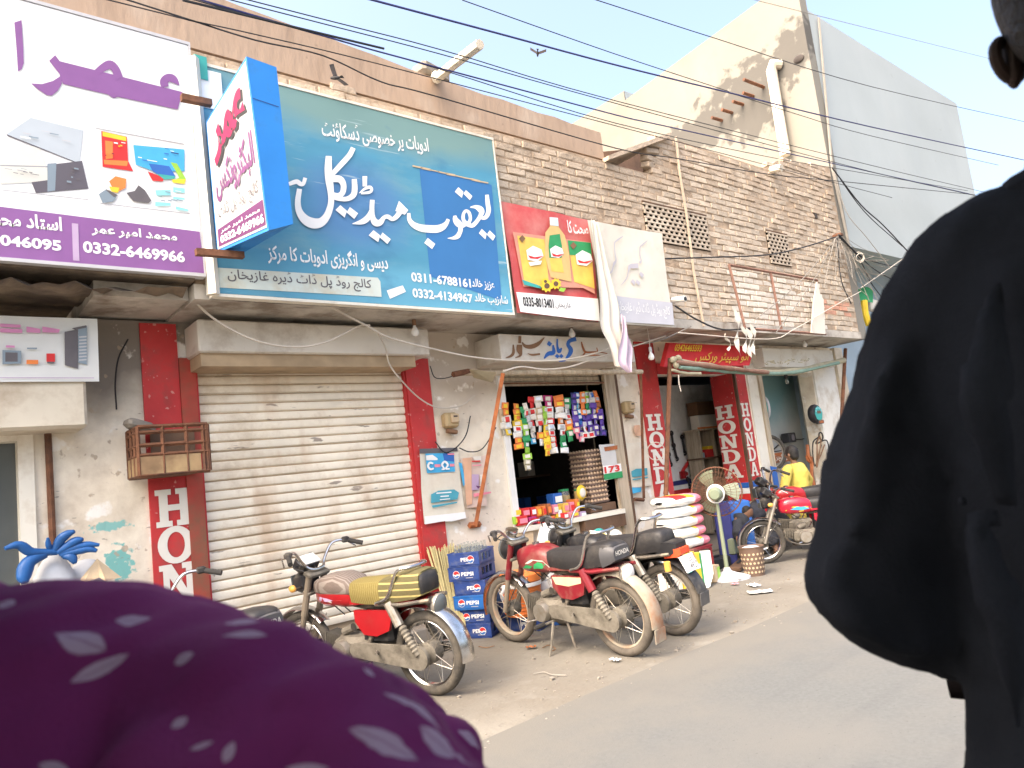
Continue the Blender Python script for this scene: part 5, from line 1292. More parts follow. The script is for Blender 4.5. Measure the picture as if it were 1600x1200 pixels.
def make_bike(name, label, loc, heading, o, group=None, lean=0.0):
    """local axes: x forward, y left, z up; origin on the ground midway between the axles"""
    hx, hy = heading
    th = thing(name, label, 'motorbike', loc, math.atan2(hy, hx), group)
    th.rotation_euler = (lean, 0, math.atan2(hy, hx))
    g = o.get
    WR = .285; ax = .60
    FA = Vector((ax, 0, WR)); RA = Vector((-ax, 0, WR))
    tyre = g('tyre', 'tyre'); chrome = g('chrome', 'chrome'); body = g('body', 'bike_red'); dusty = g('alloy', 'alloy_dusty')
    # wheels
    for nm, A in (('front_wheel', FA), ('rear_wheel', RA)):
        wd = .034 if nm[0] == 'f' else .040
        mb = MB(); mb.torus(A, (0, 1, 0), WR-.036, .036, 40, 10, ry=wd); w_ = mb.build(nm, tyre, th, sm=60)
        mb = MB(); 
        prof = [(WR-.066, -.026), (WR-.058, -.020), (WR-.070, 0), (WR-.058, .020), (WR-.066, .026), (WR-.078, .016), (WR-.078, -.016), (WR-.066, -.026)]
        mb.lathe(prof, A, (0, 1, 0), 40); mb.build('rim', g('rim', chrome), w_)
        mb = MB(); hr = .062 if nm[0] == 'f' else .075
        mb.lathe([(.015, -.075), (hr, -.06), (hr, .03), (.03, .045), (.02, .075)], A, (0, 1, 0), 20, cap=True); mb.build('hub', dusty, w_)
        mb = MB()
        for i in range(18):
            t = 2*math.pi*i/18; t2 = t+(.5 if i % 2 else -.5); y = .03 if i % 4 < 2 else -.045
            mb.tube([A+Vector((hr*.9*math.cos(t), y, hr*.9*math.sin(t))), A+Vector(((WR-.076)*math.cos(t2), 0, (WR-.076)*math.sin(t2)))], .0022, 4)
        mb.build('spoke', g('spoke', 'chrome_dusty'), w_, kind='stuff')
    # tread blocks on the rear tyre
    # fork
    rake = Vector((-.215, 0, .56)); yk = .075
    fork_up = g('fork', 'fork_dusty')
    for s in (-1, 1):
        mb = MB(); mb.tube([FA+Vector((0, s*yk, -.01)), FA+rake*.48+Vector((0, s*yk, 0))], .021, 10); mb.build('fork_leg', fork_up, th)
        mb = MB(); mb.tube([FA+rake*.48+Vector((0, s*yk, 0)), FA+rake+Vector((0, s*yk, 0))], .025, 10); mb.build('fork_cover', g('fork_cover', body), th)
    yoke = FA+rake
    mb = MB(); mb.obox(yoke+Vector((0, 0, .01)), (.09, .20, .035), (0, -.35, 0), bev=.01); mb.obox(yoke-rake*.22, (.07, .18, .03), (0, -.35, 0), bev=.008); mb.build('fork_yoke', dusty, th)
    mb = MB(); arc_strip(mb, FA, WR+.035, -12, 138, .105); fd_ = mb.build('front_mudguard', g('front_fender', chrome), th, sm=50)
    for s in (-1, 1):
        mb = MB(); mb.tube([FA+Vector((0, s*.062, 0)), FA+Vector((-.20, s*.055, .25))], .005, 5); mb.build('stay', chrome, fd_)
    # headlight, speedometer
    hl = yoke+Vector((.10, 0, -.05))
    if g('square'):
        mb = MB(); mb.obox(hl+Vector((.02, 0, 0)), (.15, .17, .15), (0, .08, 0), bev=.03); h_ = mb.build('headlight', g('lamp_body', 'plastic_black'), th)
        mb = MB(); mb.obox(hl+Vector((.10, 0, -.005)), (.012, .15, .125), (0, .08, 0), bev=.004); mb.build('lens', 'glass_dark', h_)
        mb = MB(); mb.obox(hl+Vector((.0, 0, .13)), (.11, .19, .10), (0, -.65, 0), bev=.02); sp_ = mb.build('speedometer', 'plastic_black', th)
        mb = MB(); mb.obox(hl+Vector((-.035, 0, .165)), (.10, .16, .012), (0, -.65, 0), bev=.003); mb.build('dial', 'lens_white' if g('white_dial') else 'glass_dark', sp_)
    else:
        mb = MB(); mb.lathe([(.02, -.10), (.06, -.085), (.085, -.03), (.09, .03), (.088, .035)], hl, (1, 0, -.05), 20, cap=True); h_ = mb.build('headlight', g('lamp_body', body), th)
        mb = MB(); mb.lathe([(.088, .036), (.094, .04), (.094, .052), (.07, .064), (.0, .07)], hl, (1, 0, -.05), 20); mb.build('lens', g('lens', 'glass_dark'), h_)
        mb = MB(); mb.lathe([(.04, -.03), (.055, 0), (.055, .025), (.0, .027)], yoke+Vector((.05, 0, .085)), (-.35, 0, 1), 18, cap=True); mb.build('speedometer', chrome, th)
    for s in (-1, 1):
        if g('no_front_ind'): break
        p = hl+Vector((.0, s*.16, -.02))
        mb = MB(); mb.tube([hl+Vector((-.02, s*.07, -.02)), p], .007, 5); i_ = mb.build('indicator_stem', chrome, th)
        mb = MB(); mb.ell(p, (.035, .022, .028), 10, 6); mb.build('indicator', 'lens_amber', i_)
    # handlebar
    hb = [(-.13, .36, .10), (-.05, .30, .125), (.015, .19, .13), (.03, .10, .06), (.0, .05, .03), (.0, -.05, .03), (.03, -.10, .06), (.015, -.19, .13), (-.05, -.30, .125), (-.13, -.36, .10)]
    k = g('bar_h', 1.0)
    hb = [yoke+Vector((a-.02, b*g('bar_w', 1.0), c*k)) for a, b, c in hb]
    mb = MB(); mb.tube([tuple(p) for p in hb], .0115, 8, smooth=5); bar_ = mb.build('handlebar', g('bar', chrome), th)
    for s, (i0, i1) in ((1, (0, 1)), (-1, (9, 8))):
        mb = MB(); d_ = (hb[i1]-hb[i0]); mb.tube([hb[i0]-d_.normalized()*.005, hb[i0]+d_*1.0], .018, 10); mb.build('grip', 'black_rubber', bar_)
        mb = MB(); p = hb[i1]+d_*.25; mb.obox(p, (.05, .06, .045), (0, 0, s*.5), bev=.01); mb.build('switch_box', g('switch', 'plastic_black'), bar_)
        mb = MB(); mb.tube([hb[i1]+Vector((.03, 0, 0)), hb[i1]+Vector((.05, s*.02, -.005)), hb[i0]+Vector((.07, 0, -.02))], .006, 6); mb.build('lever', chrome, bar_)
    for s in (-1, 1):
        mb = MB(); mb.tube([hb[4]+Vector((.03, s*.06, 0)), hb[4]+Vector((.10, s*.09, .03)), hl+Vector((-.02, s*.05, .12)), hl+Vector((-.06, s*.04, -.02)), (.12, s*.03, .55)], .005, 5, smooth=4); mb.build('control_cable', 'cable', th)
    # frame
    mb = MB(); mb.tube([(.37, 0, .78), (.30, 0, .70), (-.10, 0, .60), (-.70, 0, .64)], .026, 8, smooth=3); mb.build('frame', g('frame', 'engine_dark'), th)
    for s in (-1, 1):
        mb = MB(); mb.tube([(-.12, s*.06, .60), (-.16, s*.08, .40), (-.10, s*.09, .30)], .018, 8); mb.build('frame_tube', g('frame', 'engine_dark'), th)
        mb = MB(); mb.tube([(-.12, s*.085, .33), tuple(RA+Vector((0, s*.085, 0)))], .018, 8); mb.build('swingarm', g('arm', dusty), th)
        mb = MB(); mb.tube([(-.40, s*.12, .655), (-.475, s*.12, .50)], .034, 10); s_ = mb.build('shock_absorber', g('shock', body), th)
        mb = MB(); mb.lathe([(.022, 0), (.024, .02)]+[(.031 if i % 2 else .024, .02+.014*i) for i in range(14)]+[(.02, .22)], RA+Vector((0, s*.12, .02)), Vector((-.40, 0, .655))-Vector((-.60, 0, .305)), 12, cap=True); mb.build('spring', g('spring', dusty), s_)
    # tank
    prof = [(.36, .70, .775, .03), (.33, .635, .80, .085), (.24, .615, .825, .115), (.10, .61, .83, .125), (.0, .61, .80, .118), (-.06, .62, .755, .09), (-.075, .64, .71, .06)]
    def tring(x, z0, z1, hw):
        zc = (z0+z1)/2; pts = []
        for i in range(20):
            t = 2*math.pi*i/20; c_, s_ = math.cos(t), math.sin(t)
            pts.append((x, hw*math.copysign(abs(c_)**.55, c_), zc+(z1-z0)/2*math.copysign(abs(s_)**.7, s_)))
        return pts
    mb = MB(); mb.loft([tring(*p) for p in prof]); tk = mb.build('fuel_tank', g('tank', body), th, sm=50)
    mb = MB(); mb.lathe([(.03, 0), (.03, .015), (.0, .018)], (.17, 0, .827), (0, 0, 1), 14); mb.build('filler_cap', chrome, tk)
    if g('tank_cover'):
        mb = MB(); pc = [(.34, .70, .815, .088), (.24, .69, .845, .125), (.10, .685, .852, .135), (.0, .69, .822, .128), (-.06, .69, .775, .10)]
        mb.loft([tring(*p) for p in pc]); mb.build('tank_cover', g('tank_cover'), tk, sm=50)
    for s in (-1, 1):   # side decals follow the tank flank
        for nm, pts, mt in g('decal', ()):
            mb = MB(); vs = []
            for (x, z) in pts:
                hw = np.interp(x, [p[0] for p in reversed(prof)], [p[3] for p in reversed(prof)])
                z0 = np.interp(x, [p[0] for p in reversed(prof)], [p[1] for p in reversed(prof)]); z1 = np.interp(x, [p[0] for p in reversed(prof)], [p[2] for p in reversed(prof)])
                q = min(1, abs((z-(z0+z1)/2)/((z1-z0)/2))); y = hw*(1-q**(2/.7))**(.55/2) if q < 1 else 0
                vs.append((x, s*(y+.004), z))
            mb.add(vs, [tuple(range(len(vs)))]); mb.build('decal', mt, tk, sm=0)
    # seat
    sp = [(.03, .70, .775, .06), (-.04, .665, .79, .105), (-.20, .655, .795, .125), (-.34, .655, .80, .128), (-.50, .665, .835, .122), (-.63, .68, .845, .112), (-.68, .70, .835, .10), (-.70, .72, .815, .08)]
    def sring(x, z0, z1, hw):
        return [(x, y*hw, z0+(z1-z0)*v) for y, v in ((-.92, 0), (-1, .3), (-1, .66), (-.86, .92), (-.5, 1.0), (0, 1.02), (.5, 1.0), (.86, .92), (1, .66), (1, .3), (.92, 0), (0, -.02))]
    mb = MB(); mb.loft([sring(*p) for p in sp]); seat = mb.build('seat', g('seat', 'vinyl_black'), th, sm=50)
    if g('seat_tail'):
        mb = MB(); mb.loft([sring(x, z0-.004, z1-.02+.004, hw+.006) for x, z0, z1, hw in ((-.60, .672, .84, .118), (-.68, .70, .84, .105), (-.712, .72, .82, .085))]); t_ = mb.build('seat_tail', g('seat_tail'), seat, sm=50)
        if g('seat_text'):
            mb = MB(); put_text(mb, g('seat_text'), (-.7165, .075, .745), (0, -.15, 0), (-.002, 0, .035), .02); mb.build('lettering', 'offwhite', seat, sm=0)
    if g('seat_cover'):
        mb = MB(); mb.loft([sring(x, z0-.01, z1+.008, hw+.008) for x, z0, z1, hw in sp[1:4]]); mb.build('seat_cover', g('seat_cover')[0], seat, sm=50)
        mb = MB(); mb.loft([sring(x, z0-.005, z1+.010, hw+.010) for x, z0, z1, hw in sp[3:7]]); mb.build('seat_cover', g('seat_cover')[1], seat, sm=50)
    mb = MB(); mb.box(-.66, -.02, -.105, .105, .640, .662); mb.build('seat_base', g('seat_base', body), seat)
    # side covers
    for s in (-1, 1):
        mb = MB(); poly = [(-.05, .60), (-.37, .60), (-.40, .56), (-.36, .46), (-.24, .42), (-.12, .43), (-.05, .52)]
        mb.prism([(x, s*.085, z) for x, z in poly], (0, s*.022, 0)); sc_ = mb.build('side_cover', g('side', body), th, sm=30)
        if g('side_patch'):
            mb = MB(); mb.add([(x, s*.1085, z) for x, z in ((-.06, .592), (-.365, .592), (-.36, .55), (-.22, .522), (-.09, .535))], [(0, 1, 2, 3, 4)]); mb.build('worn_patch', g('side_patch'), sc_, sm=0)
    mb = MB(); mb.obox((-.20, 0, .47), (.28, .15, .24), bev=.03); mb.build('air_box', 'plastic_black', th)
    # engine
    mb = MB(); mb.obox((.07, .0, .315), (.30, .20, .17), (0, -.05, 0), bev=.035); mb.obox((-.08, .01, .33), (.16, .16, .14), bev=.03); en = mb.build('engine', dusty, th)
    mb = MB(); mb.lathe([(.0, 0), (.070, 0), (.075, -.02), (.078, -.05)], (.10, .155, .315), (0, 1, 0), 20); mb.build('flywheel_cover', g('cover', 'chrome_dusty'), en)
    mb = MB(); mb.lathe([(.0, 0), (.080, 0), (.085, .02), (.088, .05)], (.06, -.155, .315), (0, 1, 0), 20); mb.build('clutch_cover', dusty, en)
    cyl = Vector((1, 0, .18)) if g('flat_cyl', True) else Vector((.35, 0, 1))
    c0 = Vector((.18, 0, .345)) if g('flat_cyl', True) else Vector((.14, 0, .38))
    mb = MB(); mb.tube([c0, c0+cyl.normalized()*.16], .045, 12); mb.build('cylinder', 'engine_dark', en)
    for i in range(7):
        mb = MB(); p = c0+cyl.normalized()*(.015+i*.021); mb.obox(p, (.007, .125, .12), (0, -math.atan2(cyl.z, cyl.x), 0), bev=.002); mb.build('fin', dusty, en)
    mb = MB(); mb.tube([c0+Vector((-.03, .03, .08)), c0+Vector((-.12, .02, .11))], .03, 10); mb.build('carburettor', dusty, en)
    # exhaust on the right
    mb = MB(); mb.tube([tuple(c0+cyl.normalized()*.12+Vector((0, -.05, -.04))), (.24, -.10, .24), (.05, -.13, .17), (-.15, -.14, .20)], .016, 8, smooth=5); ex = mb.build('exhaust_pipe', chrome, th)
    mb = MB(); mb.tube([(-.13, -.14, .20), (-.20, -.15, .21), (-.75, -.16, .30), (-.80, -.16, .31)], [.016, .04, .042, .025], 12); mb.build('silencer', g('silencer', chrome), ex)
    # chain case on the left
    mb = MB(); n = 10
    pts = []
    for i in range(n+1):
        t = math.pi/2+math.pi*i/n; pts.append((-.60+.078*math.cos(t), RA.z+.078*math.sin(t)))
    for i in range(n+1):
        t = -math.pi/2+math.pi*i/n; pts.append((-.03+.05*math.cos(t), .325+.05*math.sin(t)))
    mb.prism([(x, .098, z) for x, z in pts], (0, .028, 0)); mb.build('chain_case', g('chain_case', dusty), th, sm=30)
    # rear mudguard, lamp, plate
    mb = MB(); arc_strip(mb, RA, WR+.050, 60, g('fender_end', 196), .135, n=22); rf = mb.build('rear_mudguard', g('rear_fender', chrome), th, sm=50)
    def on_f(a, k=0.0): t = rad(a); return RA+Vector((math.cos(t)*(WR+.05+k), 0, math.sin(t)*(WR+.05+k)))
    if g('flap'):
        p = on_f(g('fender_end', 196)); mb = MB(); mb.obox(p+Vector((.004, 0, -.05)), (.008, .125, .10), (0, -.10, 0), bev=.003); mb.build('mud_flap', g('flap'), rf)
    tl = g('tail', (-.735, .655))
    if g('tail_shape') == 'round':
        mb = MB(); mb.lathe([(.025, -.05), (.068, -.02), (.075, .0), (.072, .012)], (tl[0]+.01, 0, tl[1]-.03), (-1, 0, -.15), 20, cap=True); tl_ = mb.build('tail_lamp', g('lamp_rim', 'chrome_dusty'), th)
        mb = MB(); mb.lathe([(.07, .013), (.05, .03), (.0, .036)], (tl[0]+.01, 0, tl[1]-.03), (-1, 0, -.15), 20); mb.build('lens', g('tail_lens', 'lens_white'), tl_)
    else:
        mb = MB(); mb.loft([[(x, y*w_, z+v*h_) for y, v in ((-1, -1), (1, -1), (1, 1), (-1, 1))] for x, w_, z, h_ in ((-.62, .10, .70, .055), (-.74, .095, .70, .05), (-.80, .07, .705, .03))]); tl_ = mb.build('tail_fairing', g('tail_body', 'plastic_black'), th)
        mb = MB(); mb.loft([[(x, y*w_, z+v*h_) for y, v in ((-1, -1), (1, -1), (1, 1), (-1, 1))] for x, w_, z, h_ in ((-.68, .085, .655, .03), (-.80, .08, .665, .032), (-.825, .06, .672, .022))]); mb.build('tail_lamp', g('tail_lens', 'lens_red'), tl_, sm=50)
    if g('plate'):
        c = Vector((-.845, 0, .575)); mb = MB(); mb.obox(c, (.006, .18, .13), (0, .42, 0)); pl = mb.build('number_plate', g('plate'), th)
        mb = MB(); mb.obox(c+Vector((-.006, .055, -.01)), (.003, .06, .115), (0, .42, 0)); mb.build('plate_band', 'teal', pl)
        mb = MB(); put_text(mb, g('plate_text', 'LEB 18'), c+Vector((-.012, .02, .012)), (0, -.10, 0), (.016, 0, .04), .01); put_text(mb, g('plate_num', '4927'), c+Vector((-.029, .02, -.045)), (0, -.10, 0), (.018, 0, .045), .01); mb.build('lettering', 'charcoal', pl, sm=0, kind='stuff')
        mb = MB(); mb.tube([(-.72, 0, .64), tuple(c+Vector((.02, 0, .02)))], .012, 5); mb.build('plate_bracket', 'plastic_black', th)
    for s in (-1, 1):
        if g('no_rear_ind'): break
        a = Vector((-.70, s*.09, .60)); p = Vector((-.76, s*.17, .585))
        mb = MB(); mb.tube([a, p], .007, 5); i_ = mb.build('indicator_stem', 'plastic_black', th)
        mb = MB(); mb.tube([p+Vector((0, 0, .035)), p+Vector((0, 0, -.035))], .026, 10); mb.build('indicator', 'lens_amber', i_)
    # grab rail
    mb = MB(); zr = g('rail', .90)
    mb.tube([(-.30, .135, .655), (-.42, .138, .70), (-.52, .128, zr), (-.60, .09, zr+.02), (-.62, 0, zr+.02), (-.60, -.09, zr+.02), (-.52, -.128, zr), (-.42, -.138, .70), (-.30, -.135, .655)], .012, 8, smooth=5); mb.build('grab_rail', g('rail_mat', chrome), th)
    for s in (-1, 1):
        mb = MB(); mb.tube([(-.28, s*.12, .645), (-.50, s*.125, .64), (-.74, s*.09, .66)], .014, 6); mb.build('side_rail', g('side_rail', g('frame', 'engine_dark')), th)
    # foot gear
    mb = MB(); mb.tube([(.02, .30, .24), (.02, -.30, .24)], .012, 8); fp = mb.build('footpeg_bar', dusty, th)
    for s in (-1, 1):
        mb = MB(); mb.tube([(.02, s*.20, .245), (.02, s*.30, .245)], .02, 8); mb.build('peg_rubber', 'black_rubber', fp)
        mb = MB(); mb.tube([(-.22, s*.10, .32), (-.30, s*.20, .33)], .011, 6); mb.build('pillion_peg', dusty, th)
    mb = MB(); mb.tube([(.0, .12, .24), (-.02, .19, .10), (-.03, .25, .004)], .011, 6); mb.tube([(-.06, .25, .006), (.0, .25, .006)], .010, 6); mb.build('side_stand', dusty, th)
    mb = MB(); mb.tube([(-.14, .10, .24), (-.20, .12, .06)], .012, 6); mb.build('centre_stand', 'engine_dark', th)
    mb = MB(); mb.tube([(.12, .13, .26), (.20, .16, .25), (.21, .20, .25)], .008, 6); mb.build('gear_lever', chrome, th)
    mb = MB(); mb.tube([(-.02, -.17, .34), (-.10, -.20, .44), (-.10, -.25, .45)], .009, 6); mb.build('kick_lever', chrome, th)
    return th

leaf_decal = (('a', [(.28, .64), (-.03, .63), (-.05, .66), (.0, .72), (.12, .73), (.20, .70)], 'offwhite'),
              ('b', [(.12, .655), (.02, .655), (-.02, .69), (.05, .71), (.10, .69)], 'green'), ('c', [(.26, .655), (.16, .655), (.12, .675), (.20, .685)], 'green'))
bright_decal = (('a', [(.30, .67), (.10, .64), (-.04, .66), (.02, .70), (.20, .72)], 'yellow'), ('b', [(.24, .68), (.10, .66), (.0, .67), (.06, .70), (.16, .71)], 'skyblue'), ('c', [(.16, .685), (.02, .675), (-.03, .685), (.05, .71)], 'blue'))
white_swoosh = (('a', [(.31, .66), (.10, .625), (-.04, .635), (-.05, .67), (.05, .675), (.18, .67)], 'offwhite'), ('b', [(.29, .672), (.20, .664), (.12, .675), (.18, .69), (.27, .70)], 'lilac'))

def stripes(name, ca, cb, freq, axis, thin=.3, extra=None):
    m = mat(name, ca, .8, var=.1, bump=.2, bscale=60)
    n = m.node_tree.nodes; L = m.node_tree.links; b = n['Principled BSDF']
    src = b.inputs['Base Color'].links[0].from_socket
    tc = n.new('ShaderNodeTexCoord'); wv = n.new('ShaderNodeTexWave'); wv.wave_type = 'BANDS'; wv.bands_direction = axis
    wv.inputs['Scale'].default_value = freq; wv.inputs['Distortion'].default_value = .3
    L.new(tc.outputs['Object'], wv.inputs['Vector'])
    mr = n.new('ShaderNodeMapRange'); mr.inputs[1].default_value = 1-thin; mr.inputs[2].default_value = 1-thin+.15
    L.new(wv.outputs['Fac'], mr.inputs[0])
    mx = n.new('ShaderNodeMix'); mx.data_type = 'RGBA'; L.new(mr.outputs[0], mx.inputs['Factor']); L.new(src, mx.inputs['A']); mx.inputs['B'].default_value = (*cb, 1)
    L.new(mx.outputs['Result'], b.inputs['Base Color']); M[name] = m
    return m
stripes('mat_brown_stripe', (.13, .10, .085), (.22, .19, .165), 14, 'Y', .35)
stripes('mat_olive', (.15, .115, .028), (.21, .17, .06), 16, 'X', .4)
stripes('mat_olive_stripe', (.10, .085, .035), (.36, .30, .11), 7, 'Z', .22)

def place(rear, front):
    r = Vector((*rear, 0)); f = Vector((*front, 0)); return (r+f)/2, ((f-r).normalized().x, (f-r).normalized().y)

# red bike with black seat before the crates
loc, hd = place((4.05, 3.82), (3.99, 5.02))
make_bike('motorbike', 'dusty dark red motorbike with black seat and white-green tank stripe parked nose to the crates', loc, hd,
    dict(body='bike_red_dusty', tyre='tyre_dusty', fork='fork_dusty', fork_cover='bike_red_dusty', lamp_body='plastic_black', seat='vinyl_black', seat_tail='vinyl_grey', seat_text='HONDA', decal=leaf_decal, side_patch='tan',
         rear_fender='fender_dusty', fender_end=190, flap='fender_dusty', tail_shape='round', tail_lens='lens_white', rail=.90, chain_case='alloy_dusty', rim='fender_dusty', side_rail='bike_red_dusty', seat_base='bike_red_dusty', no_rear_ind=True, no_front_ind=True, tail=(-.735, .635)), lean=-.07)
# black bike behind it
loc, hd = place((4.68, 3.87), (4.60, 5.07))
make_bike('motorbike', 'black motorbike with wide plate and chrome grab rail parked beside the dusty red one', loc, hd,
    dict(body='plastic_black', tyre='tyre_dusty', square=False, lamp_body='plastic_black', seat='vinyl_black', tail_body='plastic_black', rear_fender='plastic_black', fender_end=168, flap='vinyl_grey', plate='white', flat_cyl=False,
         rail=.92, shock='chrome_dusty', side='plastic_black', rim='chrome_dusty', bar_h=1.35, chrome='chrome', front_fender='chrome'), lean=-.07)
# nearest bike, red with woven seat mats
loc, hd = place((2.75, 4.40), (2.38, 5.54))
make_bike('motorbike', 'red motorbike with striped olive and brown mats over seat and tank before the shutter', loc, hd,
    dict(body='bike_red', tyre='tyre', square=True, white_dial=True, tank_cover='mat_brown_stripe', seat_cover=('mat_olive', 'mat_olive_stripe'), decal=white_swoosh, fork_cover='fork_dusty', rear_fender='chrome', fender_end=188, tail_shape='round',
         tail_lens='glass_dark', rail=.86, rail_mat='chrome', shock='chrome_dusty', no_rear_ind=True, chain_case='alloy_dusty', side='bike_red', bar_h=1.5, tail=(-.75, .64)), lean=-.07)
# left bike mostly behind the purple lap
loc, hd = place((1.56, 4.20), (1.24, 5.36))
make_bike('motorbike', 'motorbike at far left mostly hidden behind the purple dress, grip and seat end showing', loc, hd,
    dict(body='bike_red', tyre='tyre', seat='vinyl_black', seat_tail='vinyl_grey', seat_text='HONDA', tank_cover='mat_brown_stripe', rail=.80, tail_shape='round', bar_h=1.25), lean=-.07)
# mechanic's red bike side-on
loc, hd = place((8.66, 4.24), (7.88, 4.99))
b5 = make_bike('motorbike', 'bright red motorbike with yellow and blue tank graphics being worked on at the mechanic bay', loc, hd,
    dict(body='bike_red_bright', tyre='tyre', square=True, decal=bright_decal, fork='chrome_dusty', fork_cover='chrome_dusty', lamp_body='plastic_black', front_fender='chrome', rear_fender='chrome', flat_cyl=True, bar_h=1.0, spoke='chrome', rim='chrome'), lean=-.05)
b5.scale = (.93, .93, .90)
# another machine behind it, handlebar up
loc, hd = place((9.40, 4.68), (8.50, 5.43))
make_bike('motorbike', 'dark red motorbike behind the bright red one, chrome handlebar sticking up by the Honda pier', loc, hd,
    dict(body='bike_red', tyre='tyre', square=True, bar_h=1.7, seat='vinyl_black'), lean=-.05)
# ------------------------------------------------------------------ crates, bottles, brooms, cooler
CW, CD_, CH = .40, .30, .127
def crate(label, loc, rz, mt, flip, top=False, group=None):
    th = thing('bottle_crate', label, 'crate', loc, rz, group)
    mb = MB(); t = .014
    mb.box(-CW/2, CW/2, -CD_/2, CD_/2, 0, t); mb.build('floor', mt, th)
    for s in (-1, 1):   # short solid ends, x = +-CW/2
        mb = MB(); mb.obox((s*(CW/2-t/2), 0, CH/2+.001), (t, CD_, CH-.006), bev=.003); e_ = mb.build('end_panel', mt, th)
        mb = MB(); mb.box(s*CW/2-.004 if s > 0 else -CW/2-.004, s*CW/2+.004 if s > 0 else -CW/2+.004, -CD_/2-.003, CD_/2+.003, CH-.016, CH-.004); mb.build('rim', mt, e_)
        if s < 0:
            x = -CW/2-.0035; q = 1 if flip else -1; c = q*.07
            mb = MB(); n = 16; R_ = .034
            mb.add([(x, c+R_*math.cos(2*math.pi*i/n), CH*.48+R_*math.sin(2*math.pi*i/n)) for i in range(n)], [tuple(range(n))]); mb.build('logo_disc', 'white', e_, sm=0)
            up = [(x-.001, c+R_*.9*math.cos(a), CH*.48+R_*.9*math.sin(a)) for a in np.linspace(.25, math.pi-.0, 9)]+[(x-.001, c-R_*.3, CH*.48+.005), (x-.001, c+R_*.3, CH*.48-.004)]
            mb = MB(); mb.add(up, [tuple(range(len(up)))]); mb.build('logo_red', 'red', e_, sm=0)
            lo = [(x-.001, c+R_*.9*math.cos(a), CH*.48+R_*.9*math.sin(a)) for a in np.linspace(math.pi+.35, 2*math.pi-.1, 9)]+[(x-.001, c+R_*.2, CH*.48-.016), (x-.001, c-R_*.3, CH*.48-.008)]
            mb = MB(); mb.add(lo, [tuple(range(len(lo)))]); mb.build('logo_blue', 'crate_bright', e_, sm=0)
            mb = MB(); y0 = .03 if not flip else .02; 
            put_text(mb, 'PEPSI', (x, .025 if not flip else .022, CH*.36), (0, -.115 if not flip else -.115, 0) if not flip else (0, -.12, 0), (0, 0, .034), .03); mb.build('lettering', 'white', e_, sm=0)
            mb = MB(); mb.box(x-.0005, x, -.09, -.02, CH*.20, CH*.24); mb.build('small_print', 'grey_pale', e_, sm=0)
    for s in (-1, 1):   # long sides with three openings
        y = s*(CD_/2-t/2)
        mb = MB(); mb.box(-CW/2+t, CW/2-t, y-t/2, y+t/2, 0, .034); mb.box(-CW/2+t, CW/2-t, y-t/2, y+t/2, CH-.026, CH-.004)
        for a, b in ((-CW/2+t, -.125), (-.055, -.035), (.035, .055), (.125, CW/2-t)): mb.box(a, b, y-t/2+.001, y+t/2-.001, .034, CH-.026)
        mb.build('side_frame', mt, th, sm=0)
    mb = MB()
    R = random.Random(int(loc[2]*1000))
    for i in range(5):
        for j in range(3): mb.lathe([(.0, .0), (.029, .002), (.030, .05), (.026, .085), (.013, .10 if not top else .14), (.012, .112 if not top else .17), (.014, .112 if not top else .175), (.0, .112 if not top else .175)], (-.15+i*.075, -.085+j*.085, .0145), n=8)
    mb.build('bottle', 'bottle_glass', th, sm=50, kind='stuff')
    return th
names = ['bottom', 'second', 'third', 'fourth, brighter blue', 'fifth', 'topmost']
labs = ['blue cola crate at the very bottom of the stack of six by the brooms', 'blue cola crate second from the bottom of the stack by the brooms', 'brighter blue cola crate, third from the bottom of the stack by the brooms',
        'blue cola crate fourth from the bottom of the stack by the brooms', 'blue cola crate just below the top one of the stack by the brooms', 'topmost blue cola crate of the stack with glass bottle necks showing']
for i in range(6):
    crate(labs[i], (4.08+[0, .01, -.012, .008, -.01, .0][i]-i*.010, 5.60+[0, .01, 0, -.01, .012, 0][i], .004+i*CH), .55+[0, .03, -.03, .02, -.02, .01][i], 'crate_bright' if i == 2 else 'crate_blue', i in (1, 2, 4), i == 5, 'cola crates stacked by the brooms')
crate('blue cola crate lying on the ground behind the front wheel of the dusty red motorbike', (4.46, 5.34, .004), .45, 'crate_blue', False)
crate('blue cola crate standing behind the front wheel beside the orange cooler', (4.86, 5.52, .004), .5, 'crate_bright', True)
# cardboard sheet
cb_ = MB(); p = [at(768, 838, WY-.06), at(832, 815, WY-.06), at(838, 905, WY-.18), at(772, 915, WY-.18)]
cb_.prism(p, (.004, .008, 0)); o = cb_.build('cardboard_sheet', 'tan', sm=0); recentre(o); tag(o, 'flattened brown cardboard sheet leaning on the wall behind the cola crates', 'cardboard')
# cooler
co = thing('water_cooler', 'orange ribbed water cooler with a white stripe sitting behind the red motorbike wheel', 'cooler', (4.33, 5.30, .135))
co.scale = (1.18, 1.18, 1.1)
mb = MB(); mb.lathe([(.12, 0), (.14, .01), (.145, .10), (.15, .20), (.155, .235)], n=24, cap=True); mb.build('body', 'orange', co)
mb = MB(); mb.lathe([(.158, .236), (.162, .24), (.162, .265), (.158, .27)], n=24); mb.build('stripe', 'white', co)
mb = MB(); mb.lathe([(.158, .271), (.165, .28), (.165, .33), (.15, .35), (.0, .355)], n=24); mb.build('lid', 'orange', co)
for k in range(7):
    mb = MB(); mb.torus((0, 0, .03+k*.03), (0, 0, 1), .145+k*.001, .004, 24, 6); mb.build('rib', 'orange', co)
mb = MB(); mb.tube([(-.16, 0, .25), (-.2, 0, .2), (-.19, 0, .16)], .014, 8); mb.build('tap', 'white', co)
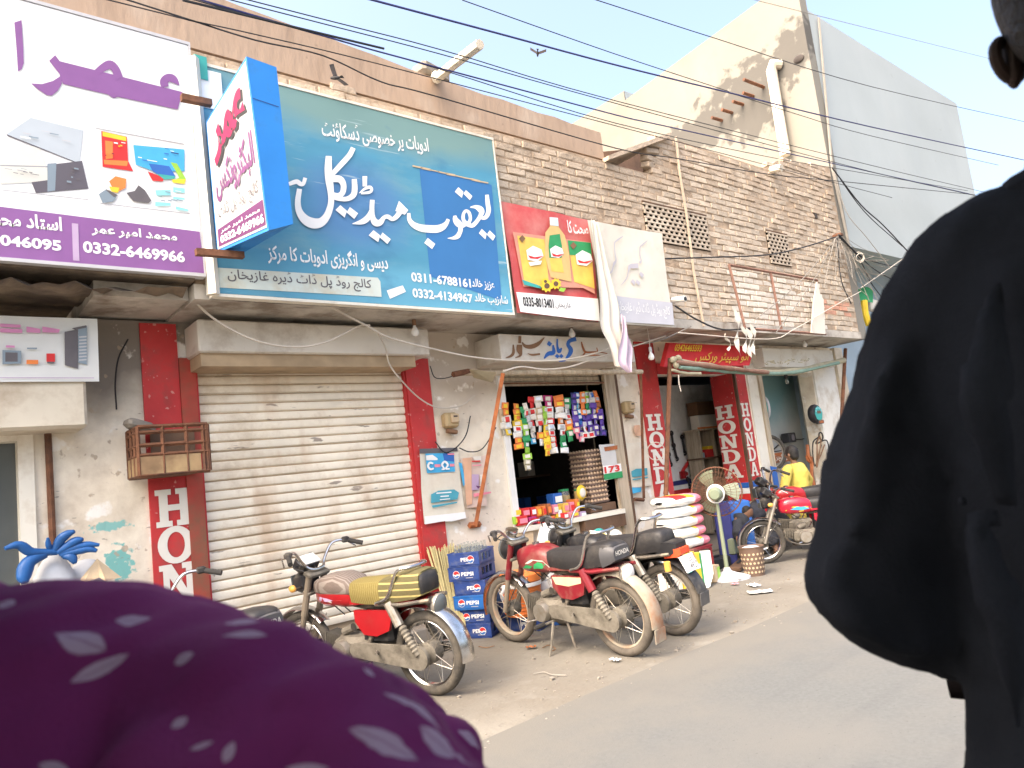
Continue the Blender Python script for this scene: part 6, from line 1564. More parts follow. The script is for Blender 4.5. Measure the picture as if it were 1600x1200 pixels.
# blue drum and white bag behind
pl = thing('plastic_bag', 'crumpled white and blue plastic bag between the cooler and the red motorbike engine', 'bag', (4.68, 5.15, .0))
mb = MB(); mb.ell((0, 0, .36), (.13, .1, .1), 12, 8); mb.ell((-.1, .1, .27), (.1, .1, .14), 12, 8); b_ = mb.build('body', 'sack_grey', pl); remesh(b_, .02, 3)
mb = MB(); mb.lathe([(.11, 0), (.12, .02), (.12, .26), (.1, .28), (.0, .28)], (-.02, .05, 0), n=16); mb.build('blue_drum', 'blue', pl)
# brooms
R = random.Random(6)
for k in range(4):
    foot = Vector((3.74+k*.02, 5.56-k*.015, .005)); head = at(675+k*13, 856-k*2+(k % 2)*4, WY-.08); 
    th = thing('broom', ['stiff straw broom leaning on the red strip, leftmost of the bundle', 'straw broom second from the left in the bundle on the red strip', 'straw broom third from the left in the bundle on the red strip', 'straw broom nearest the cola crates in the bundle'][k], 'broom', foot, group='straw brooms leaning by the crates')
    ax_ = (head-foot); mb = MB(); 
    for i in range(26):
        a = R.uniform(0, 6.28); q = math.sqrt(R.random()); off = Vector((math.cos(a)*q, math.sin(a)*q*.5, 0))
        mb.tube([off*.012, ax_*.45+off*.028, ax_*(1+R.uniform(-.03, .02))+off*.062], .0045, 4)
    mb.build('straw', 'straw', th, kind='stuff')
    mb = MB(); mb.torus(ax_*.12, ax_, .016, .004, 14, 6); mb.build('binding', 'cable', th); 

# ------------------------------------------------------------------ hanging snack sachets in the grocery window
PK = {}
def packet(base, lab, w_, h_):
    key = (base, lab, round(w_, 3), round(h_, 3))
    if key in PK: return PK[key]
    mb = MB(); hw, hh = w_/2, h_/2
    xs_ = (-hw, -hw*.55, hw*.55, hw); zs = (-hh, -hh*.6, hh*.55, hh)
    vs = [(x, -(.012 if (0 < i < 3 and 0 < j < 3) else .002), z) for j, z in enumerate(zs) for i, x in enumerate(xs_)]
    vs += [(x, .004, z) for x, z in ((-hw, -hh), (hw, -hh), (hw, hh), (-hw, hh))]
    fs = [(j*4+i, j*4+i+1, (j+1)*4+i+1, (j+1)*4+i) for j in range(3) for i in range(3)]
    mb.add(vs, fs+[(16, 19, 18, 17)]); 
    me_m = [0]*10; me_m[4] = 1; 
    if (len(base)+len(lab)) % 2: me_m[1] = 1
    mb.m = me_m
    PK[key] = mb.mesh('packet', [base, lab], sm=0)
    return PK[key]
strips = [
 ((20, 330), (45, 605), 45, ['tan', 'offwhite', 'canvas'], 'beige and grey', 0), ((55, 260), (105, 600), 60, ['orange', 'offwhite', 'yellow'], 'orange and cream', .02), ((180, 270), (205, 745), 78, ['orange', 'yellow', 'white', 'orange'], 'bright orange', .03),
 ((255, 300), (300, 850), 72, ['green', 'lime', 'green', 'lime'], 'long green', .05), ((262, 265), (330, 530), 36, ['offwhite', 'grey_pale'], 'thin white', .07), ((292, 850), (300, 965), 62, ['canvas'], 'single khaki', .04), ((335, 200), (358, 690), 62, ['red', 'offwhite', 'red', 'offwhite', 'skyblue'], 'red, white and blue-ended', .02),
 ((398, 190), (430, 500), 72, ['offwhite', 'tan', 'offwhite'], 'cream', .04), ((425, 500), (442, 710), 64, ['white', 'orange', 'white'], 'white with orange spots', .02), ((470, 300), (512, 815), 56, ['lime', 'yellow', 'yellow'], 'yellow and lime', .05),
 ((505, 185), (565, 790), 74, ['magenta', 'white', 'red', 'white', 'red', 'white'], 'dark red and white', .03), ((610, 185), (685, 785), 84, ['orange', 'white', 'orange', 'white', 'green', 'white'], 'white and orange', .05), ((695, 210), (745, 665), 64, ['green', 'white', 'orange', 'green'], 'green and white', .03),
 ((770, 160), (815, 640), 52, ['navy', 'violet', 'violet', 'pink'], 'dark violet, pink-ended', .05), ((805, 155), (865, 670), 52, ['blue', 'skyblue', 'blue', 'violet', 'pink'], 'blue over violet', .02), ((860, 150), (900, 630), 54, ['orange', 'orange', 'violet', 'white'], 'orange over violet', .04),
 ((905, 145), (960, 625), 56, ['lime', 'green', 'violet', 'violet', 'white'], 'green over violet', .02), ((955, 150), (1020, 605), 54, ['grey_pale', 'violet', 'violet', 'violet'], 'violet and silver', .05), ((1000, 135), (1030, 370), 68, ['orange', 'rust_orange', 'orange'], 'short amber', .01), ((1045, 330), (1085, 605), 54, ['violet', 'violet', 'navy'], 'violet only', .03)]
ord_ = ['first', 'second', 'third', 'fourth', 'fifth', 'sixth', 'seventh', 'eighth', 'ninth', 'tenth', 'eleventh', 'twelfth', 'thirteenth', 'fourteenth', 'fifteenth', 'sixteenth', 'seventeenth', 'eighteenth', 'nineteenth', 'twentieth']
alt = {'orange': 'yellow', 'green': 'white', 'lime': 'white', 'white': 'red', 'violet': 'grey_pale', 'blue': 'white', 'red': 'white', 'offwhite': 'red', 'yellow': 'orange', 'tan': 'offwhite', 'skyblue': 'white', 'navy': 'violet', 'magenta': 'white', 'pink': 'white', 'grey_pale': 'blue', 'rust_orange': 'brown', 'canvas': 'offwhite'}
for i, (a, b, wd, cols, desc, dep) in enumerate(strips):
    Y = WY-.03-dep; pa = at(780+a[0]/6.667, 590+a[1]/6.667, Y); pb = at(780+b[0]/6.667, 590+b[1]/6.667, Y)
    pw__ = (at(780+(a[0]+wd)/6.667, 590+a[1]/6.667, Y)-pa).x
    th = thing('snack_strip', '%s strip of sachets, %s from the left in the grocery window' % (desc, ord_[i]), 'snacks', pb, group='strips of snack sachets in the grocery window')
    L = (pa-pb).length; n = max(1, round(L/.064)); ph_ = L/n
    for k in range(n):
        c = cols[min(len(cols)-1, int(k*len(cols)/n))]; p = pa+(pb-pa)*((k+.5)/n)
        child('packet', packet(c, random.choice([alt[c], alt[c], c, 'offwhite', 'foil']), pw__, round(ph_*1.02, 3)), th, p-pb+Vector((0, random.uniform(-.006, .006), 0)), (random.uniform(-.22, .22), random.uniform(-.12, .12), random.uniform(-.5, .5)))
rd = MB(); rd.tube([(xW0+.02, WY-.03, zW1+.0), (xW1, WY-.03, zW1-.01)], .010, 6); o = rd.build('hanging_rod', 'rust'); recentre(o); tag(o, 'thin iron rod across the top of the grocery window carrying the snack strips', 'rod')

# counter goods
def goods(name, label, cat, c4, Y, dep, mt, face=None, group=None, lab=None):
    """a box standing at depth Y whose front face spans the two photo corners"""
    a = at(790+c4[0]/6, 700+c4[1]/6, Y); b = at(790+c4[2]/6, 700+c4[3]/6, Y)
    x0, x1 = min(a.x, b.x), max(a.x, b.x); z0, z1 = min(a.z, b.z), max(a.z, b.z)
    th = thing(name, label, cat, ((x0+x1)/2, Y+dep/2, z0), 0, group)
    mb = MB(); mb.obox((0, 0, (z1-z0)/2), (x1-x0, dep, z1-z0), (0, 0, random.uniform(-.06, .06)), bev=.004); b_ = mb.build('carton', mt, th, sm=0)
    if face:
        w2 = x1-x0; h2 = z1-z0
        mb = MB(); mb.box(-w2*.38, w2*.38, -dep/2-.012, -dep/2-.009, h2*.22, h2*.75); mb.build('label', face, th, sm=0)
    return th
G = 'biscuit boxes on the grocery counter'
row1 = [((80, 565, 150, 640), 'red', 'yellow', 'plain red'), ((150, 570, 232, 640), 'red', 'pink', 'wide red'), ((235, 560, 290, 635), 'red', 'white', 'red and white'), ((290, 555, 340, 640), 'orange', 'yellow', 'orange'), ((345, 545, 385, 635), 'orange', 'red', 'orange with red label'), ((385, 525, 435, 625), 'rust_orange', 'orange', 'tall amber'),
        ((440, 535, 500, 615), 'pink', 'offwhite', 'pink'), ((475, 555, 535, 668), 'yellow', 'white', 'tall yellow'), ((540, 520, 600, 600), 'pouch_yellow', 'pink', 'pale orange'), ((600, 510, 655, 605), 'pink', 'red', 'pink with red label'), ((655, 480, 700, 590), 'orange', 'yellow', 'upright orange')]
for c4, m1, m2, ds in row1: goods('biscuit_box', '%s biscuit box in the upper row on the grocery counter' % ds, 'box', c4, WY-.02, .16, m1, m2, G)
row2 = [((85, 645, 110, 715), 'lime', 'yellow', 'narrow green'), ((112, 645, 215, 715), 'red', 'pink', 'wide red'), ((220, 650, 300, 700), 'magenta', 'red', 'dark red'), ((300, 655, 390, 695), 'red', 'orange', 'red with orange label'), ((395, 645, 470, 690), 'orange', 'red', 'flat orange'), ((540, 610, 590, 660), 'red', 'white', 'small red'), ((600, 600, 690, 640), 'pink', 'yellow', 'flat pink'), ((700, 600, 760, 640), 'lilac', 'white', 'small lilac')]
for c4, m1, m2, ds in row2: goods('biscuit_box', '%s biscuit box in the lower row at the counter edge' % ds, 'box', c4, WY-.08, .05, m1, m2, G)
goods('tea_tin', 'blue and white carton standing on the red boxes in the grocery window', 'carton', (445, 430, 540, 525), WY+.08, .12, 'blue', 'white')
for (x, y0, y1, r, c, t_) in ((557, 385, 520, 40, 'bottle_glass', 'wider glass sweet jar with a green lid, left of the two in the grocery window'), (690, 382, 500, 30, 'oil', 'narrow sweet jar with a green lid beside the egg trays')):
    a = at(790+x/6, 700+y0/6, WY+.2); b = at(790+x/6, 700+y1/6, WY+.2); th = thing('sweet_jar', t_, 'jar', b)
    h = a.z-b.z; rr = (at(790+(x+r)/6, 700+y0/6, WY+.2)-a).x
    mb = MB(); mb.lathe([(.0, .002), (rr*.9, 0), (rr, .02), (rr, h*.75), (rr*.8, h*.88)], n=16); mb.build('glass', c, th)
    mb = MB(); mb.lathe([(rr*.3, .005), (rr*.85, .01), (rr*.85, h*.55), (0, h*.6)], n=12); mb.build('sweets', 'pouch_yellow', th)
    mb = MB(); mb.lathe([(rr*.9, h*.87), (rr*.92, h), (0, h+.004)], n=16); mb.build('lid', 'green', th)
th = thing('snack_bag', 'round yellow and cream snack bag in front of the jars in the grocery window', 'snack bag', at(790+720/6, 700+490/6, WY+.05))
mb = MB(); mb.ell((0, 0, .09), (.075, .03, .085), 14, 8); mb.build('bag', 'yellow', th); mb = MB(); mb.ell((0, -.02, .085), (.05, .018, .055), 12, 6); mb.build('label', 'offwhite', th)
# egg trays
eg = None
for k in range(12):
    a = at(790+(850+k*-0)/6, 700+(548-k*32)/6, WY+.18)
    x0_ = at(790+(800-k*4.5)/6, 700+548/6, WY+.10).x; x1_ = at(790+(955-k*2.5)/6, 700+548/6, WY+.10).x
    zz = .86+.10+k*.052
    th = thing('egg_tray', 'tray of brown eggs, %s of the tall stack in the grocery window' % ('lowest' if k == 0 else 'topmost' if k == 11 else ord_[k]+' from the bottom'), 'egg tray', (6.20+.004*math.sin(k*2.3), WY+.20, zz), .05*math.sin(k*1.7), 'egg trays stacked in the grocery window')
    mb = MB(); mb.loft([[(sx*(.155+q), sy*(.15+q), z_) for sx, sy in ((-1, -1), (1, -1), (1, 1), (-1, 1))] for q, z_ in ((-.012, 0), (0, .02), (.004, .022), (-.006, .012))]); mb.build('tray', 'egg_tray', th, sm=0)
    mb = MB()
    for i in range(6):
        for j in range(6):
            if j in (0,) or i in (0,) or k == 11: mb.ell((-.125+i*.05, -.125+j*.05, .028), (.021, .021, .026), 7, 5)
    mb.build('egg', 'egg', th, kind='stuff')
eb = thing('wooden_stand', 'low wooden shelf under the stack of egg trays on the grocery counter', 'shelf', (6.2, WY+.2, .86)); mb = MB(); mb.obox((0, 0, .045), (.42, .36, .09), bev=.006); mb.build('board', 'wood_dark', eb)
# back shelves in the gloom with goods
shf = thing('shop_shelf', 'dark back shelf with dim cartons deep inside the grocery', 'shelf', (6.9, 8.0, .12))
for i, zz in enumerate((.3, .75, 1.2)):
    mb = MB(); mb.box(-1.3, 1.1, -.15, .2, zz, zz+.03); mb.build('board', 'wood_dark', shf)
R = random.Random(31)
for i in range(16):
    mb = MB(); x = -1.2+i*.14; zz = (.3, .75, 1.2)[i % 3]+.03; mb.box(x, x+.12, -.12, .1, zz, zz+R.uniform(.12, .28)); mb.build('carton', R.choice(['brown', 'offwhite', 'red', 'blue', 'pouch_yellow']), shf)
# below the counter
wb = thing('white_sack', 'bulging white plastic sack printed with a 3 below the grocery counter', 'sack', (5.02, 5.62, .0))
mb = MB(); mb.ell((0, 0, .50), (.17, .12, .40), 14, 10); mb.ell((.12, 0, .45), (.14, .11, .36), 14, 10); b_ = mb.build('body', 'paint_white', wb); remesh(b_, .03, 4)
mb = MB(); p = at(836, 857, 5.45); put_text(mb, '3', (p.x-5.02-.03, p.y-5.62-.045, p.z-.035), (.055, 0, 0), (0, 0, .085), .02); mb.build('lettering', 'black', wb, sm=0)
gbx = thing('plastic_bag', 'green and clear plastic bags heaped under the grocery counter beside the yellow carton', 'bag', (5.75, 5.55, .45))
for c, r_, m_ in (((0, 0, .1), (.16, .1, .1), 'fan_green'), ((.18, .02, .14), (.12, .1, .1), 'offwhite'), ((-.05, .02, .2), (.1, .08, .08), 'teal'), ((.3, 0, .05), (.1, .08, .1), 'sack_grey')):
    mb = MB(); mb.ell(c, r_, 9, 6, (c[0]*3, .3, c[2]*5)); mb.build('bag', m_, gbx, sm=20)
mb = MB(); mb.box(-.3, .6, -.05, .25, -.45, .0); mb.build('base_carton', 'tan', gbx)
yc = thing('yellow_carton', 'bright yellow carton flap with white border lying behind the black motorbike seat', 'carton', at(935, 848, 5.2))
p = [at(921, 831, 5.2), at(945, 834, 5.15), at(961, 848, 5.05), at(955, 854, 5.0), at(918, 847, 5.0)]
o_ = yc.location; mb = MB(); mb.prism([q-o_ for q in p], (0, .01, -.01)); mb.build('flap', 'yellow', yc, sm=0)
mb = MB(); mb.tube([q-o_+Vector((0, -.006, .008)) for q in p[:3]], .008, 4); mb.build('border', 'white', yc)
mb = MB(); mb.box(-.2, .2, .03, .3, -.62, -.10); mb.build('carton', 'tan', yc)
ps = thing('paper_scrap', 'crumpled pink and tan paper scraps beside the grocery jamb', 'paper', at(985, 860, 5.5))
for i, m_ in enumerate(('pink', 'tan', 'offwhite')):
    mb = MB(); mb.sheet(lambda u, v: ((u-.5)*.28+i*.08-.1, .1*v-.05*i, .12*v+.02*math.sin(u*9+i)+.03*i-.1), 5, 3); mb.build('sheet', m_, ps, fix=False)
mb = MB(); mb.box(-.2, .3, .06, .3, -.62, -.06); mb.build('carton', 'tan', ps)

# ------------------------------------------------------------------ sacks of flour on a red chair, cartons, fan, bin
bx0 = at(1062, 850, 5.25); 
ch = thing('metal_chair', 'red metal chair carrying the stack of flour bags', 'chair', (6.66, 5.25, 0))
for sx in (-.22, .24):
    for sy in (-.18, .18):
        mb = MB(); mb.tube([(sx*1.1, sy*1.1, .10 if sy > 0 else 0.0), (sx, sy, .355)], .014, 8); mb.build('leg', 'bike_red_dusty', ch)
mb = MB(); mb.obox((0, 0, .365), (.56, .42, .03), bev=.012); mb.build('seat', 'bike_red_dusty', ch)
mb = MB(); mb.tube([(.24, -.2, 0.0), (.24, -.2, .29), (.20, -.2, .345), (-.16, -.2, .345), (-.22, -.2, .29), (-.22, -.2, 0)], .013, 8, smooth=4); mb.build('frame_tube', 'bike_red_dusty', ch)
pos = ['lowest', 'second from the bottom', 'middle', 'second from the top', 'topmost']
def fbag(k):
    th = thing('flour_bag', 'white and pink flour bag, %s of five stacked on the red chair' % pos[k], 'flour bag', (6.66+[.05, .0, .0, .01, 0][k], 5.25, .375+k*.116), [0.03, -.04, .02, -.02, .05][k], 'flour bags stacked on the chair')
    mb = MB()
    def f(u, v):
        a = 2*math.pi*v; L = .33; x = (u*2-1)*L; e = max(0, 1-abs(u*2-1)**3.0)
        ry = .05+.165*e**.6; rz_ = .012+.052*e**.55
        s_ = math.copysign(abs(math.sin(a))**.75, math.sin(a)); c_ = math.copysign(abs(math.cos(a))**.7, math.cos(a))
        return (x+.01*math.sin(v*25)*(1-e), c_*ry+.006*math.sin(u*21+k), .058+s_*rz_+.004*math.sin(u*17+v*9+k))
    nu, nv = 20, 20
    mb.sheet(f, nu, nv)
    ms = []
    for j in range(nv):
        for i in range(nu):
            u, v = i/nu, (j+.5)/nv
            top = .03 < v < .47
            if u < .56 and not (top and u > .1 and v > .02): ms.append(0)
            elif u > .56: ms.append(0 if .60 < v < .84 else 1)
            else: ms.append((2 if u > .35 else 3) if k == 4 else (2 if u > .45 else 0))
            if .9 < u: ms[-1] = 0 if u > .94 else ms[-1]
    mb.m = ms
    mb.build('bag', ['white', 'pink', 'yellow', 'red'], th, sm=70)
    mb = MB(); mb.ell((.14, -.165, .06), (.075, .045, .022), 10, 6); mb.build('print_patch', 'orange' if k % 2 else 'pink', th)
for k in range(5): fbag(k)
# cartons below
yc2 = thing('carton', 'opened yellow and white printed carton on the ground below the flour bags', 'carton', (6.42, 4.98, 0))
mb = MB(); mb.obox((-.10, .0, .18), (.28, .22, .36), bev=.004); mb.build('box', 'yellow', yc2, sm=0)
mb = MB(); mb.prism([(.045, -.112, .02), (.16, -.15, .13), (.16, -.15, .36), (.045, -.112, .37)], (.0, .012, 0)); mb.build('flap', 'white', yc2, sm=0)
mb = MB(); mb.prism([(.045, -.113, .015), (.155, -.155, .125), (.0, -.2, .01), (-.12, -.17, .0)], (.0, .012, 0)); mb.build('flap', 'white', yc2, sm=0)
mb = MB(); mb.box(-.24, .04, -.1125, -.111, .20, .245); mb.build('stripe', 'white', yc2, sm=0)
mb = MB(); mb.box(.012, .04, -.1135, -.111, .02, .35); mb.build('stripe', 'green', yc2, sm=0)
mb = MB(); mb.box(-.2, -.03, -.114, -.111, .28, .34); mb.build('print', 'pouch_yellow', yc2, sm=0)
mb = MB(); mb.obox((-.33, .04, .22), (.14, .2, .44), bev=.004); mb.build('box', 'offwhite', yc2, sm=0)
gc = thing('carton', 'small tan and green carton on the ground at the foot of the fan', 'carton', (6.72, 4.95, 0), .3)
mb = MB(); mb.obox((0, 0, .09), (.16, .12, .18), (0, .1, 0), bev=.004); mb.build('box', 'tan', gc, sm=0); mb = MB(); mb.box(.0, .082, -.064, -.061, .02, .15); mb.build('print', 'lime', gc, sm=0)
# fan
fn = thing('pedestal_fan', 'pale green pedestal fan with a large rusty wire cage seen from behind', 'fan', (6.93, 4.90, 0))
fdir = (at(1145, 772, 5.0)-Vector((6.93, 4.90, .9))); 
HZ = .93
mb = MB(); mb.lathe([(.24, .0), (.235, .02), (.12, .05), (.05, .08), (.03, .12)], n=24, cap=True); mb.build('base', 'grey_pale', fn)
mb = MB(); mb.tube([(0, 0, .1), (0, 0, .86)], [.024, .018], 12); mb.build('pole', 'fan_green', fn)
fa = Vector((.86, .50, .05)).normalized()          # the way it blows, away from the street and along the row
c0 = Vector((0, 0, HZ))
mb = MB(); mb.tube([c0-fa*.13, c0-fa*.10, c0+fa*.0, c0+fa*.09], [.05, .072, .08, .07], 18); mt_ = mb.build('motor', 'fan_green', fn)
mb = MB(); mb.torus(c0-fa*.0, fa, .088, .008, 22, 6); mb.torus(c0+fa*.02, fa, .09, .008, 22, 6); mb.torus(c0-fa*.03+Vector((0, 0, -.012)), fa, .09, .008, 22, 6); mb.build('coiled_cord', 'white', mt_, kind='stuff')
cg_ = MB(); R0 = .275; fc = c0+fa*.16
cg_.torus(fc, fa, R0, .008, 48, 8); cage = cg_.build('cage_ring', 'rust', fn)
mb = MB()
u, v, _ = basis(fa)
for i in range(40):
    t = 2*math.pi*i/40; e = u*math.cos(t)+v*math.sin(t); t2 = t+.25; e2 = u*math.cos(t2)+v*math.sin(t2)
    for s in (-1, 1): mb.tube([fc+fa*(s*.07)+e*.06, fc+fa*(s*.065)+e2*.19, fc+e2*R0], .0022, 4)
for r_ in (.10, .16, .22):
    for s in (-1, 1): mb.torus(fc+fa*(s*.066), fa, r_, .0022, 36, 4)
mb.build('cage_wire', 'rust', cage, kind='stuff')
mb = MB(); mb.tube([fc-fa*.02, fc+fa*.05], .045, 14); hb_ = mb.build('hub', 'fan_green', fn)
for k in range(3):
    t = .9+k*2*math.pi/3; mb = MB()
    def f(a, b):
        ang = t+(b-.5)*(1.0-.2*a)+.25*a; r_ = .04+.21*a
        e = u*math.cos(ang)+v*math.sin(ang); return fc+e*r_+fa*((b-.5)*-.07)
    mb.sheet(f, 6, 6); mb.build('blade', 'fan_green', hb_, sm=70, fix=False)
# waste bin
bn = thing('waste_bin', 'brown plastic waste bin with round perforations standing before the mechanic\'s motorbike', 'bin', (7.17, 4.72, 0))
H_ = .30
def bp_(a, z): r_ = .105+.03*z/H_; return Vector((r_*math.cos(a), r_*math.sin(a), z))
mb = MB(); mb.lathe([(.0, .004), (.105, 0), (.135, H_), (.142, H_+.004), (.142, H_+.016), (.128, H_+.01), (.100, .02), (0, .02)], n=28); mb.build('shell', 'bin_brown', bn)
mb = MB()
for j in range(5):
    for i in range(18):
        a = 2*math.pi*(i+.5*(j % 2))/18; z_ = .045+j*.048; p = bp_(a, z_)*1.0; n_ = Vector((math.cos(a), math.sin(a), -.1)); uu, vv, _ = basis(n_)
        p = p+n_*.003
        mb.add([p+(uu*math.cos(q)+vv*math.sin(q))*.0125 for q in [2*math.pi*k/10 for k in range(10)]], [tuple(range(10))])
mb.build('perforation', 'tan', bn, sm=0, kind='stuff')
mb = MB(); mb.ell((0, 0, H_-.02), (.115, .115, .04), 14, 6); mb.build('litter', 'grey_pale', bn)
# litter on the ground
def scrap(x, y, mt, label, s=.08, name='paper_scrap'):
    p = atz(x, y, .012); R = random.Random(x); mb = MB(); ph = R.uniform(0, 6)
    mb.sheet(lambda u, v: ((u-.5)*s*1.6, (v-.5)*s, .012+.018*abs(math.sin(u*7+ph)*math.cos(v*6+ph))), 6, 4)
    th = thing(name, label, 'litter', (p.x, p.y, .0), R.uniform(0, 3)); mb.build('sheet', mt, th, sm=20, fix=False)
scrap(1187, 925, 'white', 'crumpled white paper on the verge right of the waste bin', .14); scrap(1178, 915, 'white', 'smaller white paper scrap just behind the crumpled one by the bin', .09); scrap(1148, 913, 'pink', 'little pink wrapper on the ground before the fan', .05)
scrap(961, 1032, 'white', 'white scrap on the verge below the rear wheel of the dusty red motorbike', .05); scrap(830, 1012, 'rust_orange', 'short red string on the dirt by the motorbike stand', .05)
scrap(1150, 905, 'offwhite', 'pale clear wrapper beside the fan base', .09)
for pts, lb in (([(833, 1053), (850, 1050), (862, 1054), (885, 1055)], 'thin dark twig lying on the verge before the motorbikes'), ([(748, 1010), (760, 1012), (772, 1009)], 'short red-brown stick on the dirt near the cola crates'), ([(848, 1012), (858, 1008), (868, 1014), (860, 1018)], 'curl of red cord on the dirt under the motorbike')):
    mb = MB(); mb.tube([tuple(atz(x, y, .012)) for x, y in pts], .004, 5, smooth=3); o = mb.build('twig', 'brown' if 'red' in lb else 'cable_grey'); recentre(o); tag(o, lb, 'twig')

# ------------------------------------------------------------------ mechanic bay fittings
def zt(x, y): return (1030+x/5.714, 570+y/5.714)
TB = 7.19
for i, (a, b) in enumerate((((205, 645), (220, 790)), ((235, 615), (250, 750)), ((130, 720), (150, 840)), ((110, 610), (120, 740)), ((85, 800), (95, 890)), ((255, 1020), (262, 1085)), ((295, 985), (300, 1000)))):
    th = thing('spanner', 'dark spanner hanging on the pale tool board, %s' % ['centre one', 'right of centre', 'lower left of centre', 'upper left', 'lowest at left', 'small one below the red saw', 'tiny one under the clamp'][i], 'spanner', at(*zt(*b), TB), group='tools on the mechanic board')
    p0 = at(*zt(*a), TB-.02)-th.location; p1_ = Vector((0, -.02, 0)); mb = MB(); mb.tube([p0, p1_], .018, 6); b_ = mb.build('shank', 'black', th)
    mb = MB(); mb.torus(p0, (0, 1, 0), .03, .014, 12, 6); mb.build('ring', 'black', b_); mb = MB(); mb.torus(p1_, (0, 1, 0), .028, .013, 10, 6, a0=.6, a1=5.4); mb.build('jaw', 'black', b_)
th = thing('hacksaw', 'red hacksaw hanging at the foot of the tool board', 'saw', at(*zt(215, 1010), TB))
mb = MB(); mb.tube([at(*zt(x, y), TB-.03)-th.location for x, y in ((335, 800), (305, 795), (260, 870), (205, 960), (215, 1010))], .026, 6, smooth=3); mb.build('frame', 'red', th)
mb = MB(); mb.tube([at(*zt(x, y), TB-.03)-th.location for x, y in ((205, 950), (215, 1015))], .05, 8); mb.tube([at(*zt(x, y), TB-.03)-th.location for x, y in ((215, 960), (245, 975))], .035, 8); mb.build('handle', 'bike_red', th)
th = thing('clamp', 'dark vice clamp fixed on the tool board beside the shelves', 'clamp', at(*zt(330, 920), TB))
mb = MB(); mb.obox((0, -.05, 0), (.2, .08, .07), (0, .4, 0), bev=.01); mb.build('body', 'black', th); mb = MB(); mb.obox((-.1, -.05, .05), (.07, .06, .1), bev=.01); mb.build('jaw', 'grey_pale', th)
SX0 = at(*zt(340, 640), 6.9).x; SX1 = at(*zt(600, 640), 6.9).x
sh = thing('wooden_shelf', 'open wooden shelf unit inside the mechanic bay with a red box on it', 'shelf', ((SX0+SX1)/2, 6.98, .15))
W2 = (SX1-SX0)/2
zt1 = at(*zt(440, 575), 6.9).z-.15; zt2 = at(*zt(440, 830), 6.9).z-.15
for x in (-W2, -W2*.02, W2):
    mb = MB(); mb.box(x-.02, x+.02, -.12, .14, 0, zt1); mb.build('upright', 'wood_pale', sh)
for z_ in (.35, zt2, zt1):
    mb = MB(); mb.box(-W2-.06, W2+.05, -.13, .14, z_-.012, z_+.012); mb.build('shelf_board', 'wood_pale' if z_ == zt1 else 'wood_dark', sh)
mb = MB(); mb.box(-W2, W2, .141, .15, 0, zt1); mb.build('back_panel', 'wood_shelf', sh)
def bin_box(label, a, b, mt, Y, name='box', d=.12):
    p, q = at(*zt(*a), Y), at(*zt(*b), Y); th = thing(name, label, 'box', ((p.x+q.x)/2, Y+d/2, min(p.z, q.z))); h = abs(p.z-q.z)
    mb = MB(); mb.obox((0, 0, h/2), (abs(q.x-p.x), d, h), bev=.006); mb.build('body', mt, th); return th, h
bin_box('red plastic box on the middle board of the mechanic\'s shelf', (415, 755), (492, 820), 'red', 6.88, 'storage_box'); bin_box('yellow box resting on the red box in the mechanic\'s shelf', (435, 725), (483, 752), 'yellow', 6.88, 'storage_box'); bin_box('small grey tin beside the red box in the mechanic\'s shelf', (380, 785), (412, 828), 'bluegrey', 6.88, 'tin')
th, h = bin_box('white printed carton with orange base line on top of the mechanic\'s shelf', (345, 450), (525, 572), 'offwhite', 6.88, 'carton', .16)
mb = MB(); mb.box(-.30, .30, -.083, -.0805, .02, .05); mb.build('stripe', 'orange', th)
mb = MB(); put_text(mb, 'PARTS', (-.25, -.083, .16), (.5, 0, 0), (0, 0, .07), .01); 
bin_box('dim brown carton above the white one on the mechanic\'s shelf', (330, 330), (500, 440), 'brown', 6.95, 'carton', .2)
# tyre bay fittings
def zn(x, y): return (1160+x/6, 580+y/6)
ag = thing('air_gauge', 'round black and teal tyre inflator dial with an orange plate on the white pier', 'gauge', at(*zn(688, 400), WY-.08))
mb = MB(); mb.lathe([(.0, .07), (.125, .07), (.15, .04), (.155, .0), (.14, -.03), (.11, -.045), (.0, -.045)], axis=(0, 1, 0), n=24); mb.build('case', 'black', ag)
mb = MB(); mb.lathe([(.118, -.047), (.118, -.052), (.0, -.053)], axis=(0, 1, 0), n=8); mb.build('dial', 'teal', ag, sm=10)
mb = MB(); mb.box(-.05, .06, -.058, -.054, .0, .045); mb.build('display', 'bin_brown', ag)
for i in range(5):
    a = math.pi*(.15+.175*i); mb = MB(); mb.obox((.092*math.cos(a), -.055, .092*math.sin(a)), (.028, .004, .03), (0, -a+math.pi/2, 0)); mb.build('mark', 'cyan', ag, sm=0)
mb = MB(); mb.obox((.03, -.03, -.135), (.18, .05, .06), bev=.008); pl_ = mb.build('plate_box', 'black', ag); mb = MB(); mb.box(-.04, .10, -.058, -.0555, -.155, -.115); mb.build('plate', 'rust_orange', pl_)
ho = thing('air_hose', 'dark air hose hooked in long loops under the tyre inflator dial', 'hose', at(*zn(725, 610), WY-.06))
L0 = ho.location
for k, (x0_, x1_, yb) in enumerate(((660, 740, 890), (690, 820, 760), (700, 770, 820), (735, 700, 900))):
    mb = MB(); mb.tube([at(*zn(x, y), WY-.07-.012*k)-L0 for x, y in ((725, 610), (x0_, 680), ((x0_+x1_)/2-20, yb) if k != 1 else (790, 650), (x1_, 690 if k != 1 else 800))], .011, 6, smooth=6); mb.build('loop', 'black_rubber' if k < 2 else 'brown', ho)
mb = MB(); mb.torus((0, -.02, 0), (0, 1, 0), .06, .012, 16, 6); mb.build('hook_coil', 'black_rubber', ho)
def simple(name, label, cat, build, loc):
    th = thing(name, label, cat, loc); build(th); return th
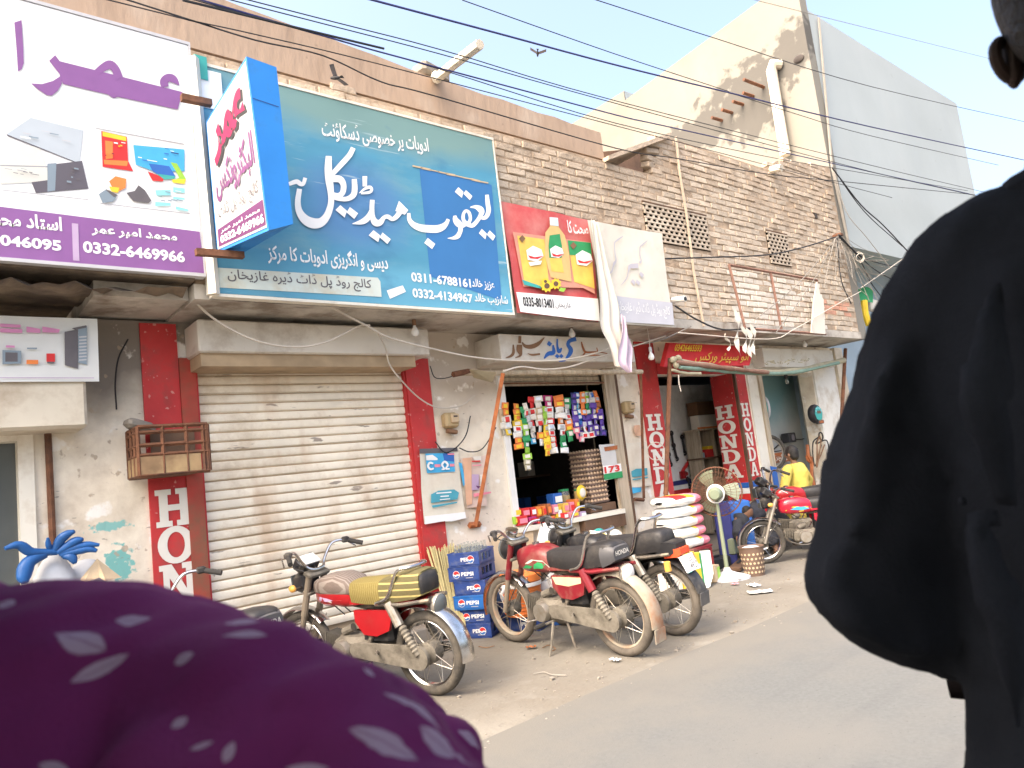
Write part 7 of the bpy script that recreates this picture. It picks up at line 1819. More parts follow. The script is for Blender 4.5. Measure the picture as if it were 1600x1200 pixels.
p = at(*zn(435, 625), WY+.5); th = thing('wall_speaker', 'small black box with a round hole fixed on the back wall of the tyre bay', 'speaker', p)
mb = MB(); mb.obox((0, 0, 0), (.22, .14, .16), bev=.01); mb.build('case', 'black', th); mb = MB(); mb.lathe([(.05, -.072), (.05, -.08), (.0, -.082)], axis=(0, 1, 0), n=16); mb.build('cone', 'charcoal', th)
mb = MB(); mb.tube([at(*zn(x, y), WY+.6)-p for x, y in ((480, 635), (540, 640), (590, 630))], .008, 5, smooth=3); mb.tube([at(*zn(x, y), WY+.6)-p for x, y in ((390, 670), (340, 690), (300, 730))], .012, 5, smooth=3); mb.build('wire', 'cable', th, kind='stuff')
p = at(*zn(250, 770), WY+.25); th = thing('bicycle_wheel', 'black wheel with a red hub hanging inside the left edge of the tyre bay', 'wheel', p)
mb = MB(); mb.torus((0, 0, 0), (.5, .85, 0), .26, .03, 30, 8); w_ = mb.build('tyre', 'tyre', th); mb = MB(); mb.torus((0, 0, 0), (.5, .85, 0), .225, .012, 30, 6); mb.build('rim', 'chrome_dusty', w_); mb = MB(); mb.tube([Vector((-.03, -.05, 0)), Vector((.03, .05, 0))], .05, 10); mb.build('hub', 'bike_red', w_)
mb = MB(); u, v, _ = basis((.5, .85, 0))
for i in range(14): t = 2*math.pi*i/14; mb.tube([(0, 0, 0), (u*math.cos(t)+v*math.sin(t))*.22], .003, 4)
mb.build('spoke', 'chrome_dusty', w_, kind='stuff')
p = at(*zn(165, 350), WY+.12); th = thing('wall_fan', 'teal and white wall fan head at the top left inside the tyre bay', 'fan', p)
mb = MB(); mb.tube([(-.06, .06, 0), (0, 0, 0), (.05, -.04, 0)], [.14, .18, .16], 18); mb.build('shroud', 'teal', th); mb = MB(); mb.torus((.06, -.05, 0), (1, -.8, 0), .155, .022, 24, 8); mb.build('rim', 'grey_pale', th); mb = MB(); mb.tube([(-.03, .05, -.1), (-.03, .08, -.3)], .02, 6); mb.build('bracket', 'cable', th)
bulb_p = at(*zn(155, 135), WY+.2)
th = thing('light_bulb', 'dim bulb at the top left inside the tyre bay', 'light bulb', bulb_p); mb = MB(); mb.ell((0, 0, 0), (.05, .05, .05), 12, 8); mb.build('globe', 'bulb', th)
p = at(*zn(410, 70), WY+.1); th = thing('light_bulb', 'clear bulb in a black holder under the awning of the tyre bay', 'light bulb', p); mb = MB(); mb.lathe([(.02, .12), (.03, .11), (.03, .03), (.02, .0)], n=10, cap=True); mb.build('holder', 'black', th); mb = MB(); mb.ell((.01, 0, -.05), (.03, .03, .04), 10, 6); mb.build('globe', 'bottle_glass', th)
p = at(*zn(350, 810), WY+.5); th = thing('lettered_board', 'small orange board with white lettering behind the boy in yellow', 'sign', p); mb = MB(); mb.obox((.08, 0, 0), (.55, .02, .16)); mb.build('board', 'rust_orange', th, sm=0)
mb = MB(); put_text(mb, urdu('پنکچر'), (-.15, -.013, -.06), (.35, 0, 0), (0, 0, .12), .01); mb.build('lettering', 'offwhite', th, sm=0); mb = MB(); mb.box(-.25, .6, -.006, .01, .10, .115); mb.build('edge', 'black', th)
p = at(*zn(300, 1010), WY-.1); th = thing('plastic_board', 'bright blue sheet and tan board strip leaning at the left edge of the tyre bay', 'board', (p.x, p.y, .1))
for a, b, c, d, m_, y in (((270, 890), (320, 900), (345, 1140), (300, 1140), 'blue', -.1), ((225, 930), (270, 925), (300, 1140), (240, 1140), 'tan', -.14)):
    mb = MB(); P4 = [at(*zn(*q), WY+y) for q in (a, b, c, d)]; P4[2].z = P4[3].z = .1
    mb.prism([q-th.location for q in P4], (0, .02, 0)); mb.build('sheet', m_, th, sm=0)
p = at(*zn(625, 790), WY-.05); th = thing('lever_bar', 'orange iron tyre lever stand beside the air hose', 'stand', (p.x, p.y, .1))
mb = MB(); q = [at(*zn(x, y), WY-.05)-th.location for x, y in ((608, 690), (615, 790), (650, 860), (650, 980))]; q.append(Vector((.1, 0, 0))); mb.tube(q, .03, 6); mb.build('bar', 'rust_orange', th)
mb = MB(); q = [at(*zn(x, y), WY-.04)-th.location for x, y in ((600, 790), (660, 800), (665, 880), (610, 840))]; mb.prism(q, (0, .02, 0)); mb.build('plate', 'rust_orange', th, sm=0)
# clutter at the foot of the mechanic bay
for i, (x, y, m_, nm, lb, sz) in enumerate(((1120, 885, 'black', 'toolbox', 'low black toolbox behind the fan base', (.35, .2, .13)), (1140, 838, 'fan_green', 'bottle_rack', 'green plastic rack standing behind the fan pole', (.3, .2, .2)), (1155, 868, 'wood_dark', 'plank', 'dark plank lying behind the waste bin', (.8, .15, .06)), (1128, 800, 'navy', 'toolbox', 'dark navy box beside the stack of flour bags', (.16, .2, .75)), (1150, 800, 'blue', 'plastic_drum', 'blue plastic drum behind the fan cage', (.34, .3, .62)))):
    yy = 5.45 if i not in (2,) else 5.2; p = at(x, y, yy)
    zb_ = 0.0 if i not in (1, 4) else 0.12
    th = thing(nm, lb, 'box' if i not in (2,) else 'plank', (p.x, yy, zb_), .2*i); mb = MB(); mb.obox((0, 0, sz[2]/2), sz, bev=.015); mb.build('body', m_, th)
    mb = MB(); mb.obox((0, 0, sz[2]+.012), (sz[0]*.4, .03, .02), bev=.006); mb.build('handle', 'black', th)
# left wall: sacks, blue gloves, cardboard
lx = at(100, 920, 5.6)
sk = thing('sack_bundle', 'pale grey woven sacks stuffed full and heaped against the left wall', 'sack', (at(110, 930, 5.55).x, 5.55, 0))
lo = sk.location
mb = MB()
p = at(85, 905, 5.5)-lo; mb.ell((p.x, p.y, p.z-.25), (.15, .12, .42), 14, 10); p = at(135, 935, 5.5)-lo; mb.ell((p.x, p.y, p.z-.25), (.18, .12, .30), 14, 10); p = at(135, 885, 5.6)-lo; mb.ell((p.x, p.y, p.z-.1), (.12, .1, .16), 12, 8)
mb.ell((0, 0, .35), (.42, .22, .4), 14, 10)
b_ = mb.build('sack', 'sack_grey', sk); remesh(b_, .025, 5)
gl = thing('glove_bundle', 'bunch of bright blue rubber gloves tied over the grey sack', 'gloves', at(95, 862, 5.42))
gl.scale = (1.0, .8, .85)
lo = gl.location
for pts, r_ in (([(90, 862), (50, 862), (30, 848), (8, 854)], .030), ([(70, 865), (45, 880), (38, 905), (40, 918)], .042), ([(85, 860), (95, 840), (105, 830), (117, 825)], .030), ([(90, 864), (108, 850), (120, 842), (130, 840)], .030), ([(92, 866), (115, 856), (135, 850), (156, 851)], .026), ([(95, 868), (118, 862), (138, 858), (152, 862)], .028), ([(100, 870), (112, 872), (118, 884)], .028), ([(80, 862), (76, 850), (75, 836)], .016)):
    mb = MB(); mb.tube([at(x, y, 5.40-.02*i)-lo for i, (x, y) in enumerate(pts)], [r_*.8, r_, r_*1.1, r_*.9, r_*.45], 9, smooth=4); mb.build('glove_finger', mm('glove_blue', (.013, .085, .27), .45, var=.2, scale=12, bump=.2, bscale=30) if 'glove_blue' not in M else 'glove_blue', gl, sm=70)
cbx = thing('cardboard_flap', 'torn tan cardboard flap folded over the grey sacks at left', 'cardboard', at(155, 895, 5.45))
lo = cbx.location
mb = MB(); mb.prism([at(x, y, yy)-lo for x, y, yy in ((126, 905, 5.42), (152, 873, 5.46), (155, 902, 5.40), (130, 912, 5.38))], (0, .01, 0)); mb.build('flap', 'tan', cbx, sm=0)
mb = MB(); mb.prism([at(x, y, yy)-lo for x, y, yy in ((152, 873, 5.46), (190, 902, 5.42), (165, 908, 5.36), (155, 902, 5.40))], (0, .01, 0)); mb.build('flap', 'tan', cbx, sm=0)
# ------------------------------------------------------------------ wires
def ext(p, q, k): return p+(p-q)*k
def wire(pts, Y, r, mt, label, group=None, smooth=5, name='overhead_cable', cat='cable', far=True, n=5):
    P = [at(x, y, yy) for (x, y), yy in zip(pts, Y if isinstance(Y, (list, tuple)) else [Y]*len(pts))]
    if far:
        P = [ext(P[0], P[1], 1.5/max(.2, (P[0]-P[1]).length)*4)]+P+[ext(P[-1], P[-2], 6/max(.2, (P[-1]-P[-2]).length))]
    mb = MB(); mb.tube([tuple(p) for p in P], r, n, smooth=smooth)
    o = mb.build(name, mt); recentre(o); tag(o, label, cat, group); return o
OG = 'wires crossing the sky along the street'
wire([(400, 3), (690, 78), (960, 157), (1360, 258), (1520, 296)], 4.5, .0045, 'cable', 'upper of the close pair of thin black wires passing just above the roof spout tip', OG)
wire([(400, 10), (690, 85), (960, 161), (1360, 268), (1520, 305)], 4.55, .0045, 'cable', 'lower of the close pair of thin black wires passing just above the roof spout tip', OG)
wire([(582, 0), (770, 50), (960, 101), (1144, 146), (1360, 198), (1600, 250)], 4.3, .0085, 'cable_blue', 'thick dark blue wire passing right above the flying bird', OG)
wire([(722, 0), (960, 84), (1139, 143)], 4.32, .0045, 'cable', 'thin wire slanting from the top edge to join the thick dark blue one', OG, far=False)
wire([(1144, 146), (1250, 180), (1360, 212), (1560, 258)], 4.35, .0045, 'cable', 'thin wire running just under the thick dark blue one over the tan wall', OG, far=False)
wire([(932, 0), (1118, 60), (1360, 135), (1600, 190)], 4.2, .005, 'cable', 'highest long wire at right crossing the top of the tall building', OG)
wire([(400, 25), (540, 66), (645, 95), (960, 179), (1044, 198), (1300, 255)], 4.7, .0068, 'cable_blue', 'dark blue wire skimming the parapet edge and crossing the roof spout', OG)
wire([(400, 27), (680, 106), (960, 192), (1200, 245), (1300, 262)], 4.72, .0045, 'cable', 'thin black wire hugging the parapet just under the dark blue one', OG)
wire([(170, 0), (290, 30), (400, 54), (596, 101), (960, 196), (1060, 222)], 4.8, .0045, 'cable', 'thin wire drawn across the face of the peach parapet', OG)
wire([(200, 0), (300, 32), (400, 63), (505, 87), (596, 128), (680, 150), (960, 231), (1060, 248), (1200, 272), (1330, 285)], 4.85, .006, 'cable', 'sagging black wire across the peach parapet dropping in front of the brick wall', OG)
wire([(285, 0), (500, 52), (600, 76)], 4.6, .009, 'cable', 'short dark wire at the top left corner of the peach parapet', OG, far=False)
wire([(1180, 0), (1300, 30), (1600, 105)], 4.1, .004, 'cable_grey', 'faint highest wire above the tall building roof at right', OG)
wire([(1300, 262), (1345, 320), (1380, 352), (1425, 400)], [5.0, 5.0, 4.9, 4.7], .011, 'cable', 'thick black drop cable from the brick corner down behind the black shirt', 'drop cables at the brick corner', far=False)
wire([(1302, 264), (1350, 330), (1410, 385)], [5.0, 5.0, 4.8], .008, 'cable', 'thinner drop cable beside the thick one at the brick corner', 'drop cables at the brick corner', far=False)
wire([(1302, 262), (1322, 330), (1355, 372), (1392, 420)], [5.05, 5.0, 4.9, 4.8], .006, 'cable_grey', 'grey drop cable curving down the pale blue front from the brick corner', 'drop cables at the brick corner', far=False)
wire([(1040, 404), (1110, 402), (1200, 398), (1260, 385), (1310, 369)], [5.12, 5.05, 5.0, 5.0, 5.08], .010, 'cable', 'thick dark cable sagging across the brick from the pale banner to the corner bracket', far=False)
CG = 'service cables fanning out from the corner bracket'
for i, (pts, m_, lb) in enumerate((([(1308, 370), (1270, 440), (1212, 520)], 'cable_grey', 'steep grey cable from the corner bracket to the foot of the sign frame'), ([(1308, 370), (1250, 440), (1180, 500)], 'cable_grey', 'grey cable from the corner bracket crossing the middle of the sign frame'), ([(1308, 372), (1310, 400), (1315, 440), (1330, 475)], 'cable', 'black cable hanging straight down from the corner bracket'), ([(1305, 372), (1295, 410), (1288, 450)], 'cable_grey', 'short grey cable dangling left of the black one below the bracket'),
    ([(1345, 455), (1300, 480), (1240, 515), (1200, 530), (1060, 520)], 'cable_white', 'pale cable slanting from the green awning under the sign frame'), ([(1310, 368), (1335, 392), (1365, 420), (1400, 440)], 'cable', 'black bundle leading right from the corner bracket'), ([(1310, 370), (1340, 400), (1360, 440), (1378, 465)], 'cable', 'black cable falling behind the shoulder from the corner bracket'), ([(1310, 366), (1345, 400), (1390, 415), (1430, 418)], 'cable', 'dark cable leading far right from the corner bracket'), ([(1345, 450), (1400, 412), (1460, 370)], 'cable_white', 'pale stay wire rising to the right in front of the pale blue front'))):
    wire(pts, 5.06-.01*i, .0065 if m_ != 'cable' else .009, m_, lb, CG, far=False, name='service_cable')
mb = MB()
R = random.Random(2)
for i in range(26):
    a = (1312+R.uniform(-3, 3), 368+R.uniform(-2, 4)); e = (1320+R.uniform(5, 70), 395+R.uniform(0, 75)); mdl = ((a[0]+e[0])/2+R.uniform(-14, 10), (a[1]+e[1])/2+R.uniform(-4, 24))
    mb.tube([tuple(at(*a, 5.05)), tuple(at(*mdl, 5.0)), tuple(at(*e, 4.95))], .005, 4, smooth=5)
o = mb.build('cable_tangle', 'cable_grey'); recentre(o); o['kind'] = 'stuff'; tag(o, 'dense tangle of thin cables at the corner of the brick wall', 'cables')
mb = MB(); mb.torus(at(1342, 401, 4.98), (.6, .8, 0), .075, .007, 24, 6); mb.torus(at(1344, 403, 4.96), (.5, .8, .2), .07, .006, 24, 6); o = mb.build('cable_coil', 'cable_white'); recentre(o); tag(o, 'coil of pale cable hooked among the wires at the brick corner', 'cable')
mb = MB(); p = at(1309, 368, 5.1); mb.obox(p, (.10, .14, .05), bev=.01); o = mb.build('cable_bracket', 'rust'); recentre(o); tag(o, 'small dark bracket at the right edge of the brick wall gathering the cables', 'bracket')
UG = 'pale cables looping under the slab'
wire([(286, 432), (300, 465), (340, 502), (400, 532), (460, 542), (510, 534), (560, 510), (578, 508)], 5.35, .009, 'cable_white', 'white cable looping from the purple band across the shutter box', UG, far=False, name='service_cable')
wire([(505, 473), (540, 492), (575, 510), (610, 528), (680, 546), (740, 558), (800, 563), (870, 563), (930, 552), (985, 530)], [5.2, 5.25, 5.3, 5.32, 5.35, 5.35, 5.35, 5.3, 5.3, 5.3], .009, 'cable_white', 'white cable running from under the blue board to the grocery name box', UG, far=False, name='service_cable')
wire([(786, 580), (815, 573), (850, 577), (890, 573), (930, 560), (1040, 525)], 5.33, .009, 'cable_white', 'second white cable along the bottom of the grocery name box', UG, far=False, name='service_cable')
wire([(590, 520), (603, 545), (608, 568), (625, 592), (655, 622), (685, 637), (720, 634), (742, 618)], [5.35, 5.5, 5.55, 5.6, 5.75, 5.8, 5.82, 5.84], .007, 'cable_white', 'cable hanging over the shutter and red strip to the cream wall', UG, far=False, name='service_cable')
wire([(735, 650), (728, 680), (712, 700), (695, 707), (680, 690)], 5.84, .006, 'cable', 'thin black wire drooping under the tan meter by the shutter', far=False, name='service_cable')
wire([(718, 700), (735, 706), (755, 700), (775, 668)], 5.84, .006, 'cable', 'dark wire sagging above the tattered bill', far=False, name='service_cable')
wire([(672, 572), (680, 590), (700, 590), (715, 583)], 5.8, .005, 'cable', 'wire end curling beside the top of the red strip', far=False, name='service_cable')
wire([(1055, 478), (1090, 500), (1130, 515), (1180, 512)], [5.1, 5.05, 5.05, 5.05], .011, 'cable', 'twisted black cables along the slab edge below the security camera', far=False, name='service_cable')
wire([(985, 540), (1030, 532), (1080, 510)], [5.5, 5.3, 5.15], .008, 'cable_grey', 'grey cable under the slab beside the hanging banner corner', far=False, name='service_cable')
wire([(200, 530), (185, 560), (180, 600), (182, 640)], 5.85, .006, 'cable', 'thin dark wire down the stained plaster left of the red pilaster', far=False, name='service_cable')
wire([(420, 470), (480, 480), (560, 473), (640, 478)], 5.26, .010, 'cable_grey', 'frayed grey wires clipped below the blue board', far=False, name='service_cable')
wire([(820, 497), (850, 500), (880, 496), (930, 503)], 5.26, .009, 'wood_dark', 'dark twisted wires under the red banner edge', far=False, name='service_cable')

# ------------------------------------------------------------------ birds
def bird(label, p, sp, rot, k):
    th = thing('bird', label, 'bird', p); th.rotation_euler = rot; th.scale = (k, k, k)
    mb = MB(); mb.tube([(-.09, 0, 0), (-.05, 0, .0), (0, 0, .005), (.06, 0, .01), (.085, 0, .015), (.11, 0, .01)], [.012, .028, .036, .026, .022, .004], 10); mb.build('body', 'black', th)
    for s in (-1, 1):
        mb = MB(); mb.sheet(lambda u, v: (.04-.09*v-.05*u*u, s*(.02+u*.2), .02+sp*u-.06*u*u), 5, 3); mb.build('wing', 'charcoal', th, fix=False)
    mb = MB(); mb.add([(-.08, .012, 0), (-.08, -.012, 0), (-.16, -.035, 0), (-.16, .035, 0)], [(0, 1, 2, 3)]); mb.build('tail', 'black', th)
bird('dark bird flying with raised wings in the open sky above the parapet', at(840, 84, 6.5),  .14, (.3, .35, .9), .5); bird('dark bird just in front of the peach parapet above the blue board', at(524, 122, 5.0), .10, (.4, -.2, 2.0), .5)

# ------------------------------------------------------------------ people
from mathutils import noise as mnoise
def rumple(o, amp, freq, seed=0.0, st=(1, 1, 1)):
    me = o.data; 
    for v in me.vertices:
        q = Vector((v.co.x*st[0], v.co.y*st[1], v.co.z*st[2]))*freq+Vector((seed, seed*2, 0)); n_ = v.normal
        v.co += n_*(amp*(mnoise.noise(q)+.5*abs(mnoise.noise(q*2.1))))
def fused(name, parts_, mt, parent, voxel, sm=6, world=True, disp=None):
    mb = MB()
    for k in parts_:
        if k[0] == 't': mb.tube(k[1], k[2], 12, smooth=k[3] if len(k) > 3 else 0)
        elif k[0] == 'l': mb.loft(k[1])
        else: mb.ell(k[1], k[2], 16, 10, k[3] if len(k) > 3 else (0, 0, 0))
    o = mb.build(name, mt, parent, world=world); remesh(o, voxel, sm)
    if disp: rumple(o, *disp)
    return o

# the driver in black, seen from behind at the right
dr = thing('person', 'driver in a plain black shirt seen close from behind at right, left arm bent forward', 'person', (atd(1720, 900, .78).x, atd(1720, 900, .78).y, 0))
def ring_(c, a, b, tw=0.0):
    ax_ = Vector((math.sin(tw), math.cos(tw), 0)); fx = Vector((math.cos(tw), -math.sin(tw), 0))
    return [c+ax_*(a*math.cos(2*math.pi*i/20))+fx*(b*math.sin(2*math.pi*i/20)) for i in range(20)]
S = [(1690, 285, .80, .07, .07), (1690, 360, .80, .14, .10), (1700, 470, .80, .19, .125), (1730, 700, .79, .195, .135), (1798, 950, .77, .19, .13), (1828, 1200, .75, .185, .13), (1835, 1420, .73, .20, .16)]
sh_, el_, wr_ = atd(1487, 487, .90), atd(1362, 905, .90), atd(1580, 985, 1.12)
shr, elr, wrr = atd(1990, 480, .70), atd(2080, 900, .74), atd(1990, 980, 1.0)
hd_ = atd(1702, -15, .80); nk = atd(1705, 200, .80)
body = fused('body', [('l', [ring_(atd(x, y, d), a*.86, b*.86) for x, y, d, a, b in S]), ('e', hd_, (.098, .078, .118), (0, .1, 0)), ('t', [hd_+Vector((-.01, 0, -.06)), nk, atd(1700, 330, .80)], [.055, .056, .07]), ('e', hd_+Vector((.085, 0, -.03)), (.022, .018, .026)), ('e', hd_+Vector((.05, 0, -.085)), (.05, .045, .04)),
    ('t', [atd(1640, 420, .82), sh_, el_, wr_], [.07, .05, .042, .026]), ('t', [atd(1780, 420, .78), shr, elr, wrr], [.07, .05, .042, .026]), ('e', wr_+Vector((.05, 0, -.005)), (.045, .035, .025)), ('e', wrr+Vector((.05, 0, -.005)), (.045, .035, .025)),
    *[('t', [wr_+Vector((.08, y, .005)), wr_+Vector((.12, y, .0)), wr_+Vector((.125, y, -.03)), wr_+Vector((.10, y, -.045))], [.0095, .009, .0085, .008]) for y in (-.03, -.01, .01, .03)],
    *[('t', [wrr+Vector((.08, y, .005)), wrr+Vector((.12, y, .0)), wrr+Vector((.125, y, -.03)), wrr+Vector((.10, y, -.045))], [.0095, .009, .0085, .008]) for y in (-.03, -.01, .01, .03)],
    ('t', [atd(1735, 1400, .74), atd(1735, 1400, .74)+Vector((.42, .12, -.04)), atd(1735, 1400, .74)+Vector((.42, .14, -.45))], [.085, .06, .04]), ('t', [atd(1760, 1400, .74), atd(1760, 1400, .74)+Vector((.42, -.12, -.04)), atd(1760, 1400, .74)+Vector((.42, -.14, -.45))], [.085, .06, .04])], mm('skin_backlit', (.035, .018, .012), .7, var=.1), dr, .012, 4)  # backlit shade put into a darker copy of the skin colour
ear_c = hd_+Vector((-.004, .078, -.018))
ear = atd(1583, 92, .84)
mb = MB(); mb.ell(ear, (.020, .012, .036), 14, 10, (.12, .1, .3)); mb.torus(ear+Vector((-.002, .004, 0)), (.3, 1, 0), .023, .007, 20, 8); mb.tube([ear+Vector((.02, -.03, 0)), ear], [.02, .014], 8); mb.build('ear', 'skin_backlit', dr, world=True)
mb = MB(); mb.ell(hd_+Vector((-.008, 0, .016)), (.104, .086, .114), 20, 12, (0, .1, 0)); mb.ell(hd_+Vector((-.035, 0, -.03)), (.072, .074, .07), 16, 10); o = mb.build('hair', 'hair', dr, world=True); remesh(o, .01, 3)
shirt = fused('shirt', [('l', [ring_(atd(x, y, d), a, b) for x, y, d, a, b in S]), ('t', [atd(1670, 345, .80), atd(1560, 405, .85), sh_], [.07, .078, .084]), ('t', [sh_, atd(1424, 690, .90), el_], [.086, .086, .078]), ('e', el_, (.082, .082, .082)), ('e', elr, (.082, .082, .082)), *[('t', [atd(*p) for p in pts], r_, 4) for pts, r_ in (([(1410, 520, .85), (1372, 620, .835), (1352, 760, .835), (1322, 880, .835)], [.006, .016, .016, .006]), ([(1470, 580, .85), (1440, 700, .835), (1415, 850, .84), (1370, 960, .845)], [.006, .015, .016, .006]), ([(1290, 860, .85), (1330, 965, .83), (1420, 1000, .84), (1480, 990, .86)], [.008, .018, .018, .01]), ([(1560, 420, .74), (1540, 600, .70), (1580, 800, .68)], [.006, .018, .008]), ([(1500, 760, .72), (1560, 930, .66), (1600, 1150, .64)], [.006, .018, .01]))], ('e', atd(1425, 940, .91), (.08, .08, .08)), ('e', atd(1470, 960, .95), (.07, .07, .06)), ('t', [el_, atd(1450, 955, .96), atd(1530, 985, 1.0), wr_+Vector((.02, 0, 0))], [.084, .080, .072, .055]),
    ('t', [atd(1750, 345, .80), atd(1850, 400, .76), shr], [.07, .078, .084]), ('t', [shr, elr], [.086, .078]), ('t', [elr, wrr], [.078, .05])], 'cloth_black', dr, .014, 5, disp=(.010, 7.0, 1.3, (1.5, 1.5, .7)))
rumple(shirt, .007, 15.0, 5.0, (1.4, 1.4, .5)); rumple(shirt, .0025, 40.0, 1.0, (1.5, 1.5, .6))
mb = MB(); mb.torus(atd(1697, 275, .80), (0, 0, 1), .066, .016, 24, 8); mb.build('collar', 'cloth_black', dr, world=True)
mb = MB()
pts_ = []
tr = fused('trousers', [('t', [atd(1735, 1400, .74), atd(1735, 1400, .74)+Vector((.42, .12, -.04)), atd(1735, 1400, .74)+Vector((.42, .14, -.48))], [.10, .078, .055]), ('t', [atd(1760, 1400, .74), atd(1760, 1400, .74)+Vector((.42, -.12, -.04)), atd(1760, 1400, .74)+Vector((.42, -.14, -.48))], [.10, .078, .055])], 'cloth_dark', dr, .02, 3)

# the passenger in purple
pa = thing('person', 'passenger in a purple dress printed with pale leaves, only the draped lap showing', 'person', (.15, .35, .0))
pur = mat('cloth_purple', (.150, .021, .108), .85, var=.10, scale=12, bump=.15, bscale=320, spec=.1, sheen=.03)
fold = [('e', atd(60, 1262, .50), (.20, .14, .145)), ('t', [atd(-60, 1150, .52), atd(80, 1100, .50), atd(230, 1120, .50), atd(370, 1150, .48), atd(480, 1210, .46), atd(590, 1340, .44), atd(640, 1500, .42)], [.088, .073, .070, .068, .072, .085, .10]),
        ('t', [atd(430, 1200, .60), atd(575, 1138, .60), atd(640, 1200, .58), atd(660, 1340, .56)], [.05, .060, .058, .06]), ('t', [atd(260, 1330, .48), atd(480, 1460, .44)], [.13, .13]), ('e', atd(95, 1010, .50), (.035, .03, .036)), ('e', atd(-500, 760, .46), (.15, .13, .30)), ('t', [atd(-500, 1000, .46), atd(-250, 1150, .48), atd(-60, 1150, .52)], [.14, .12, .09]), ('e', atd(-440, 250, .46), (.10, .10, .13))]  # torso and head, out of view, added to shade the lap's left side
dress = fused('dress', fold, pur, pa, .010, 7, disp=(.014, 9.0, 4.0, (.6, 2.2, 1.3)))
rumple(dress, .0065, 24.0, 2.0, (.45, 1.8, 1.2))
fused('body', [('t', [atd(-440, 250, .46), atd(-440, 760, .46), atd(-60, 1230, .52)], [.08, .10, .05]), ('t', [atd(-60, 1230, .52), atd(240, 1180, .50), atd(520, 1270, .47), atd(690, 1500, .44)], [.05, .05, .055, .055]), ('t', [atd(300, 1350, .5), atd(560, 1300, .58), atd(690, 1500, .55)], [.05, .05, .05])], 'skin', pa, .015, 3)
# leaf print: pale ellipses of dye fixed on the cloth
bvh = BVHTree.FromPolygons([v.co+pa.location for v in dress.data.vertices], [tuple(p.vertices) for p in dress.data.polygons])
def leaf(x0, y0, x1, y1, wpx, col=(.40, .30, .40)):
    c = _ray((x0+x1)/2, (y0+y1)/2).normalized(); h, nrm_, _, dist = bvh.ray_cast(EYE, c)
    if h is None: return
    dep = (h-EYE).dot(FW)
    a = atd(x0, y0, dep); b = atd(x1, y1, dep); ax_ = (b-a); 
    ax_ = (ax_-nrm_*ax_.dot(nrm_)); L = max(ax_.length, .01); ax_.normalize(); w_ = wpx/FPX*dep
    n = pur.node_tree.nodes; K = pur.node_tree.links; bs = n['Principled BSDF']; src = bs.inputs['Base Color'].links[0].from_socket
    Rm = Matrix((ax_, nrm_.cross(ax_), nrm_)).to_euler()      # rows -> object-to-leaf rotation
    M3 = Matrix((ax_, nrm_.cross(ax_), nrm_))
    tc = n.new('ShaderNodeTexCoord'); sb_ = n.new('ShaderNodeVectorMath'); sb_.operation = 'SUBTRACT'; sb_.inputs[1].default_value = tuple(h-pa.location); K.new(tc.outputs['Object'], sb_.inputs[0])
    mp = n.new('ShaderNodeMapping'); mp.vector_type = 'POINT'; mp.inputs['Rotation'].default_value = M3.to_euler('XYZ'); K.new(sb_.outputs[0], mp.inputs[0])
    sc_ = n.new('ShaderNodeVectorMath'); sc_.operation = 'MULTIPLY'; sc_.inputs[1].default_value = (2/L, 2/w_, 1/.03); K.new(mp.outputs[0], sc_.inputs[0])
    ln = n.new('ShaderNodeVectorMath'); ln.operation = 'LENGTH'; K.new(sc_.outputs[0], ln.inputs[0])
    sx_ = n.new('ShaderNodeSeparateXYZ'); K.new(sc_.outputs[0], sx_.inputs[0])
    m1 = n.new('ShaderNodeMath'); m1.operation = 'MULTIPLY'; K.new(sx_.outputs[0], m1.inputs[0]); K.new(sx_.outputs[0], m1.inputs[1])
    m2 = n.new('ShaderNodeMath'); m2.operation = 'ABSOLUTE'; K.new(sx_.outputs[1], m2.inputs[0])
    m3 = n.new('ShaderNodeMath'); m3.operation = 'ADD'; K.new(m1.outputs[0], m3.inputs[0]); K.new(m2.outputs[0], m3.inputs[1])
    m4 = n.new('ShaderNodeMath'); m4.operation = 'ABSOLUTE'; K.new(sx_.outputs[2], m4.inputs[0])
    m5 = n.new('ShaderNodeMath'); m5.operation = 'MAXIMUM'; K.new(m3.outputs[0], m5.inputs[0]); K.new(m4.outputs[0], m5.inputs[1])
    wn = n.new('ShaderNodeTexNoise'); wn.inputs['Scale'].default_value = 90; K.new(tc.outputs['Object'], wn.inputs['Vector'])
    m6 = n.new('ShaderNodeMath'); m6.operation = 'MULTIPLY_ADD'; m6.inputs[1].default_value = .5; K.new(wn.outputs['Fac'], m6.inputs[0]); K.new(m5.outputs[0], m6.inputs[2])
    vein = n.new('ShaderNodeMapRange'); vein.inputs[1].default_value = .02; vein.inputs[2].default_value = .16; vein.inputs[3].default_value = .45; vein.inputs[4].default_value = .9; K.new(m2.outputs[0], vein.inputs[0])
    mr0 = n.new('ShaderNodeMapRange'); mr0.inputs[1].default_value = 1.08; mr0.inputs[2].default_value = 1.30; mr0.inputs[3].default_value = 1; mr0.inputs[4].default_value = 0; K.new(m6.outputs[0], mr0.inputs[0])
    mr = n.new('ShaderNodeMath'); mr.operation = 'MULTIPLY'; K.new(mr0.outputs[0], mr.inputs[0]); K.new(vein.outputs[0], mr.inputs[1])
    mx = n.new('ShaderNodeMix'); mx.data_type = 'RGBA'; K.new(mr.outputs[0], mx.inputs['Factor']); K.new(src, mx.inputs['A']); mx.inputs['B'].default_value = (*col, 1); K.new(mx.outputs['Result'], bs.inputs['Base Color'])
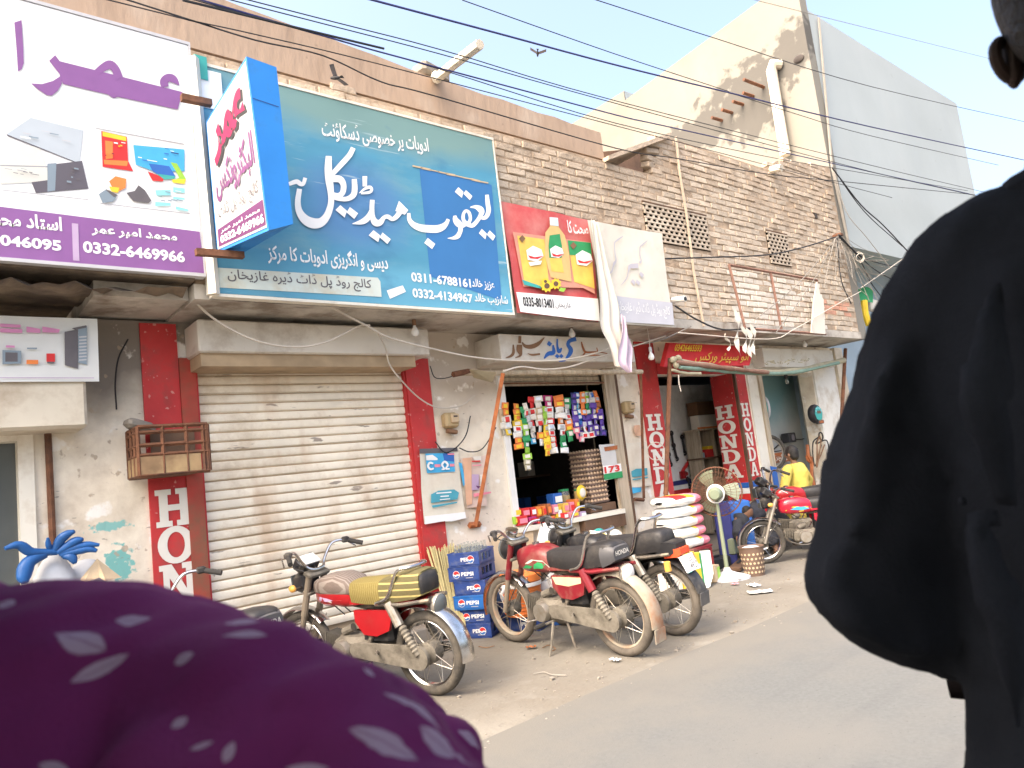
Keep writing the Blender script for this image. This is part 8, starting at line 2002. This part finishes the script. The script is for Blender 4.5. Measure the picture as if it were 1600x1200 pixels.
for q in ((85, 985, 168, 1015, 46), (182, 995, 236, 945, 34), (120, 1085, 196, 1005, 26), (350, 985, 405, 958, 34), (420, 975, 345, 1005, 20), (300, 1010, 275, 1045, 22), (290, 1100, 270, 1160, 20), (535, 1022, 590, 1020, 16), (545, 1030, 600, 1032, 16), (552, 1012, 575, 1044, 16), (570, 1042, 584, 1058, 12), (566, 1012, 605, 1016, 12),
          (632, 1035, 670, 1050, 22), (682, 1068, 710, 1082, 14), (600, 1078, 700, 1130, 22), (545, 1135, 660, 1185, 40), (650, 1140, 720, 1180, 44), (715, 1140, 755, 1165, 20), (690, 1195, 760, 1185, 16), (440, 1195, 520, 1205, 14), (0, 938, 22, 950, 26), (60, 1195, 110, 1205, 20), (365, 1150, 350, 1200, 18), (300, 1180, 330, 1150, 12)): leaf(*q)

# boy in yellow
bo = thing('person', 'boy in a yellow kurta standing with his back turned by the bright red motorbike', 'person', (at(1242, 740, 5.35).x, 5.35, 0))
V = Vector
hz_ = at(1241, 707, 5.35).z
H0 = V((0, 0, hz_-.015)); 
def bl(pts): return [V(p) for p in pts]
zs_ = hz_-.19
arms = [bl([(-.17, .0, zs_-.02), (-.25, .03, zs_-.24), (-.30, .12, zs_-.46)]), bl([(.17, .0, zs_-.02), (.31, -.02, zs_-.20), (.30, .06, zs_-.42)])]
fused('body', [('e', H0, (.074, .09, .108)), ('e', H0+V((-.02, .085, -.02)), (.016, .02, .022)), ('t', [H0+V((0, -.01, -.06)), V((0, -.02, zs_))], .045), ('l', [ring_(V((0, y, z)), b, a, math.pi/2) for z, a, b, y in ((zs_+.02, .10, .07, -.02), (zs_-.08, .16, .095, -.01), (zs_-.3, .14, .09, 0), (zs_-.48, .15, .10, .0))]),
    ('t', arms[0]+[arms[0][-1]+V((0, .05, -.03))], [.05, .036, .025, .03]), ('t', arms[1]+[arms[1][-1]+V((-.02, .05, -.03))], [.05, .036, .025, .03]),
    *[('t', [arms[0][-1]+V((x, .06, -.03)), arms[0][-1]+V((x, .10, -.055)), arms[0][-1]+V((x, .105, -.08))], .008) for x in (-.024, -.008, .008, .024)],
    ('t', [V((-.08, 0, zs_-.44)), V((-.09, .0, .40)), V((-.09, -.01, .06))], [.075, .05, .035]), ('t', [V((.08, 0, zs_-.44)), V((.09, .0, .40)), V((.09, -.01, .06))], [.075, .05, .035]), ('t', [V((-.09, -.04, .03)), V((-.09, .15, .025))], [.035, .028]), ('t', [V((.09, -.04, .03)), V((.09, .15, .025))], [.035, .028])], 'skin', bo, .012, 4, world=False)
for s in (-1, 1):
    mb = MB(); mb.ell(H0+V((s*.075, .0, -.01)), (.012, .018, .028), 10, 8); mb.build('ear', 'skin', bo)
o = fused('hair', [('e', H0+V((0, -.006, .02)), (.083, .096, .106)), ('e', H0+V((0, -.03, -.03)), (.07, .07, .07))], 'hair', bo, .012, 3, world=False)
fused('kurta', [('l', [ring_(V((0, y, z)), b, a, math.pi/2) for z, a, b, y in ((zs_+.045, .065, .06, -.02), (zs_+.02, .12, .08, -.02), (zs_-.06, .185, .11, -.01), (zs_-.28, .17, .115, 0), (zs_-.48, .19, .125, .0), (zs_-.78, .235, .15, .0))]),
    ('t', [V((-.15, 0, zs_-.02))]+arms[0], [.072, .070, .062, .058]), ('t', [V((.15, 0, zs_-.02))]+arms[1], [.072, .070, .062, .058])], 'cloth_yellow', bo, .014, 4, world=False, disp=(.012, 9, 2.0))
fused('trousers', [('t', [V((-.08, 0, zs_-.5)), V((-.1, 0, .12))], [.10, .07]), ('t', [V((.08, 0, zs_-.5)), V((.1, 0, .12))], [.10, .07])], 'cloth_yellow', bo, .016, 3, world=False)

# mechanic squatting behind the front wheel
mc = thing('person', 'mechanic in dark clothes crouching behind the front wheel of the bright red motorbike', 'person', (8.15, 5.42, 0))
def w2(x, y, Y): return at(x, y, Y)-mc.location
sL = w2(1152, 818, 5.35); back = w2(1185, 800, 5.45); hip = w2(1222, 818, 5.5); hand = w2(1156, 852, 5.25); knee = w2(1205, 845, 5.3); foot = w2(1216, 872, 5.25); hd2 = w2(1166, 800, 5.30)
hip.z = max(hip.z, .26)
fused('body', [('t', [hip, back, sL], [.12, .14, .10]), ('e', hd2, (.085, .085, .105)), ('t', [hd2, sL], .05), ('t', [sL, (sL+hand)/2+V((-.05, -.03, 0)), hand], [.055, .045, .03]), ('t', [hip, knee, V((foot.x, foot.y, .06))], [.08, .06, .035]), ('t', [hip, knee+V((.2, .1, 0)), V((foot.x+.3, foot.y+.15, .06))], [.08, .06, .035]), ('t', [V((foot.x+.05, foot.y+.04, .035)), V((foot.x-.10, foot.y-.06, .03))], [.04, .03]), ('t', [V((foot.x+.35, foot.y+.2, .035)), V((foot.x+.2, foot.y+.1, .03))], [.04, .03]),
    *[('t', [hand, hand+V((-.03+i*.018, -.03, -.06))], .009) for i in range(4)]], 'skin', mc, .014, 4, world=False)
o = fused('hair', [('e', hd2+V((.0, .01, .02)), (.092, .09, .10))], 'hair', mc, .014, 2, world=False)
fused('shirt', [('t', [hip, back, sL], [.14, .16, .125]), ('t', [sL, (sL+hand)/2+V((-.05, -.03, .0)), (sL+hand*2)/3], [.08, .07, .062]), ('t', [hip, knee, knee*.5+V((foot.x, foot.y, .06))*.5], [.10, .08, .06]), ('t', [hip, knee+V((.2, .1, 0))], [.10, .08])], 'cloth_dark', mc, .016, 4, world=False, disp=(.01, 9, 5))
mb = MB(); mb.obox((foot.x-.03, foot.y-.02, .012), (.26, .09, .02), (0, 0, .6), bev=.006); mb.build('sandal', 'brown', mc)

# ------------------------------------------------------------------ the rickshaw the driver and passenger ride on
rk = thing('motor_rickshaw', 'motor rickshaw carrying the driver, its handlebar grip peeping out beside the black shirt', 'rickshaw', (.5, .2, 0))
gp = atd(1518, 1072, 1.12)
mb = MB(); mb.tube([gp+Vector((.01, .0, 0)), gp+Vector((.03, -.03, 0)), gp+Vector((.10, -.25, .02)), gp+Vector((.12, -.42, .0))], .013, 8, smooth=4); hbk = mb.build('handlebar', 'chrome_dusty', rk, world=True)
mb = MB(); mb.tube([gp+Vector((-.014, .028, 0)), gp+Vector((.0, .0, 0)), gp+Vector((.03, -.10, .0))], [.018, .021, .019], 12); mb.build('grip', 'hole', hbk, world=True)
sx = atd(1740, 1420, .73)
mb = MB(); mb.obox((sx.x+.10, sx.y, sx.z-.16), (.75, .26, .10), bev=.03); mb.build('driver_saddle', 'vinyl_black', rk, world=True)
mb = MB(); mb.obox((sx.x+.55, sx.y, sx.z-.12), (.40, .24, .20), bev=.05); mb.build('fuel_tank', 'bike_red', rk, world=True)
mb = MB(); mb.tube([(sx.x+.95, sx.y, .28), (sx.x+.72, sx.y, gp.z)], .03, 8); mb.build('fork', 'engine_dark', rk, world=True)
mb = MB(); mb.torus((sx.x+.98, sx.y, .28), (0, 1, 0), .24, .04, 28, 8); mb.build('front_wheel', 'tyre', rk, world=True)
mb = MB(); mb.obox((-.25, -.05, .62), (.75, 1.2, .14), bev=.03); mb.build('passenger_bench', 'vinyl_black', rk, world=True)
mb = MB(); mb.obox((.0, -.05, .33), (1.9, 1.2, .05), bev=.01); mb.build('floor_pan', 'engine_dark', rk, world=True)
for s in (-1, 1):
    mb = MB(); mb.torus((-.45, -.05+s*.68, .28), (0, 1, 0), .24, .045, 28, 8); mb.build('rear_wheel', 'tyre', rk, world=True)
    mb = MB(); mb.tube([(-.85, -.05+s*.58, .35), (-.85, -.05+s*.58, 2.22)], .02, 8); mb.build('shade_canopy_post', 'rust', rk, world=True)
mb = MB(); mb.prism([(-.98, -.80, 2.22), (1.12, -.80, 2.22), (1.12, .40, 2.22), (.30, .84, 2.22), (-.98, .84, 2.22)], (0, 0, .03)); mb.build('shade_canopy', 'canvas_green', rk, world=True)  # unseen cover added to shade the driver and passenger
mb = MB(); mb.box(-.98, 1.12, -.80, -.79, 1.85, 2.218); mb.build('shade_valance', 'canvas_green', rk, world=True)
mb = MB(); mb.tube([(1.08, -.72, .35), (1.08, -.72, 2.22)], .02, 8); mb.build('shade_canopy_post', 'rust', rk, world=True)
mb = MB(); mb.obox((-.89, -.0, 1.28), (.03, 1.62, 1.86), bev=.01); mb.build('back_panel', 'canvas_green', rk, world=True)  # unseen panel added to block low light from behind
